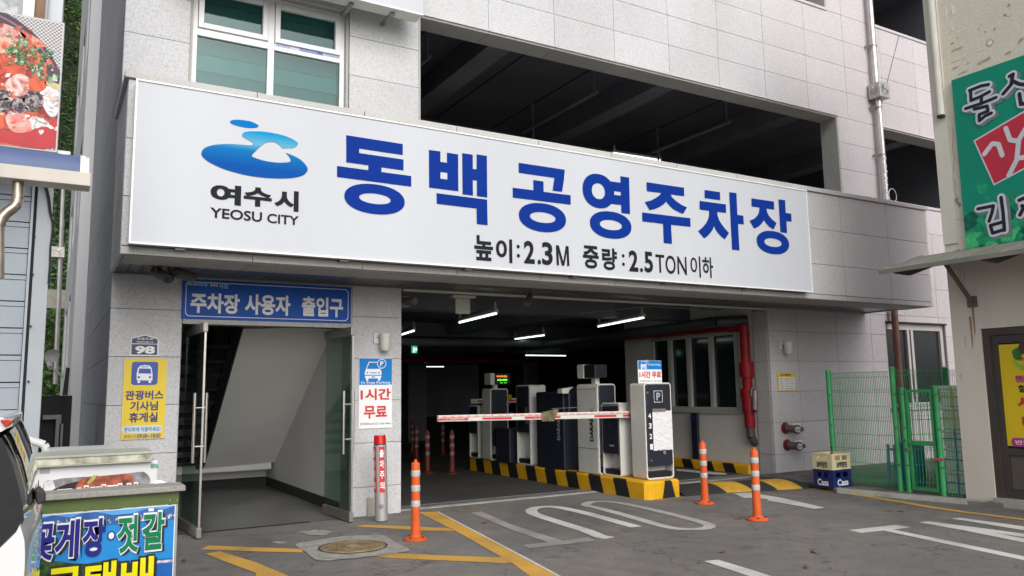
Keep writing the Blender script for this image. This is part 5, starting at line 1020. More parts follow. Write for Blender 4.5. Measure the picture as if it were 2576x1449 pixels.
# green mesh fence in the line of the beige wall
XF = 10.13
gf = thing('mesh_fence', 'green welded mesh fence panel between two tall posts beside the crates', 'fence', (XF, 7.4, .05))
def gpost(x, y, h, parent): 
    obj('post', MB().cyl((x, y, .05), (x, y, h-.03), .038, n=16).lathe((x, y, h-.03), [(.043, 0), (.043, .015), (.025, .032), (.006, .036)], 16), green_p, parent, smooth=True)
    for z in (.4, .9, 1.35): obj('clip', MB().box((x-.044, y-.044, z), (x-.034, y-.02, z+.016)), mat('rusty_clip', (.14, .09, .05), .6), parent)
def meshpanel(a, b_, z0, z1, parent, sv=.05, rows=None, name='mesh'):
    """welded mesh: every wire a real bar, joined because far over 300"""
    a = Vector(a); b_ = Vector(b_); L_ = (b_-a).length; d = (b_-a)/L_; n = Vector((d.y, -d.x, 0)); o = MB(); r = .0034
    k = int(L_/sv)
    for i in range(1, k+1):
        p = a+d*(L_*i/(k+1)); z_ = z0; bend = [(0, z0), (.02, z0+.04), (0, z0+.08), (0, z1-.08), (.022, z1-.04), (0, z1)]
        for (o0, za), (o1, zb) in zip(bend, bend[1:]): o.cyl(p+n*o0+Vector((0, 0, za)), p+n*o1+Vector((0, 0, zb)), r, r, 4, False)
    rows = rows or [z0+.01, z0+.08, z0+.30, z0+.50, z0+.70, z0+.9, z0+1.1, z0+1.3, z1-.08, z1-.01]
    for z in rows:
        if z < z1: o.cyl(a+n*.003+Vector((0, 0, z)), b_+n*.003+Vector((0, 0, z)), .0032, .0032, 4, False)
    return obj(name, o, green_p, parent, kind='stuff', fix=False)
gpost(XF, 7.93, 1.72, gf); gpost(XF, 6.885, 1.735, gf); meshpanel((XF, 7.89, 0), (XF, 6.93, 0), .09, 1.68, gf, .028)
g2 = thing('mesh_fence', 'green welded mesh fence running behind the gate towards the beige building', 'fence', (10.9, 6.92, .05)); gpost(11.45, 6.93, 1.735, g2); meshpanel((XF+.04, 6.93, 0), (12.6, 6.93, 0), .09, 1.70, g2, .045)
gt = thing('mesh_gate', 'green framed mesh gate with chain and padlock between two shorter posts', 'gate', (XF, 6.5, .05))
gpost(XF, 6.76, 1.45, gt); gpost(XF, 6.28, 1.47, gt)
fr_ = MB(); ya, yb_ = 6.325, 6.705
for bx_ in (((XF-.02, ya, .09), (XF+.02, ya+.035, 1.42)), ((XF-.02, yb_-.035, .09), (XF+.02, yb_, 1.42)), ((XF-.02, ya+.035, 1.385), (XF+.02, yb_-.035, 1.42)), ((XF-.02, ya+.035, .09), (XF+.02, yb_-.035, .125)), ((XF-.02, ya+.035, .68), (XF+.02, yb_-.035, .74))): fr_.box(*bx_)
obj('gate_frame', fr_, green_p, gt, bevel=.004); meshpanel((XF-.012, yb_-.035, 0), (XF-.012, ya+.035, 0), .125, 1.385, gt, .045)
lk = MB(); cp = Vector((XF-.05, 6.70, .74))
for i in range(9):
    a = i*.7; lk.cyl(cp+Vector((-.01, .04*math.cos(a), .035*math.sin(a*1.3))), cp+Vector((-.015, .04*math.cos(a+.5), .035*math.sin(a*1.3+.6)-.01)), .008, n=6)
obj('chain', lk, green_p, gt, kind='stuff'); obj('padlock', MB().box((XF-.07, 6.68, .60), (XF-.045, 6.72, .65)), steel_d, gt, bevel=.004)
obj('ribbon', MB().box((XF-.045, 6.22, .50), (XF-.04, 6.36, .53)), mat('pink_ribbon', (.55, .06, .22), .5), gt)
g3 = thing('mesh_fence', 'narrow green mesh panel between the gate and the beige building', 'fence', (XF, 6.12, .05)); meshpanel((XF, 6.24, 0), (XF, 6.01, 0), .06, 1.46, g3, .045)
# foam boxes and bits in the yard
foam = mat('white_foam', (.66, .68, .66), .7, .08, 8)
strapc = {'y': mat('yellow_strap', (.55, .45, .03), .5), 'b': mat('blue_strap', (.02, .10, .40), .5)}
z = .05
for i, (h, c, lb) in enumerate(((.30, 'b', 'bottom white foam box of the stack, blue straps'), (.30, 'b', 'second white foam box from the bottom of the stack, blue straps'), (.24, 'b', 'middle white foam box of the stack behind the mesh'), (.30, 'y', 'fourth foam box from the bottom, tied with yellow straps'), (.28, 'y', 'topmost white foam box tied with yellow straps'))):
    fy = pX(10.45, (2374, 1100)).y
    t = thing('foam_box', lb, 'box', (10.7, fy-.25, z), 'white foam boxes stacked behind the fence'); dx = random.uniform(-.02, .02)
    obj('body', MB().box((10.45+dx, fy-.5, z), (10.9+dx, fy, z+h-.055)), foam, t, bevel=.01); obj('lid', MB().box((10.44+dx, fy-.51, z+h-.052), (10.91+dx, fy+.01, z+h-.004)), foam, t, bevel=.01)
    for k in (.35, .75): obj('strap', MB().box((10.437+dx, fy-.5*k, z+.001), (10.4395+dx, fy-.5*k+.015, z+h-.004)), strapc[c], t)
    obj('strap', MB().box((10.435+dx, fy-.51, z+h*.45), (10.4375+dx, fy+.01, z+h*.45+.014)), strapc[c], t); z += h
hy = pX(10.75, (2243, 1160)).y; t = thing('hand_truck', 'light blue steel frame of a hand cart leaning behind the tall fence post', 'cart', (10.75, hy, .05)); lb_ = mat('light_blue_steel', (.10, .28, .42), .45, .2)
for y in (hy-.05, hy+.06): obj('upright', MB().cyl((10.75, y, .06), (10.78, y, .62), .022, n=8), lb_, t)
for z_ in (.3, .55): obj('crossbar', MB().cyl((10.76+.04*z_, hy-.05, z_), (10.76+.04*z_, hy+.06, z_), .014, n=8), lb_, t)
t = thing('blue_barrel', 'blue plastic barrel standing in the yard behind the fence post', 'barrel', (10.95, 7.2, .05)); obj('body', MB().lathe((10.95, 7.25, .05), [(.17, 0), (.19, .05), (.19, .55), (.16, .6)], 20), mat('barrel_blue', (.02, .10, .36), .45), t, smooth=True); obj('rim', MB().lathe((10.95, 7.25, .42), [(.195, 0), (.195, .03)], 20), mat('barrel_blue', (0,)*3), t)
# hose connections on the right wall
for (x, y, lb) in ((125, 338, 'upper'), (140, 465, 'lower')):
    p = pY(YF, q(3, 2, x+3, y-5)); t = thing('hose_connection', f'{lb} fire hose connection with red flange and white cap on the right wall', 'fire hydrant', p, 'fire hose connections on the wall'); p = Vector(p)
    obj('flange', MB().cyl(p+Vector((0, -.012, 0)), p+Vector((0, -.002, 0)), .098, n=28), mat('dull_red', (.17, .012, .014), .5), t); out_ = p+Vector((.09, -.16, -.02)); obj('elbow', MB().cyl(p+Vector((0, -.01, 0)), out_, .062, n=18), mat('iron_brown', (.09, .065, .06), .5, .2), t, smooth=True)
    obj('outlet', MB().cyl(out_, out_+Vector((-.01, -.03, 0)), .078, n=20), MATS['iron_brown'], t, smooth=True); obj('cap', MB().cyl(out_+Vector((-.010, -.031, 0)), out_+Vector((-.014, -.05, 0)), .05, n=20), mat('cap_white', (.5, .5, .5), .4), t); obj('grip', MB().box(tuple(out_+Vector((-.05, -.06, -.008))), tuple(out_+Vector((.03, -.048, .008)))), steel_d, t)
    obj('side_outlet', MB().cyl(out_, out_+Vector((.15, .0, 0)), .035, n=12), MATS['iron_brown'], t)
    px_ = rectY(YF-.01, q(3, 2, x+65, y-38), q(3, 2, x+122, y+20)); pl = thing('instruction_plate', f'small white plate with red print right of the {lb} hose connection', 'sign', (px_[0], YF, px_[1])); obj('plate', MB().box((px_[0], YF-.012, px_[1]), (px_[2], YF-.002, px_[3])), white, pl); Fq = FY(YF-.012); w_, h_ = px_[2]-px_[0], px_[3]-px_[1]
    text(Fq, '송수구', (px_[0]+.1*w_, px_[1]+.55*h_, px_[2]-.1*w_, px_[3]-.12*h_), redv, pl, .03, .003); text(Fq, '연결살수설비', (px_[0]+.1*w_, px_[1]+.3*h_, px_[2]-.1*w_, px_[1]+.48*h_), redv, pl, .02, .003)
# ---- beige building, its street face in the plane X = 10.12
XB = 10.12
bb = thing('beige_building', 'old cream rendered shop building with peeling paint at the right edge', 'building', (12, 4, 0))
def bx(name, M, *boxes, parent=bb, **k):
    mb = MB()
    for b_ in boxes: mb.box(*b_)
    return obj(name, mb, M, parent, **k)
lowb = mat('cream_lower_render', (.66, .61, .54), .9, .10, 1.5, bump=.25, streak=True)
D0, D1 = 5.62, 3.4                                                  # door opening
bx('upper_wall', beige, ((XB, -2, 3.10), (13.2, 5.985, 8.6)))
bx('lower_wall', lowb, ((XB+.001, D0, .0), (13.2, 5.985, 3.098)), ((XB+.001, D1, 2.17), (13.2, D0-.001, 3.098)), ((XB+.001, -2, 0), (13.2, D1-.001, 3.098)), ((XB+.4, D1, 0), (13.2, D0-.001, 2.168)))
bx('door_step', conc_l, ((XB-.05, D1, .0), (XB+.39, D0-.002, .10)))
dfm = mat('brown_door_frame', (.075, .065, .058), .4, .1, metal=.3)
dr = bx('door', dfm, ((XB+.02, D0-.09, .10), (XB+.14, D0-.003, 2.165)), ((XB+.02, D1, 2.08), (XB+.14, D0-.09, 2.165)), ((XB+.05, D0-.17, .10), (XB+.12, D0-.09, 2.08)), ((XB+.05, D1, 1.98), (XB+.12, D0-.17, 2.08)), ((XB+.05, D1, .10), (XB+.12, D0-.17, .20)), ((XB+.05, D1, .62), (XB+.12, D0-.17, .70)))
obj('lower_panel', MB().box((XB+.075, D1, .20), (XB+.10, D0-.17, .62)), mat('brown_panel', (.10, .085, .075), .4, .05), dr, bevel=.01); obj('glass', MB().box((XB+.085, D1, .70), (XB+.095, D0-.17, 1.98)), dkg, dr)
# relief on the upper wall: pilaster edge, scars of removed tiles and tape
bx('corner_strip', mat('cream_trim', (.60, .58, .50), .9, .1, 2, streak=True, bump=.3), ((XB-.02, 5.80, 3.3), (XB-.001, 5.984, 8.6)))
rp_ = thing('white_drainpipe', 'old cream plastic drainpipe ending in midair on the beige wall', 'pipe', (XB-.06, 5.85, 5.0)); obj('pipe', MB().cyl((XB-.06, 5.845, 5.02), (XB-.06, 5.845, 8.6), .045, n=14), mat('cream_pipe', (.55, .54, .49), .6, .1, 4), rp_, smooth=True); obj('stub', MB().cyl((XB-.06, 5.845, 4.99), (XB-.06, 5.845, 5.02), .05, n=12), blackm, rp_)
random.seed(11); sm_ = [mat('scar_pale', (.70, .68, .62), .9, .2, 12), mat('scar_brown', (.40, .35, .26), .9, .3, 12), mat('scar_grey', (.26, .25, .22), .9, .3, 12), mat('scar_teal', (.25, .34, .33), .9, .2)]
FBx = FX(XB)
def zx(x, y): p = pX(XB, sh(3700, 0, 2.069)(x, y)); return (-p.y, p.z)
for (pts, k) in (([(297, 140), (370, 97), (372, 107), (298, 150)], 0), ([(168, 180), (205, 150), (203, 162), (170, 190)], 0), ([(137, 262), (217, 222), (215, 234), (140, 270)], 0), ([(98, 408), (190, 375), (188, 388), (97, 425)], 1), ([(98, 490), (260, 448), (215, 465), (98, 512)], 0), ([(322, 405), (365, 385), (368, 402), (322, 422)], 0), ([(310, 510), (395, 470), (410, 447), (418, 480), (312, 530)], 1), ([(105, 555), (155, 540), (150, 548), (108, 566)], 1), ([(150, 603), (225, 570), (226, 578), (150, 612)], 1), ([(537, 435), (582, 412), (584, 428), (537, 448)], 1), ([(520, 120), (548, 115), (550, 125), (522, 132)], 2), ([(550, 115), (584, 108), (580, 128), (553, 132)], 0), ([(640, 355), (655, 320), (683, 305), (684, 320), (660, 340), (645, 357)], 3), ([(552, 60), (560, 30), (575, 28), (578, 45)], 3), ([(92, 352), (118, 345), (116, 355), (93, 362)], 2), ([(222, 515), (243, 507), (243, 514), (225, 521)], 1), ([(312, 240), (325, 222), (327, 230), (316, 243)], 2), ([(340, 200), (350, 192), (350, 197), (342, 204)], 2), ([(440, 240), (455, 225), (458, 235), (445, 250)], 2), ([(365, 258), (380, 255), (385, 262), (370, 266)], 2), ([(95, 215), (120, 213), (118, 250), (100, 262)], 0), ([(45, 20), (60, 15), (70, 130), (55, 160), (48, 120)], 0), ([(90, 30), (150, 60), (130, 110), (100, 120), (95, 80)], 0)):
    patch(FBx, [zx(*p) for p in pts], sm_[k], bb, .004+.001*k, 'plaster_scar')
for (x, y, r1_, r2_) in ((410, 349, .042, .033), (165, 290, .022, .012)):
    u, v = zx(x, y); obj('round_mark', MB().ring([FBx(*p, .006) for p in ell(u, v, r1_, r1_, 24)], [FBx(*p, .006) for p in ell(u, v, r2_, r2_, 24)]), sm_[2 if r1_ > .03 else 0], bb, fix=False); patch(FBx, ell(u, v, r2_, r2_, 20), sm_[0], bb, .005, 'round_mark')
def crk(pts, wd=.006, M=None): stroke(FBx, pts, wd, M or sm_[2], bb, .003, 'crack')
crk([zx(45, 980), zx(60, 1060), zx(52, 1120), zx(66, 1200), zx(60, 1300)], .02, sm_[2]); crk([zx(105, 1050), zx(112, 1110), zx(104, 1200), zx(120, 1290), zx(112, 1400)], .006)
def zy(x, y): p = pX(XB, sh(3700, 700, 1.81)(x, y)); return (-p.y, p.z)
for pts in ([(100, 0), (112, 40), (108, 90), (122, 140)], [(143, 640), (150, 690), (146, 720)], [(165, 650), (178, 700), (170, 740)], [(185, 1130), (180, 1180), (190, 1200)], [(110, 300), (140, 295), (180, 300)], [(120, 460), (130, 480), (122, 495)], [(150, 1400), (158, 1440)]): crk([zy(*p) for p in pts], .006)
patch(FBx, [zy(*p) for p in ((108, 150), (135, 135), (130, 165), (155, 185), (145, 215), (125, 190), (108, 165))], sm_[2], bb, .004, 'plaster_scar')
rust = mat('rust_streak', (.34, .24, .13), .9, .3, 8)
for a_, w_ in (((232, 905), 60), ((215, 990), 30)): p = zy(*a_); patch(FBx, [(p[0]-.012, p[1]), (p[0]+.02, p[1]), (p[0]+.012, p[1]-.35), (p[0], p[1]-.42)], rust, bb, .004, 'rust_stain')
# ---- big green sign
gs = thing('kimchi_sign', 'large green shop sign with black brush lettering and a tilted red square', 'sign', (XB, 4.5, 3.18))
XG = XB-.05; rg = (-5.675, 3.185, -2.6, 5.445); green_s = mat('sign_green', (.004, .24, .155), .5, .06, 1.5, spec=.2)
obj('panel', MB().box((XG, 2.6, rg[1]), (XB-.004, 5.675, rg[3])), green_s, gs, bevel=.004); FG = FX(XG)
lmats = [mat('printed_leaf_light', (.05, .42, .16), .5, .4, 9, spec=.2), mat('printed_leaf_dark', (.006, .12, .075), .5, .4, 12, spec=.2), mat('printed_leaf_mid', (.012, .27, .13), .5, .4, 10, spec=.2)]
random.seed(21)
for i in range(110):
    u = random.uniform(-5.66, -4.3); v = 3.2+abs(random.gauss(0, .30)); rad = random.uniform(.03, .11)*(1.25-(v-3.2)*.6)
    if rad < .02 or v > 4.0: continue
    pts = [(min(max(u+rad*random.uniform(.6, 1.2)*math.cos(t), -5.672), -2.7), max(v+rad*random.uniform(.55, 1.1)*math.sin(t), 3.19)) for t in [2*math.pi*k/11 for k in range(11)]]
    patch(FG, smooth_path(pts, 2), lmats[0 if v < 3.42 and u < -5.1 and random.random() < .6 else random.choice((1, 2, 2))], gs, .001+i*.00003, 'leaf_print')
ga = lambda x, y: (lambda p: (-p.y, p.z))(pX(XG-.004, sh(3700, 0, 2.069)(x, y)))
gb_ = lambda x, y: (lambda p: (-p.y, p.z))(pX(XG-.004, sh(3700, 700, 1.81)(x, y)))
ink = mat('brush_black', (.018, .018, .035), .5, spec=.2); shad = mat('print_shadow_grey', (.16, .20, .20), .5, spec=.2); wh = mat('print_white', (.58, .60, .64), .5, spec=.2)
def brush(g, strokes, w_=.055, wo=.125, sh_=True):
    k = 0
    for st in strokes:
        P = [g(*p) for p in st]
        if sh_: stroke(FG, [(u+.035, v-.03) for u, v in P], wo*1.02, shad, gs, .0060+k*.0005)
        stroke(FG, P, wo, wh, gs, .0092+k*.0005); stroke(FG, P, w_, ink, gs, .0125+k*.0005); k += 1
brush(ga, [[(245, 738), (340, 700), (400, 690)], [(255, 740), (258, 815)], [(258, 820), (330, 790), (408, 748)], [(345, 795), (340, 840)], [(215, 885), (340, 845), (462, 795)], [(285, 890), (390, 865), (398, 905), (325, 935), (328, 980)], [(328, 985), (375, 945), (425, 922)]], .042, .10)
brush(ga, [[(572, 622), (600, 605), (585, 690), (520, 765)], [(595, 660), (650, 685), (690, 690)], [(652, 765), (665, 850), (760, 830)], [(740, 560), (745, 780)], [(745, 660), (800, 650)]], .045, .10)
brush(gb_, [[(275, 222), (385, 200), (375, 250), (355, 310)], [(440, 140), (455, 250), (462, 360)], [(365, 340), (380, 395), (460, 370)], [(365, 340), (455, 315)], [(462, 320), (465, 375)]], .042, .10)
brush(gb_, [[(570, 160), (640, 130)], [(575, 265), (600, 215), (660, 150)], [(590, 200), (700, 250)], [(720, 90), (730, 300)]], .045, .10)
sq = [ga(290, 1150), ga(683, 918)]; c0 = ga(290, 1150); c1 = (ga(683, 918)); dx_, dz_ = c1[0]-c0[0], c1[1]-c0[1]; nx_, nz_ = dz_, -dx_
Q = [c0, c1, (c1[0]+nx_, c1[1]+nz_), (c0[0]+nx_, c0[1]+nz_)]; Q = [(min(u, -2.65), v) for u, v in Q]; qc = (sum(p[0] for p in Q)/4, sum(p[1] for p in Q)/4)
patch(FG, [(qc[0]+(u-qc[0])*1.06, qc[1]+(v-qc[1])*1.06) for u, v in Q], wh, gs, .0045); patch(FG, Q, mat('print_red', (.50, .035, .06), .5, .06, spec=.2), gs, .0055)
for i, st in enumerate(([(365, 1255), (430, 1170), (480, 1175), (510, 1265)], [(540, 1045), (575, 1140), (640, 1150), (700, 1050)], [(645, 1150), (630, 1300), (565, 1430)], [(640, 1290), (760, 1270)])):
    stroke(FG, [ga(*p) for p in st], .058, wh, gs, .0075+i*.0008)
# ---- tin awning with bracket
aw = thing('tin_awning', 'weathered grey metal awning with a diagonal strut above the shop door', 'awning', (XB, 5, 3.1))
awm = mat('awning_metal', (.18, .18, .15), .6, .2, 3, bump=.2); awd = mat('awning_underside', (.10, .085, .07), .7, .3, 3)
xo = XB-.95; zo = 2.93; ns = 12
A0 = 6.75; tipx = pY(A0, (2232, 686))
for i in range(ns):
    ya, yb = 6.30-i*.5, 6.30-(i+1)*.5+.006
    o = MB().prism([Vector((XB-.002, ya, 3.19)), Vector((XB-.002, yb, 3.19)), Vector((xo, yb, zo)), Vector((xo, ya, zo))], (0, 0, .012)); obj('sheet', o, awm, aw)
    obj('seam', MB().prism([Vector((XB-.004, ya-.012, 3.203)), Vector((XB-.004, ya+.012, 3.203)), Vector((xo, ya+.012, zo+.013)), Vector((xo, ya-.012, zo+.013))], (0, 0, .014)), awm, aw)
bx('front_edge', awm, ((xo-.012, .3, zo-.035), (xo-.001, 6.30, zo+.02)), parent=aw)
for y in (6.1, 5.0, 3.9, 2.8): obj('rib', MB().prism([Vector((XB-.003, y, 3.18)), Vector((xo+.05, y, zo-.005)), Vector((xo+.05, y, zo-.04)), Vector((xo+.35, y, zo-.05)), Vector((XB-.003, y, 3.05))], (0, .04, 0)), awd, aw)
bx('underside', awd, ((XB-.12, .3, 3.06), (XB-.003, 6.0, 3.12)), parent=aw)
s0 = pX(XB-.03, (2443, 757)); s1 = Vector((XB-.46, s0.y+.06, 3.03)); obj('strut', MB().cyl(s0, s1, .028, n=4), mat('brown_strut', (.16, .12, .085), .6, .3, 6), aw); obj('foot_plate', MB().box((XB-.02, s0.y-.06, s0.z-.08), (XB-.001, s0.y+.06, s0.z+.06)), MATS['brown_strut'], aw)
# ---- yellow poster in the door
yp = thing('yellow_poster', 'bright yellow poster with red Korean words and a leaf drawing filling the shop door', 'poster', (XB, 5, .73)); rpz = (-5.45, .73, -3.6, 1.96)
obj('sheet', MB().box((XB+.060, 3.6, .73), (XB+.0725, 5.45, 1.96)), yellow_s, yp); FPo = FX(XB+.06)
def pp_(x, y): p = pX(XB+.056, q(3, 1, x, y)); return (-p.y, p.z)
def pq(x, y): p = pX(XB+.056, q(3, 2, x, y)); return (-p.y, p.z)
lg_ = mat('poster_green', (.03, .16, .03), .5, .3, 20); 
patch(FPo, smooth_path([pp_(*p) for p in ((1843, 1200), (1870, 1178), (1892, 1175), (1905, 1200), (1915, 1230), (1900, 1262), (1870, 1268), (1848, 1240))], 3), lg_, yp, .003)
patch(FPo, smooth_path([pp_(*p) for p in ((1890, 1160), (1925, 1125), (1990, 1120), (2010, 1180), (1990, 1215), (1930, 1225), (1897, 1205))], 3), mat('poster_brown', (.07, .035, .025), .6), yp, .0035)
patch(FPo, [pp_(*p) for p in ((1845, 1262), (1905, 1300), (1990, 1330), (1990, 1370), (1910, 1345), (1868, 1310))], mat('poster_lime', (.28, .45, .05), .5), yp, .004)
text(FPo, '맛있는김치', (pp_(1895, 1300)[0], pp_(1, 1345)[1]-.0, pp_(1895, 1300)[0]+.3, pp_(1, 1345)[1]+.045), darkgrey, yp, .02, .006)
def rr_(a_, b_, c_, d_, f=pp_): A, B = f(a_, b_), f(c_, d_); return (A[0], B[1], B[0], A[1])
mag = mat('magenta_print', (.42, .03, .22), .5)
y0p = pp_(1860, 1385)[1]; x0p = pp_(1860, 1385)[0]
text(FPo, '뚱딴지김치', (x0p, y0p-.085, x0p+.62, y0p), mag, yp, .03, .004)
x0p, y0p = pq(1885, 8); text(FPo, '할머니 손맛', (x0p, y0p-.09, x0p+.6, y0p), darkgrey, yp, .02, .004)
x0p, y0p = pq(1875, 95); text(FPo, '사랑담은', (x0p, y0p-.14, x0p+.7, y0p), redv, yp, .05, .004)
x0p, y0p = pq(1915, 240); text(FPo, '반찬가게', (x0p, y0p-.14, x0p+.75, y0p), redv, yp, .05, .004)
x0p, y0p = pq(1832, 405); patch(FPo, rrect(x0p, y0p-.105, x0p+.9, y0p, .05), mag, yp, .003); text(FPo, '반찬은 정성입니다', (x0p+.05, y0p-.08, x0p+.82, y0p-.025), white, yp, .02, .006)
# ================================================================ LEFT SIDE
# ---- hillside and plants far behind the alley
hill = MB(); nx, ny = 10, 14; random.seed(9)
HS = 2.7/1.2
vs = [(-26+3.6*i, 40+1.2*j, -.5+2.7*j+random.uniform(-.3, .3)) for j in range(ny+1) for i in range(nx+1)]
hill.add(vs, [(j*(nx+1)+i, j*(nx+1)+i+1, (j+1)*(nx+1)+i+1, (j+1)*(nx+1)+i) for j in range(ny) for i in range(nx)])
struct(obj('hillside', hill, mat('hill_soil', (.025, .035, .015), .9, .4, .6), fix=False))
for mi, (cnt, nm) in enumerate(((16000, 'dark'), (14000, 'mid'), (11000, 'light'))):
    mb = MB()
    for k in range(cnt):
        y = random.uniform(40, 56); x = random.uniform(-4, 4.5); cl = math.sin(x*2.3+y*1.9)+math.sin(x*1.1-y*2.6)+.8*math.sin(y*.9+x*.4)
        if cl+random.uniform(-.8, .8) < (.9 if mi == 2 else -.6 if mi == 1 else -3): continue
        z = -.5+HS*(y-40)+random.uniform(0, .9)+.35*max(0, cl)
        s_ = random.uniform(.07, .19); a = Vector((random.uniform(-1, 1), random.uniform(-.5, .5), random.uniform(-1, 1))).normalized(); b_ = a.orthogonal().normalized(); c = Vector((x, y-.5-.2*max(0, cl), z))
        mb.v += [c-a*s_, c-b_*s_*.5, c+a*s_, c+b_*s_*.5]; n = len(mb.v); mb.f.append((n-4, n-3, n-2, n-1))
    o = obj('hillside_foliage', mb, leafm[mi], None, fix=False, kind='stuff'); tag(o, ['deep green undergrowth covering the hillside behind the alley', 'mid green ivy leaves over the hillside behind the alley', 'bright yellowish green leaf patches on the clumps of the hillside'][mi], 'foliage')
rw_ = thing('retaining_wall', 'low rough stone retaining wall with green wire fence at the end of the alley', 'wall', (0, 30, 0))
a_ = pY(30, (112, 640)); 
obj('stone_wall', MB().box((-7, 30, pY(30, (130, 775)).z), (a_.x+.75, 30.4, pY(30, (130, 728)).z)), mat('old_concrete', (.30, .28, .24), .9, .3, 3), rw_)
wfm = MB(); zf0 = pY(30, (130, 728)).z; zf1 = pY(30, (130, 610)).z
for i in range(36): wfm.cyl((-5+i*.16, 30.1, zf0), (-5+i*.16, 30.1, zf1), .008, n=4, cap=False)
for i in range(5): wfm.cyl((-5, 30.1, zf0+(zf1-zf0)*i/4), (a_.x+.7, 30.1, zf0+(zf1-zf0)*i/4), .02, n=4)
obj('wire_mesh', wfm, mat('dark_green_wire', (.015, .09, .05), .5), rw_, kind='stuff')
lw = MB(); zt0 = pY(29.5, (130, 778)).z
for k in range(2600):
    c = Vector((random.uniform(-.8, 1.1), random.uniform(28.9, 29.9), random.uniform(-.1, zt0))); s_ = random.uniform(.05, .12); a = Vector((random.uniform(-1, 1), random.uniform(-.5, .5), random.uniform(-1, 1))).normalized(); b_ = a.orthogonal().normalized()
    lw.v += [c-a*s_, c-b_*s_*.5, c+a*s_, c+b_*s_*.5]; n = len(lw.v); lw.f.append((n-4, n-3, n-2, n-1))
tag(obj('low_hedge', lw, leafm[1], None, fix=False, kind='stuff'), 'leafy green hedge growing below the stone wall at the end of the alley', 'hedge')
pf = MB(); 
for k in range(10): p = pY(29.8, (116+random.uniform(0, 14), 948+random.uniform(-4, 6))); pf.lathe(p, [(.02, 0), (.07, .04), (.02, .09)], 7)
tag(obj('flower_cluster', pf, mat('pink_petals', (.7, .03, .25), .6), None, kind='stuff'), 'bright pink flowers low behind the shed corner', 'flowers')
# downpipe with star hoppers on the far rendered wall
YD = 17.5; fd = thing('rain_downpipe', 'thin steel downpipe with two square star hoppers beside the rendered wall', 'downpipe', pY(YD, (140, 966)))
obj('pipe', MB().cyl(pY(YD, (163, 400)), pY(YD, (139, 966)), .042, n=10), steel, fd)
for (x, y) in ((162, 396), (147, 636)):
    p = pY(YD, (x, y)); hb = obj('hopper_box', MB().box((p.x-.12, YD-.12, p.z-.10), (p.x+.10, YD+.1, p.z+.10)), mat('hopper_metal', (0,)*3), fd)
    o = MB()
    for k in range(12): t = 2*math.pi*k/12; o.cyl((p.x-.01+.02*math.cos(t), YD-.124, p.z+.02*math.sin(t)), (p.x-.01+.08*math.cos(t), YD-.124, p.z+.08*math.sin(t)), .006, n=4)
    obj('starburst', o, steel, hb, kind='stuff')
# satellite dish
sdh = thing('satellite_dish', 'pale round satellite dish on a bent arm between the shed and the parking building', 'satellite dish', pY(12, (140, 950)))
c = pY(12, q(0, 1, 402, 1248)); ra = (pY(12, q(0, 1, 465, 1248))-c).length; nrm = Vector((-.35, -1, .25)).normalized(); u = nrm.orthogonal().normalized(); v = nrm.cross(u); o = MB(); vs = []
for k in range(5):
    for i in range(24): t = 2*math.pi*i/24; rr_k = ra*k/4; vs.append(c+(u*math.cos(t)+v*math.sin(t))*rr_k+nrm*(.06*(k/4)**2))
o.add(vs, [(k*24+i, k*24+(i+1) % 24, (k+1)*24+(i+1) % 24, (k+1)*24+i) for k in range(4) for i in range(24)]); obj('reflector', o, mat('dish_grey', (.42, .42, .40), .5, .08), sdh, smooth=True, fix=False)
obj('arm', MB().tube([c+Vector((0, .02, -.02)), pY(12, q(0, 1, 395, 1330)), pY(12, q(0, 1, 480, 1400))], .016, 8), mat('arm_white', (.55, .54, .52), .5), sdh); obj('feed_horn', MB().cyl(pY(11.8, q(0, 1, 372, 1290)), pY(11.7, q(0, 1, 385, 1325)), .035, n=10), MATS['arm_white'], sdh)
# dark things at the end of the alley
dgt = thing('dark_gate', 'black panelled gate with grey frame closing the narrow alley', 'gate', (0, 9.9, 0))
def D_(Y, x, y): return pY(Y, q(0, 2, x, y))
a_, b_ = D_(11, 300, 90), D_(11, 525, 480); obj('leaf_panel', MB().box((a_.x, 11, 0), (b_.x, 11.06, a_.z)), blackm, dgt)
for x0, x1, y0 in ((425, 450, 235), (325, 450, 235), (450, 468, 300)):
    a1, b1 = D_(10.9, x0, y0), D_(10.9, x1, 490); z1 = a1.z
    obj('frame_post' if x1-x0 < 60 else 'frame_rail', MB().box((a1.x, 10.88, 0), (b1.x, 10.94, z1)) if x1-x0 < 60 else MB().box((a1.x, 10.87, z1-.05), (b1.x, 10.93, z1)), mat('gate_grey', (.22, .22, .22), .5), dgt)
a1, b1 = D_(10.5, 480, -130), D_(10.5, 522, 90); obj('tilted_panel', MB().prism([D_(10.5, *p) for p in ((500, -125), (528, -122), (510, 85), (470, 85))], (0, .04, 0)), blackm, dgt)
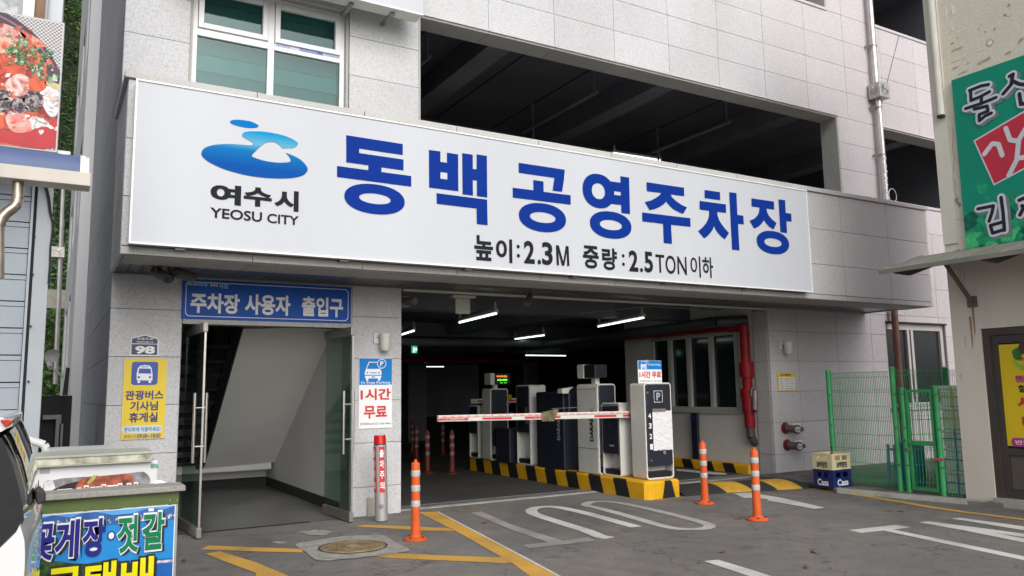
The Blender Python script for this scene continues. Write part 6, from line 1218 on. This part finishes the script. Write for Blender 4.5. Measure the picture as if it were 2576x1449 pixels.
# ---- blue grey shed
YSH = 7.0; sx1 = pY(YSH, (122, 700)).x; sx0 = pY(YSH, (81, 700)).x
shd = thing('clad_shed', 'blue grey metal clad shed with narrow horizontal panels at the left edge', 'building', (-1.5, YSH, 0))
obj('corner_trim', MB().box((sx0+.002, YSH-.03, 0), (sx1, YSH+.14, 3.5)), siding_t, shd, bevel=.004); obj('side_wall', MB().box((sx1-.06, YSH+.142, 0), (sx1-.01, 9.4, 3.5)), siding, shd)
obj('corner_bead', MB().box((sx0-.035, YSH-.04, 0), (sx0-.018, YSH-.002, 3.5)), siding_t, shd)
zj = [pY(YSH, (60, y)).z for y in (1100, 1029, 963, 895, 826, 759, 692, 628, 560, 494)]; dzj = (zj[-1]-zj[0])/9
z = zj[0]-dzj*math.ceil(zj[0]/dzj)
while z < 3.45:
    if z+dzj > .02:
        obj('siding_panel', MB().box((-3.2, YSH, max(z, 0)+.006), (sx0-.04, YSH+.03, z+dzj*.80)).box((-3.2, YSH-.006, z+dzj*.82), (sx0-.04, YSH+.024, z+dzj-.004)), siding, shd)
    z += dzj
obj('wall', MB().box((-3.2, YSH+.032, 0), (sx0-.002, 9.4, 3.5)), mat('shed_core', (.06, .07, .08), .8), shd)
for y in (595, 690, 821, 960): p = pY(YSH-.045, (86-.04*(y-595), y)); obj('screw', MB().cyl(p, p+Vector((0, .006, 0)), .009, n=8), blackm, shd)
# upper storey of the shed
ux = pY(YSH, (157, 30)).x; obj('upper_wall', MB().box((-3.2, YSH+.1, 3.502), (ux, 9.4, 6.5)), mat('upper_white', (.50, .52, .55), .6, .05), shd)
for (x0, x1, M, d_) in ((140, 175, mat('win_grey', (.22, .24, .27), .4), .04), (175, 262, white_p, .06), (262, 345, mat('brown_board', (.20, .12, .07), .7, .2), .03), (345, 362, MATS['win_grey'], .05)):
    a_ = pY(YSH+.05, q(0, 0, x0, 30)); b_ = pY(YSH+.05, q(0, 0, x1, 30)); obj('pilaster', MB().box((a_.x, YSH+.1-d_, 3.6), (b_.x, YSH+.099, 6.4)), M, shd)
obj('window_pane', MB().box((-3, YSH+.08, 3.8), (pY(YSH, q(0, 0, 138, 30)).x, YSH+.098, 6.2)), mat('poster_grey', (.36, .38, .40), .5, .5, 14), shd)
cbm = MB(); cbm.tube([pY(YSH-.06, sh(0, 560, 1.959)(x, y)) for x, y in ((330, 290), (350, 350), (370, 430), (385, 545), (405, 620), (410, 680), (390, 800), (385, 950), (375, 1090))], .008, 6).tube([pY(YSH-.07, sh(0, 560, 1.959)(x, y)) for x, y in ((345, 290), (362, 350), (382, 440), (395, 560), (412, 640), (400, 760))], .006, 6)
tag(obj('cable', cbm, blackm), 'black cables sagging down the corner trim of the clad shed', 'cable')
# ---- food sign
YFO = 6.35; fsn = thing('food_sign', 'large printed food sign of red stew with herbs and shells in a bowl', 'sign', (-1, YFO, 3.2))
tr_ = pY(YFO, (162, 57)); br_ = pY(YFO, (146, 385)); fx1 = (tr_.x+br_.x)/2; fz1, fz0 = tr_.z, br_.z; fx0 = -2.6
obj('panel', MB().box((fx0, YFO, fz0), (fx1, YFO+.16, fz1)), mat('food_sign_box', (.30, .32, .33), .5), fsn, bevel=.004)
obj('bottom_frame', MB().box((fx0, YFO+.0, fz0-.05), (fx1-.02, YFO+.22, fz0-.002)), mat('slate_frame', (.14, .17, .20), .5), fsn)
FF = FY(YFO); SP = dict(spec=.25)
def fo_(x, y): p = pY(YFO-.003, q(0, 0, x, y)); return (max(fx0+.01, min(fx1-.012, p.x)), max(fz0+.012, min(fz1-.012, p.z)))
def mat2(name, c1, c2, sc, lo=.42, hi=.58, det=6):
    M = bpy.data.materials.new(name); M.use_nodes = True; N = M.node_tree.nodes; L = M.node_tree.links; b = N['Principled BSDF']; b.inputs['Roughness'].default_value = .45; b.inputs['Specular IOR Level'].default_value = .25
    g = N.new('ShaderNodeNewGeometry'); n = N.new('ShaderNodeTexNoise'); n.inputs['Scale'].default_value = sc; n.inputs['Detail'].default_value = det; n.inputs['Distortion'].default_value = 1.2; n.inputs['Roughness'].default_value = .6; L.new(g.outputs['Position'], n.inputs['Vector'])
    k = N.new('ShaderNodeMapRange'); k.inputs[1].default_value = lo; k.inputs[2].default_value = hi; L.new(n.outputs[0], k.inputs[0]); m_ = N.new('ShaderNodeMix'); m_.data_type = 'RGBA'; L.new(k.outputs[0], m_.inputs[0]); m_.inputs[6].default_value = (*c1, 1); m_.inputs[7].default_value = (*c2, 1); L.new(m_.outputs[2], b.inputs['Base Color']); MATS[name] = M; return M
weave = bpy.data.materials.new('grey_weave'); weave.use_nodes = True; N = weave.node_tree.nodes; L = weave.node_tree.links
g = N.new('ShaderNodeNewGeometry'); ck = N.new('ShaderNodeTexChecker'); ck.inputs['Scale'].default_value = 75; ck.inputs[1].default_value = (.50, .49, .50, 1); ck.inputs[2].default_value = (.15, .13, .14, 1); L.new(g.outputs['Position'], ck.inputs[0]); L.new(ck.outputs[0], N['Principled BSDF'].inputs['Base Color'])
bar2(FF, (fx0+.005, fz0+.006, fx1-.006, fz1-.006), mat('food_border', (.55, .55, .55), .5), fsn, .001)
patch(FF, [(fx0+.01, fz0+.012), (fx1-.012, fz0+.012), (fx1-.012, fz1-.012), (fx0+.01, fz1-.012)], weave, fsn, .002)
cen = fo_(-150, 620)
def fe(rx, ry, M, d, ds=0): 
    pts = []
    for i in range(60):
        t = 2*math.pi*i/60; x, y = -150+rx*math.cos(t), 620+ry*math.sin(t)+.25*(rx*math.cos(t)); pts.append(fo_(x, y))
    patch(FF, pts, M, fsn, d)
bowl = mat('bowl_plum', (.035, .018, .035), .4, .2, 6, **SP); bowl2 = mat('bowl_rim_pink', (.22, .10, .14), .4, .2, 6, **SP); soup = mat2('soup_red', (.22, .008, .008), (.60, .16, .08), 9, .38, .68); soup2 = mat2('soup_orange', (.50, .06, .03), (.72, .42, .30), 11)
fe(650, 600, bowl, .0026); fe(632, 560, bowl2, .003); fe(618, 545, bowl, .0034); fe(590, 500, soup, .0038)
pl = lambda pts, M, k: patch(FF, [fo_(*p) for p in smooth_path(pts, 3)], M, fsn, .0042+.0004*k)
tom = mat2('tomato', (.30, .015, .01), (.58, .10, .04), 7); squid = mat2('squid_pink', (.42, .10, .08), (.66, .52, .48), 12, .4, .6); rad = mat2('radish_white', (.30, .26, .28), (.68, .66, .67), 16, .36, .5); herb = mat2('herb_green', (.015, .06, .02), (.10, .26, .09), 30); herb2 = mat2('herb_pale', (.08, .2, .08), (.46, .56, .44), 40); shell = mat2('shell_dark', (.025, .018, .025), (.40, .32, .33), 22, .48, .62); shell2 = mat2('shell_ring', (.06, .04, .05), (.50, .44, .44), 26)
pl([(0, 1061), (0, 985), (150, 1000), (330, 960), (440, 900), (440, 1122), (0, 1075)], mat('deep_red', (.42, .012, .02), .35, .2, 3, **SP), 0)
pl([(0, 180), (110, 210), (200, 280), (120, 320), (0, 300)], squid, 1); pl([(0, 280), (100, 300), (80, 370), (0, 400)], soup2, 2)
pl([(150, 230), (250, 270), (350, 350), (260, 350), (180, 290)], soup2, 1); pl([(0, 420), (80, 430), (140, 520), (110, 600), (0, 610)], tom, 2)
pl([(100, 440), (190, 470), (200, 560), (110, 560)], tom, 3); pl([(350, 520), (450, 520), (460, 610), (380, 600)], mat('onion_purple', (.09, .02, .07), .4, .3, 8, **SP), 2)
pl([(60, 600), (150, 555), (220, 600), (230, 680), (150, 730), (70, 700), (40, 650)], squid, 4); pl([(220, 600), (330, 600), (350, 660), (290, 700), (230, 690)], tom, 5)
pl([(300, 690), (360, 650), (450, 700), (440, 850), (380, 880), (320, 790)], rad, 4); pl([(345, 610), (450, 640), (448, 690), (350, 640)], mat('enoki', (.50, .42, .25), .5, .3, 12, **SP), 5)
pl([(40, 880), (130, 850), (230, 880), (270, 960), (200, 1000), (90, 990)], mat2('radish_pink', (.60, .10, .07), (.70, .50, .46), 5, .3, .6), 5); pl([(0, 840), (35, 870), (40, 940), (0, 975)], tom, 6)
pl([(190, 870), (270, 880), (370, 930), (340, 960), (220, 910)], rad, 6); pl([(230, 920), (310, 950), (270, 970)], rad, 7)
random.seed(8)
for k in range(70):
    x, y = random.uniform(0, 440), random.uniform(180, 1000); r1_ = random.uniform(10, 30); a0 = random.random()*3
    if x > 300 and y < 420: continue
    pl([(x+r1_*(1.8 if j % 4 == 0 else .7)*math.cos(a0+j*math.pi/4)*random.uniform(.7, 1.2), y+r1_*.7*math.sin(a0+j*math.pi/4)*random.uniform(.7, 1.2)) for j in range(8)], random.choice((soup2, tom, squid, soup, rad)), 6.2+k*.012)
for (cx_, cy_, rx, ry) in ((250, 765, 80, 78), (150, 795, 72, 62), (30, 790, 55, 60), (20, 720, 60, 40)):
    pl([(cx_+rx*math.cos(t), cy_+ry*math.sin(t)) for t in [k*math.pi/5 for k in range(10)]], shell, 7); pl([(cx_-.1*rx+.7*rx*math.cos(t), cy_+.1*ry+.7*ry*math.sin(t)) for t in [k*math.pi/5 for k in range(10)]], shell2, 8); pl([(cx_+.12*rx+.5*rx*math.cos(t), cy_+.05*ry+.5*ry*math.sin(t)) for t in [k*math.pi/5 for k in range(10)]], shell, 9)
random.seed(4)
for k in range(150):
    cx_, cy_, sx_, sy_ = random.choice(((130, 340, 75, 50), (230, 400, 90, 60), (340, 430, 90, 60), (290, 530, 60, 60), (150, 470, 50, 30), (390, 590, 50, 25), (100, 390, 50, 30)))
    x, y = random.gauss(cx_, sx_*.55), random.gauss(cy_, sy_*.55); s_ = random.uniform(9, 24); a0 = random.random()*6; pts = []
    for j in range(10): t = a0+2*math.pi*j/10; k2_ = s_*(1 if j % 2 else .45); pts.append(fo_(x+k2_*math.cos(t), y+k2_*math.sin(t)))
    patch(FF, pts, herb if k < 75 or random.random() < .45 else herb2, fsn, .0085+k*.00003)
# ---- rolled awning above, with gutter box and down spout
YA = 5.3; ra_ = thing('rolled_awning', 'blue rolled awning lying on a beige metal box beam with a curved steel spout', 'awning', (-1.2, YA, 2.7))
ra0 = pY(YA, q(0, 0, 0, 1205)); a_ = pY(YA, q(0, 0, 688, 1305)); b_ = pY(YA, q(0, 0, 682, 1405)); bxm = mat('beige_metal', (.47, .43, .38), .5, .12, 5, streak=True)
obj('box_beam', MB().box((-3, YA, b_.z), (a_.x, YA+.16, a_.z)), bxm, ra_, bevel=.004)
r_ = .085; zc_ = a_.z+.0
def halfcyl(x0, x1, r, M, name, yc):
    o = MB(); n = 12; pr_ = [(yc-r*math.cos(t), zc_+r*1.15*math.sin(t)) for t in [math.pi*i/n for i in range(n+1)]]
    vs = [(x0, y, z) for y, z in pr_]+[(x1, y, z) for y, z in pr_]; m_ = n+1
    o.add(vs, [(i, i+1, m_+i+1, m_+i) for i in range(n)]+[tuple(range(m_)), tuple(range(m_, 2*m_))]); return obj(name, o, M, ra_, smooth=True)
xc = pY(YA, q(0, 0, 605, 1260)).x
halfcyl(-3, xc, .108, mat('blue_canvas', (.07, .10, .21), .55, .2, 3), 'canvas_roll', YA+.115); halfcyl(xc+.001, a_.x-.03, .112, white_p, 'end_cap', YA+.115); halfcyl(a_.x-.029, a_.x-.012, .104, white_p, 'end_cap', YA+.115)
YG = YA+.08
spz = [pY(YG, p) for p in ((45, 460), (45, 498), (42, 512), (34, 522), (16, 535), (4, 548), (-4, 570), (-5, 700))]; obj('spout', MB().tube(spz, .031, 14), mat('stained_steel', (.36, .31, .25), .3, .35, 8, metal=.8), ra_, smooth=True)
# ---- stall counter with banner, and the chest freezer behind it
def Bq(x, y): return ((x/2.018)/1.56522, (1550+y/2.018)/1.56522)
zc = .93; cR = pZ(zc, Bq(1477, 728)); yc0 = cR.y; sc_ = thing('stall_counter', 'green wooden stall counter with grey stone top and a printed seaside banner', 'counter', (0, yc0+.2, 0))
obj('stone_top', MB().box((-1.35, yc0, zc-.035), (cR.x, yc0+.25, zc)), granite('counter_stone', (.30, .295, .27)), sc_, bevel=.006)
grn = mat('olive_green_wood', (.085, .125, .03), .45, .25, 2.5); xr = pY(yc0+.05, Bq(1425, 800)).x; zb1 = pY(yc0+.05, Bq(1425, 873)).z
obj('apron_board', MB().box((-1.33, yc0+.05, zb1), (xr, yc0+.09, zc-.037)), grn, sc_, bevel=.003); obj('side_board', MB().box((xr-.04, yc0+.092, .0), (xr-.0, yc0+.24, zc-.037)), mat('grey_board', (.30, .31, .30), .6, .1), sc_)
obj('leg', MB().box((xr-.045, yc0+.052, 0), (xr-.005, yc0+.09, zb1-.002)), MATS['grey_board'], sc_); obj('leg', MB().box((-1.32, yc0+.055, 0), (-1.28, yc0+.09, zb1-.002)), MATS['grey_board'], sc_)
p = pY(yc0+.048, Bq(1352, 793)); obj('knot_hole', MB().cyl(p, p+Vector((0, .002, 0)), .004, n=8), black, sc_)
for x, y in ((1412, 762), (1350, 846), (1408, 846)): p = pY(yc0+.046, Bq(x, y)); obj('screw', MB().cyl(p, p+Vector((0, .004, 0)), .003, n=6), steel, sc_)
YBn = yc0+.045; xb1 = pY(YBn, Bq(1392, 1000)).x; zbt = pY(YBn, Bq(1392, 882)).z; bn = thing('banner', 'seaside photo banner with blue and green Korean letters and yellow letters below', 'banner', (0, YBn, .1)); FN = FY(YBn-.002)
obj('sheet', MB().box((-1.3, YBn-.0015, .12), (xb1, YBn+.004, zbt)), white, bn)
def bq(x, y): p = pY(YBn-.004, Bq(x, y)); return (max(-1.29, min(xb1-.006, p.x)), max(.125, min(zbt-.004, p.z)))
seam = mat('sea_blue', (.02, .24, .60), .5, .25, 3, spec=.2); skym = mat('sky_print', (.10, .33, .68), .5, .35, 5, spec=.2); mtn = mat('mountain_print', (.035, .11, .33), .5, .4, 7, spec=.2); city = mat('city_print', (.48, .46, .50), .5, .6, 40, spec=.2); isle = mat('island_print', (.03, .075, .02), .5, .8, 30, spec=.2); seadk = mat('sea_deep', (.012, .10, .36), .5, .25, 4, spec=.2)
patch(FN, [bq(-400, 1010), bq(300, 965), bq(1400, 870), bq(1400, 1700), bq(-400, 2500)], seam, bn, .001)
patch(FN, [bq(-400, 1000), bq(300, 960), bq(1400, 870), bq(1400, 980), bq(1200, 985), bq(300, 1070), bq(-400, 1100)], skym, bn, .002)
patch(FN, [bq(*p) for p in ((300, 1000), (420, 960), (560, 985), (650, 950), (760, 935), (900, 965), (1050, 950), (1200, 905), (1300, 920), (1400, 885), (1400, 1000), (1250, 1010), (900, 1040), (300, 1100))], mtn, bn, .003)
random.seed(13)
for k in range(170):
    x = random.uniform(305, 1390); base = 1062-(x-300)*.068; w_, h_ = random.uniform(5, 16), random.uniform(5, 22); y = base+random.uniform(-34, 12)
    patch(FN, [bq(x, y), bq(x+w_, y-.08*w_), bq(x+w_, y-h_), bq(x, y-h_)], (city, white, mat('roof_print', (.35, .24, .22), .5), mat('tree_print', (.04, .10, .05), .5))[random.choice((0, 0, 1, 2, 3, 3))], bn, .004+k*.00001)
patch(FN, [bq(1180, 935), bq(1222, 932), bq(1222, 908), bq(1180, 911)], white, bn, .006)
patch(FN, [bq(*p) for p in ((960, 1335), (1400, 1300), (1400, 1700), (960, 1750))], seadk, bn, .004); patch(FN, [bq(*p) for p in ((1200, 1328), (1390, 1315), (1390, 1335), (1200, 1350))], city, bn, .005)
patch(FN, [bq(*p) for p in smooth_path([(280, 1350), (420, 1330), (560, 1345), (700, 1350), (830, 1325), (960, 1330), (1000, 1420), (980, 1600), (280, 1700)], 2)], isle, bn, .005)
ban_b = mat('banner_indigo', (.022, .02, .22), .5, spec=.2); ban_g = mat('banner_green', (.004, .19, .08), .5, spec=.2); ban_y = mat('banner_yellow', (.80, .72, .005), .5, spec=.2)
def btext(s_, tl, br, M, back=white, off=.06, bo=.03, k=0):
    (u0, v1), (u1, v0) = pY(YBn-.01, Bq(*tl)).xz, pY(YBn-.01, Bq(*br)).xz
    pad = (u1-u0)*.055/max(1, len(s_))*1.0
    text(FN, s_, (u0+.012, v0-.016, u1+.018, v1-.008), black, bn, off, .0085+k); text(FN, s_, (u0-pad*.6, v0-.012, u1+pad*.6, v1+.012), back, bn, off, .010+k); text(FN, s_, (u0, v0, u1, v1), M, bn, bo, .0125+k)
for s_, tl, br, M in (('꽃', (248, 1045), (425, 1320), ban_b), ('게', (445, 1010), (622, 1305), ban_b), ('장', (662, 1000), (830, 1285), ban_b), ('젓', (938, 975), (1095, 1255), ban_g), ('갈', (1135, 950), (1300, 1230), ban_g)): btext(s_, tl, br, M)
cx_, cy_ = pY(YBn-.01, Bq(884, 1128)).xz; patch(FN, ell(cx_, cy_, .022, .028, 20), ban_b, bn, .009); patch(FN, ell(cx_, cy_, .015, .02, 20), white, bn, .010)
for s_, tl, br in (('국', (372, 1395), (640, 1720)), ('택', (680, 1350), (910, 1680)), ('배', (965, 1315), (1210, 1640))): btext(s_, tl, br, ban_y, black, .07, .025)
# tissue on the counter
tp_ = MB(); cT = pZ(zc+.001, Bq(1262, 712)); 
vs = [(cT.x+.045*math.cos(t)*random.uniform(.8, 1.2), cT.y+.04*math.sin(t)*random.uniform(.8, 1.2), cT.z+random.uniform(0, .006)) for t in [2*math.pi*i/12 for i in range(12)]]+[(cT.x+.02*math.cos(t), cT.y+.015*math.sin(t), cT.z+random.uniform(.012, .024)) for t in [2*math.pi*i/12 for i in range(12)]]
tp_.add(vs, [(i, (i+1) % 12, 12+(i+1) % 12, 12+i) for i in range(12)]+[tuple(range(12, 24))]); tag(obj('tissue', tp_, mat('tissue_white', (.72, .72, .73), .8)), 'crumpled white tissue lying on the right end of the stone counter top', 'tissue')
# chest freezer
YZ = yc0+.62; fzr = thing('chest_freezer', 'old white chest freezer with torn food stickers and stacked pale slabs on top', 'freezer', (0, YZ+.3, 0)); fwm = mat('freezer_white', (.66, .67, .68), .4, .08, 4)
fx0_ = pY(YZ, Bq(284, 640)).x; fx1_ = pY(YZ, Bq(1260, 600)).x; fzt = pY(YZ, Bq(284, 580)).z; obj('body', MB().box((fx0_, YZ, .02), (fx1_, YZ+.6, fzt)), fwm, fzr, bevel=.012)
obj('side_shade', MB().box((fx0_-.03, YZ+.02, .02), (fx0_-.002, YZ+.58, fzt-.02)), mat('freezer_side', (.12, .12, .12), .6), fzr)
edge = mat('worn_edge', (.42, .41, .33), .9, .5, 14, bump=.6); lidm = mat('lid_cream', (.38, .39, .33), .6, .1, 5)
ls = thing('pale_slab', 'thick pale board with crumbling edge lying on the freezer', 'board', (0, YZ, fzt)); l1 = pY(YZ-.04, Bq(255, 525)); l2 = pY(YZ-.04, Bq(1212, 500)); zt1 = l1.z-.01
obj('core', MB().box((l1.x+.02, YZ-.035, fzt+.004), (l2.x-.005, YZ+.42, fzt+.05)), edge, ls); obj('top_sheet', MB().box((l1.x, YZ-.045, fzt+.052), (l2.x, YZ+.43, fzt+.066)), lidm, ls); obj('bottom_sheet', MB().box((l1.x+.01, YZ-.05, fzt-.004), (l2.x, YZ+.43, fzt+.003)), lidm, ls)
ls2 = MB(); ls2.prism([Vector(p) for p in ((l1.x+.05, YZ+.40, fzt+.067), (l2.x-.22, YZ+.40, fzt+.067), (l2.x-.22, YZ+.50, fzt+.092), (l1.x+.05, YZ+.50, fzt+.092))], (0, .03, 0)); tag(obj('tilted_board', ls2, mat('board_grey', (.36, .39, .385), .7, .08, 3)), 'thin pale board leaning at the back of the freezer top', 'board')
FZ = FY(YZ)
def fq(x, y): p = pY(YZ-.003, Bq(x, y)); return (p.x, p.z)
patch(FZ, smooth_path([fq(*p) for p in ((350, 700), (420, 690), (500, 672), (700, 660), (900, 645), (1100, 622), (1150, 625), (1190, 665), (1185, 720), (1100, 740), (600, 780), (400, 800), (350, 780))], 2), mat('torn_grey', (.20, .20, .21), .6, .6, 16), fzr, .003, 'sticker'); 
patch(FZ, [fq(*p) for p in ((430, 760), (520, 720), (640, 690), (700, 672), (640, 730), (560, 790), (430, 800))], mat('eggplant', (.02, .012, .02), .35, .3), fzr, .005, 'sticker'); patch(FZ, [fq(*p) for p in ((350, 700), (420, 690), (440, 750), (390, 780), (350, 775))], mat('torn_white', (.60, .60, .60), .6, .3, 20), fzr, .005, 'sticker')
patch(FZ, smooth_path([fq(*p) for p in ((620, 700), (680, 668), (800, 655), (960, 640), (1040, 645), (1060, 690), (1000, 720), (700, 760), (600, 770))], 2), mat('kimchi_print', (.32, .07, .03), .5, .8, 18), fzr, .006, 'sticker'); patch(FZ, [fq(*p) for p in ((690, 705), (740, 650), (775, 645), (740, 695), (700, 720))], mat('leek_print', (.42, .40, .08), .5, .3, 20), fzr, .007, 'sticker')
a_, b_ = fq(440, 768), fq(1090, 900); text(FZ, '고사리김치', (a_[0], b_[1], b_[0], a_[1]+.02), white, fzr, .09, .009); text(FZ, '고사리김치', (a_[0]+.006, b_[1], b_[0]-.006, a_[1]+.01), redv, fzr, .04, .011)
a_, b_ = fq(318, 598), fq(395, 632); bar2(FZ, (a_[0], b_[1], b_[0], a_[1]), mat('label_grey', (.36, .37, .38), .5), fzr, .003, 'label'); a_, b_ = fq(1198, 560), fq(1262, 590); bar2(FZ, (a_[0], b_[1], b_[0]-.003, a_[1]), mat('label_green', (.12, .25, .2), .5, .8, 30), fzr, .003, 'label')
tag(obj('handrail', MB().tube([pY(6.6, p) for p in ((30, 1096), (55, 1102), (95, 1113), (111, 1119), (116, 1128), (117, 1150))], .028, 12), mat('white_rail', (.55, .55, .54), .5, .15, 12), None, smooth=True), 'white wrapped handrail tube beside the clad shed above the freezer', 'handrail')
# ---- car parked at the lower left, rear end towards the door
YC_ = 2.75; car = thing('parked_car', 'white car at the lower left corner with dark rear glass and a red roof lamp', 'car', (-1.5, YC_+.8, 0)); carw = mat('car_white', (.66, .67, .68), .18, .02, 1, coat=.8); cglass = mat('car_glass', (.012, .014, .016), .05, .1, coat=1.0, spec=.7); ctrim = mat('car_trim', (.025, .026, .027), .4)
def cq(x, y, Y=YC_): p = pY(Y, Bq(x, y)); return (p.x, p.z)
def loft(name, prof, M, y0, y1, inset, n=8, smooth=True):
    """side profile swept across the car, drawn in towards both flanks"""
    cxp = sum(p[0] for p in prof)/len(prof); czp = min(p[1] for p in prof); mb = MB(); m_ = len(prof); secs = []
    for k in range(n+1):
        t = k/n; y = y0+(y1-y0)*t; e = abs(2*t-1); s_ = 1-inset*e**4; secs.append([(cxp+(px-cxp)*s_, y, czp+(pz-czp)*(1-inset*.7*e**4)) for px, pz in prof])
    vs = [p for s_ in secs for p in s_]; fs = [(k*m_+i, k*m_+(i+1) % m_, (k+1)*m_+(i+1) % m_, (k+1)*m_+i) for k in range(n) for i in range(m_)]; fs += [tuple(range(m_)), tuple(range(n*m_, (n+1)*m_))]
    return obj(name, mb.add(vs, fs), M, car, smooth=smooth)
x = [cq(*p) for p in ((20, 1449), (50, 1265), (100, 1185), (200, 1090), (260, 1030), (290, 968), (310, 1030), (328, 1100), (333, 1200), (330, 1300), (318, 1400), (300, 1560))]
body_p = [(-4.2, .35), (-4.35, .62), (-4.2, .82), (-3.5, .95)]
bp_ = [(-4.3, .32), (-4.42, .55), (-4.3, .78), (-3.4, .80), (-1.0, .80)]+[x[0], x[1], x[2], x[3], x[4], x[5], x[6], x[7], x[8], x[9], (x[9][0]-.0, .62), (x[9][0]-.02, .40), (x[9][0]-.08, .26), (-4.2, .26)]
loft('body', bp_, carw, YC_, YC_+1.66, .035, 10)
gp = [cq(*p) for p in ((-60, 200), (0, 330), (95, 285), (125, 345), (155, 430), (190, 520), (215, 600), (245, 720), (272, 850), (285, 965), (250, 1045), (195, 1100), (100, 1190), (50, 1275))]
gp = [(-3.3, .78), (-2.75, 1.30), (-2.3, 1.43)]+gp[1:]+[(-.95, .78)]
loft('windows', gp, cglass, YC_+.02, YC_+1.64, .05, 10)
rf = [(-2.5, 1.40), (-2.2, 1.475)]+[cq(*p) for p in ((0, 190), (50, 183), (82, 195), (100, 215), (95, 280), (60, 300), (0, 325))]
loft('roof', rf, carw, YC_+.03, YC_+1.63, .03, 8)
sl_ = [cq(*p) for p in ((0, 205), (45, 198), (80, 205), (104, 214), (92, 238), (70, 258), (35, 270), (18, 240), (0, 225))]
obj('high_brake_lamp', MB().prism([Vector((u, YC_+.015, v)) for u, v in sl_], (0, .25, 0)), mat('lamp_red', (.38, .02, .012), .15, .1, coat=1), car, bevel=.006)
ip = [cq(*p) for p in ((30, 330), (62, 320), (110, 430), (150, 560), (195, 760), (225, 900), (205, 920), (165, 780), (120, 600), (80, 450))]
pw = YC_+.012; wp = [pY(pw, Bq(*p)) for p in ((272, 850), (300, 838), (340, 860), (365, 905), (362, 940), (330, 968), (290, 970), (270, 930))]
obj('rear_wiper_pivot', MB().prism([Vector((p.x, YC_+.30, p.z)) for p in wp], (0, .12, 0)), ctrim, car, bevel=.012)
dpn = cq(318, 1180); obj('door_lock', MB().cyl((dpn[0]-.002, YC_+.5, dpn[1]), (dpn[0]+.004, YC_+.5, dpn[1]), .03, n=14), ctrim, car)
for wx in (-3.45, -1.05):
    for wy_ in (YC_-.0, YC_+1.46):
        wh_ = obj('wheel', MB().cyl((wx, wy_, .31), (wx, wy_+.2, .31), .31, n=28), mat('tyre', (.02, .02, .02), .8), car, bevel=.02); obj('rim', MB().cyl((wx, wy_-.004, .31), (wx, wy_+.0, .31), .19, n=20), steel_d, wh_)
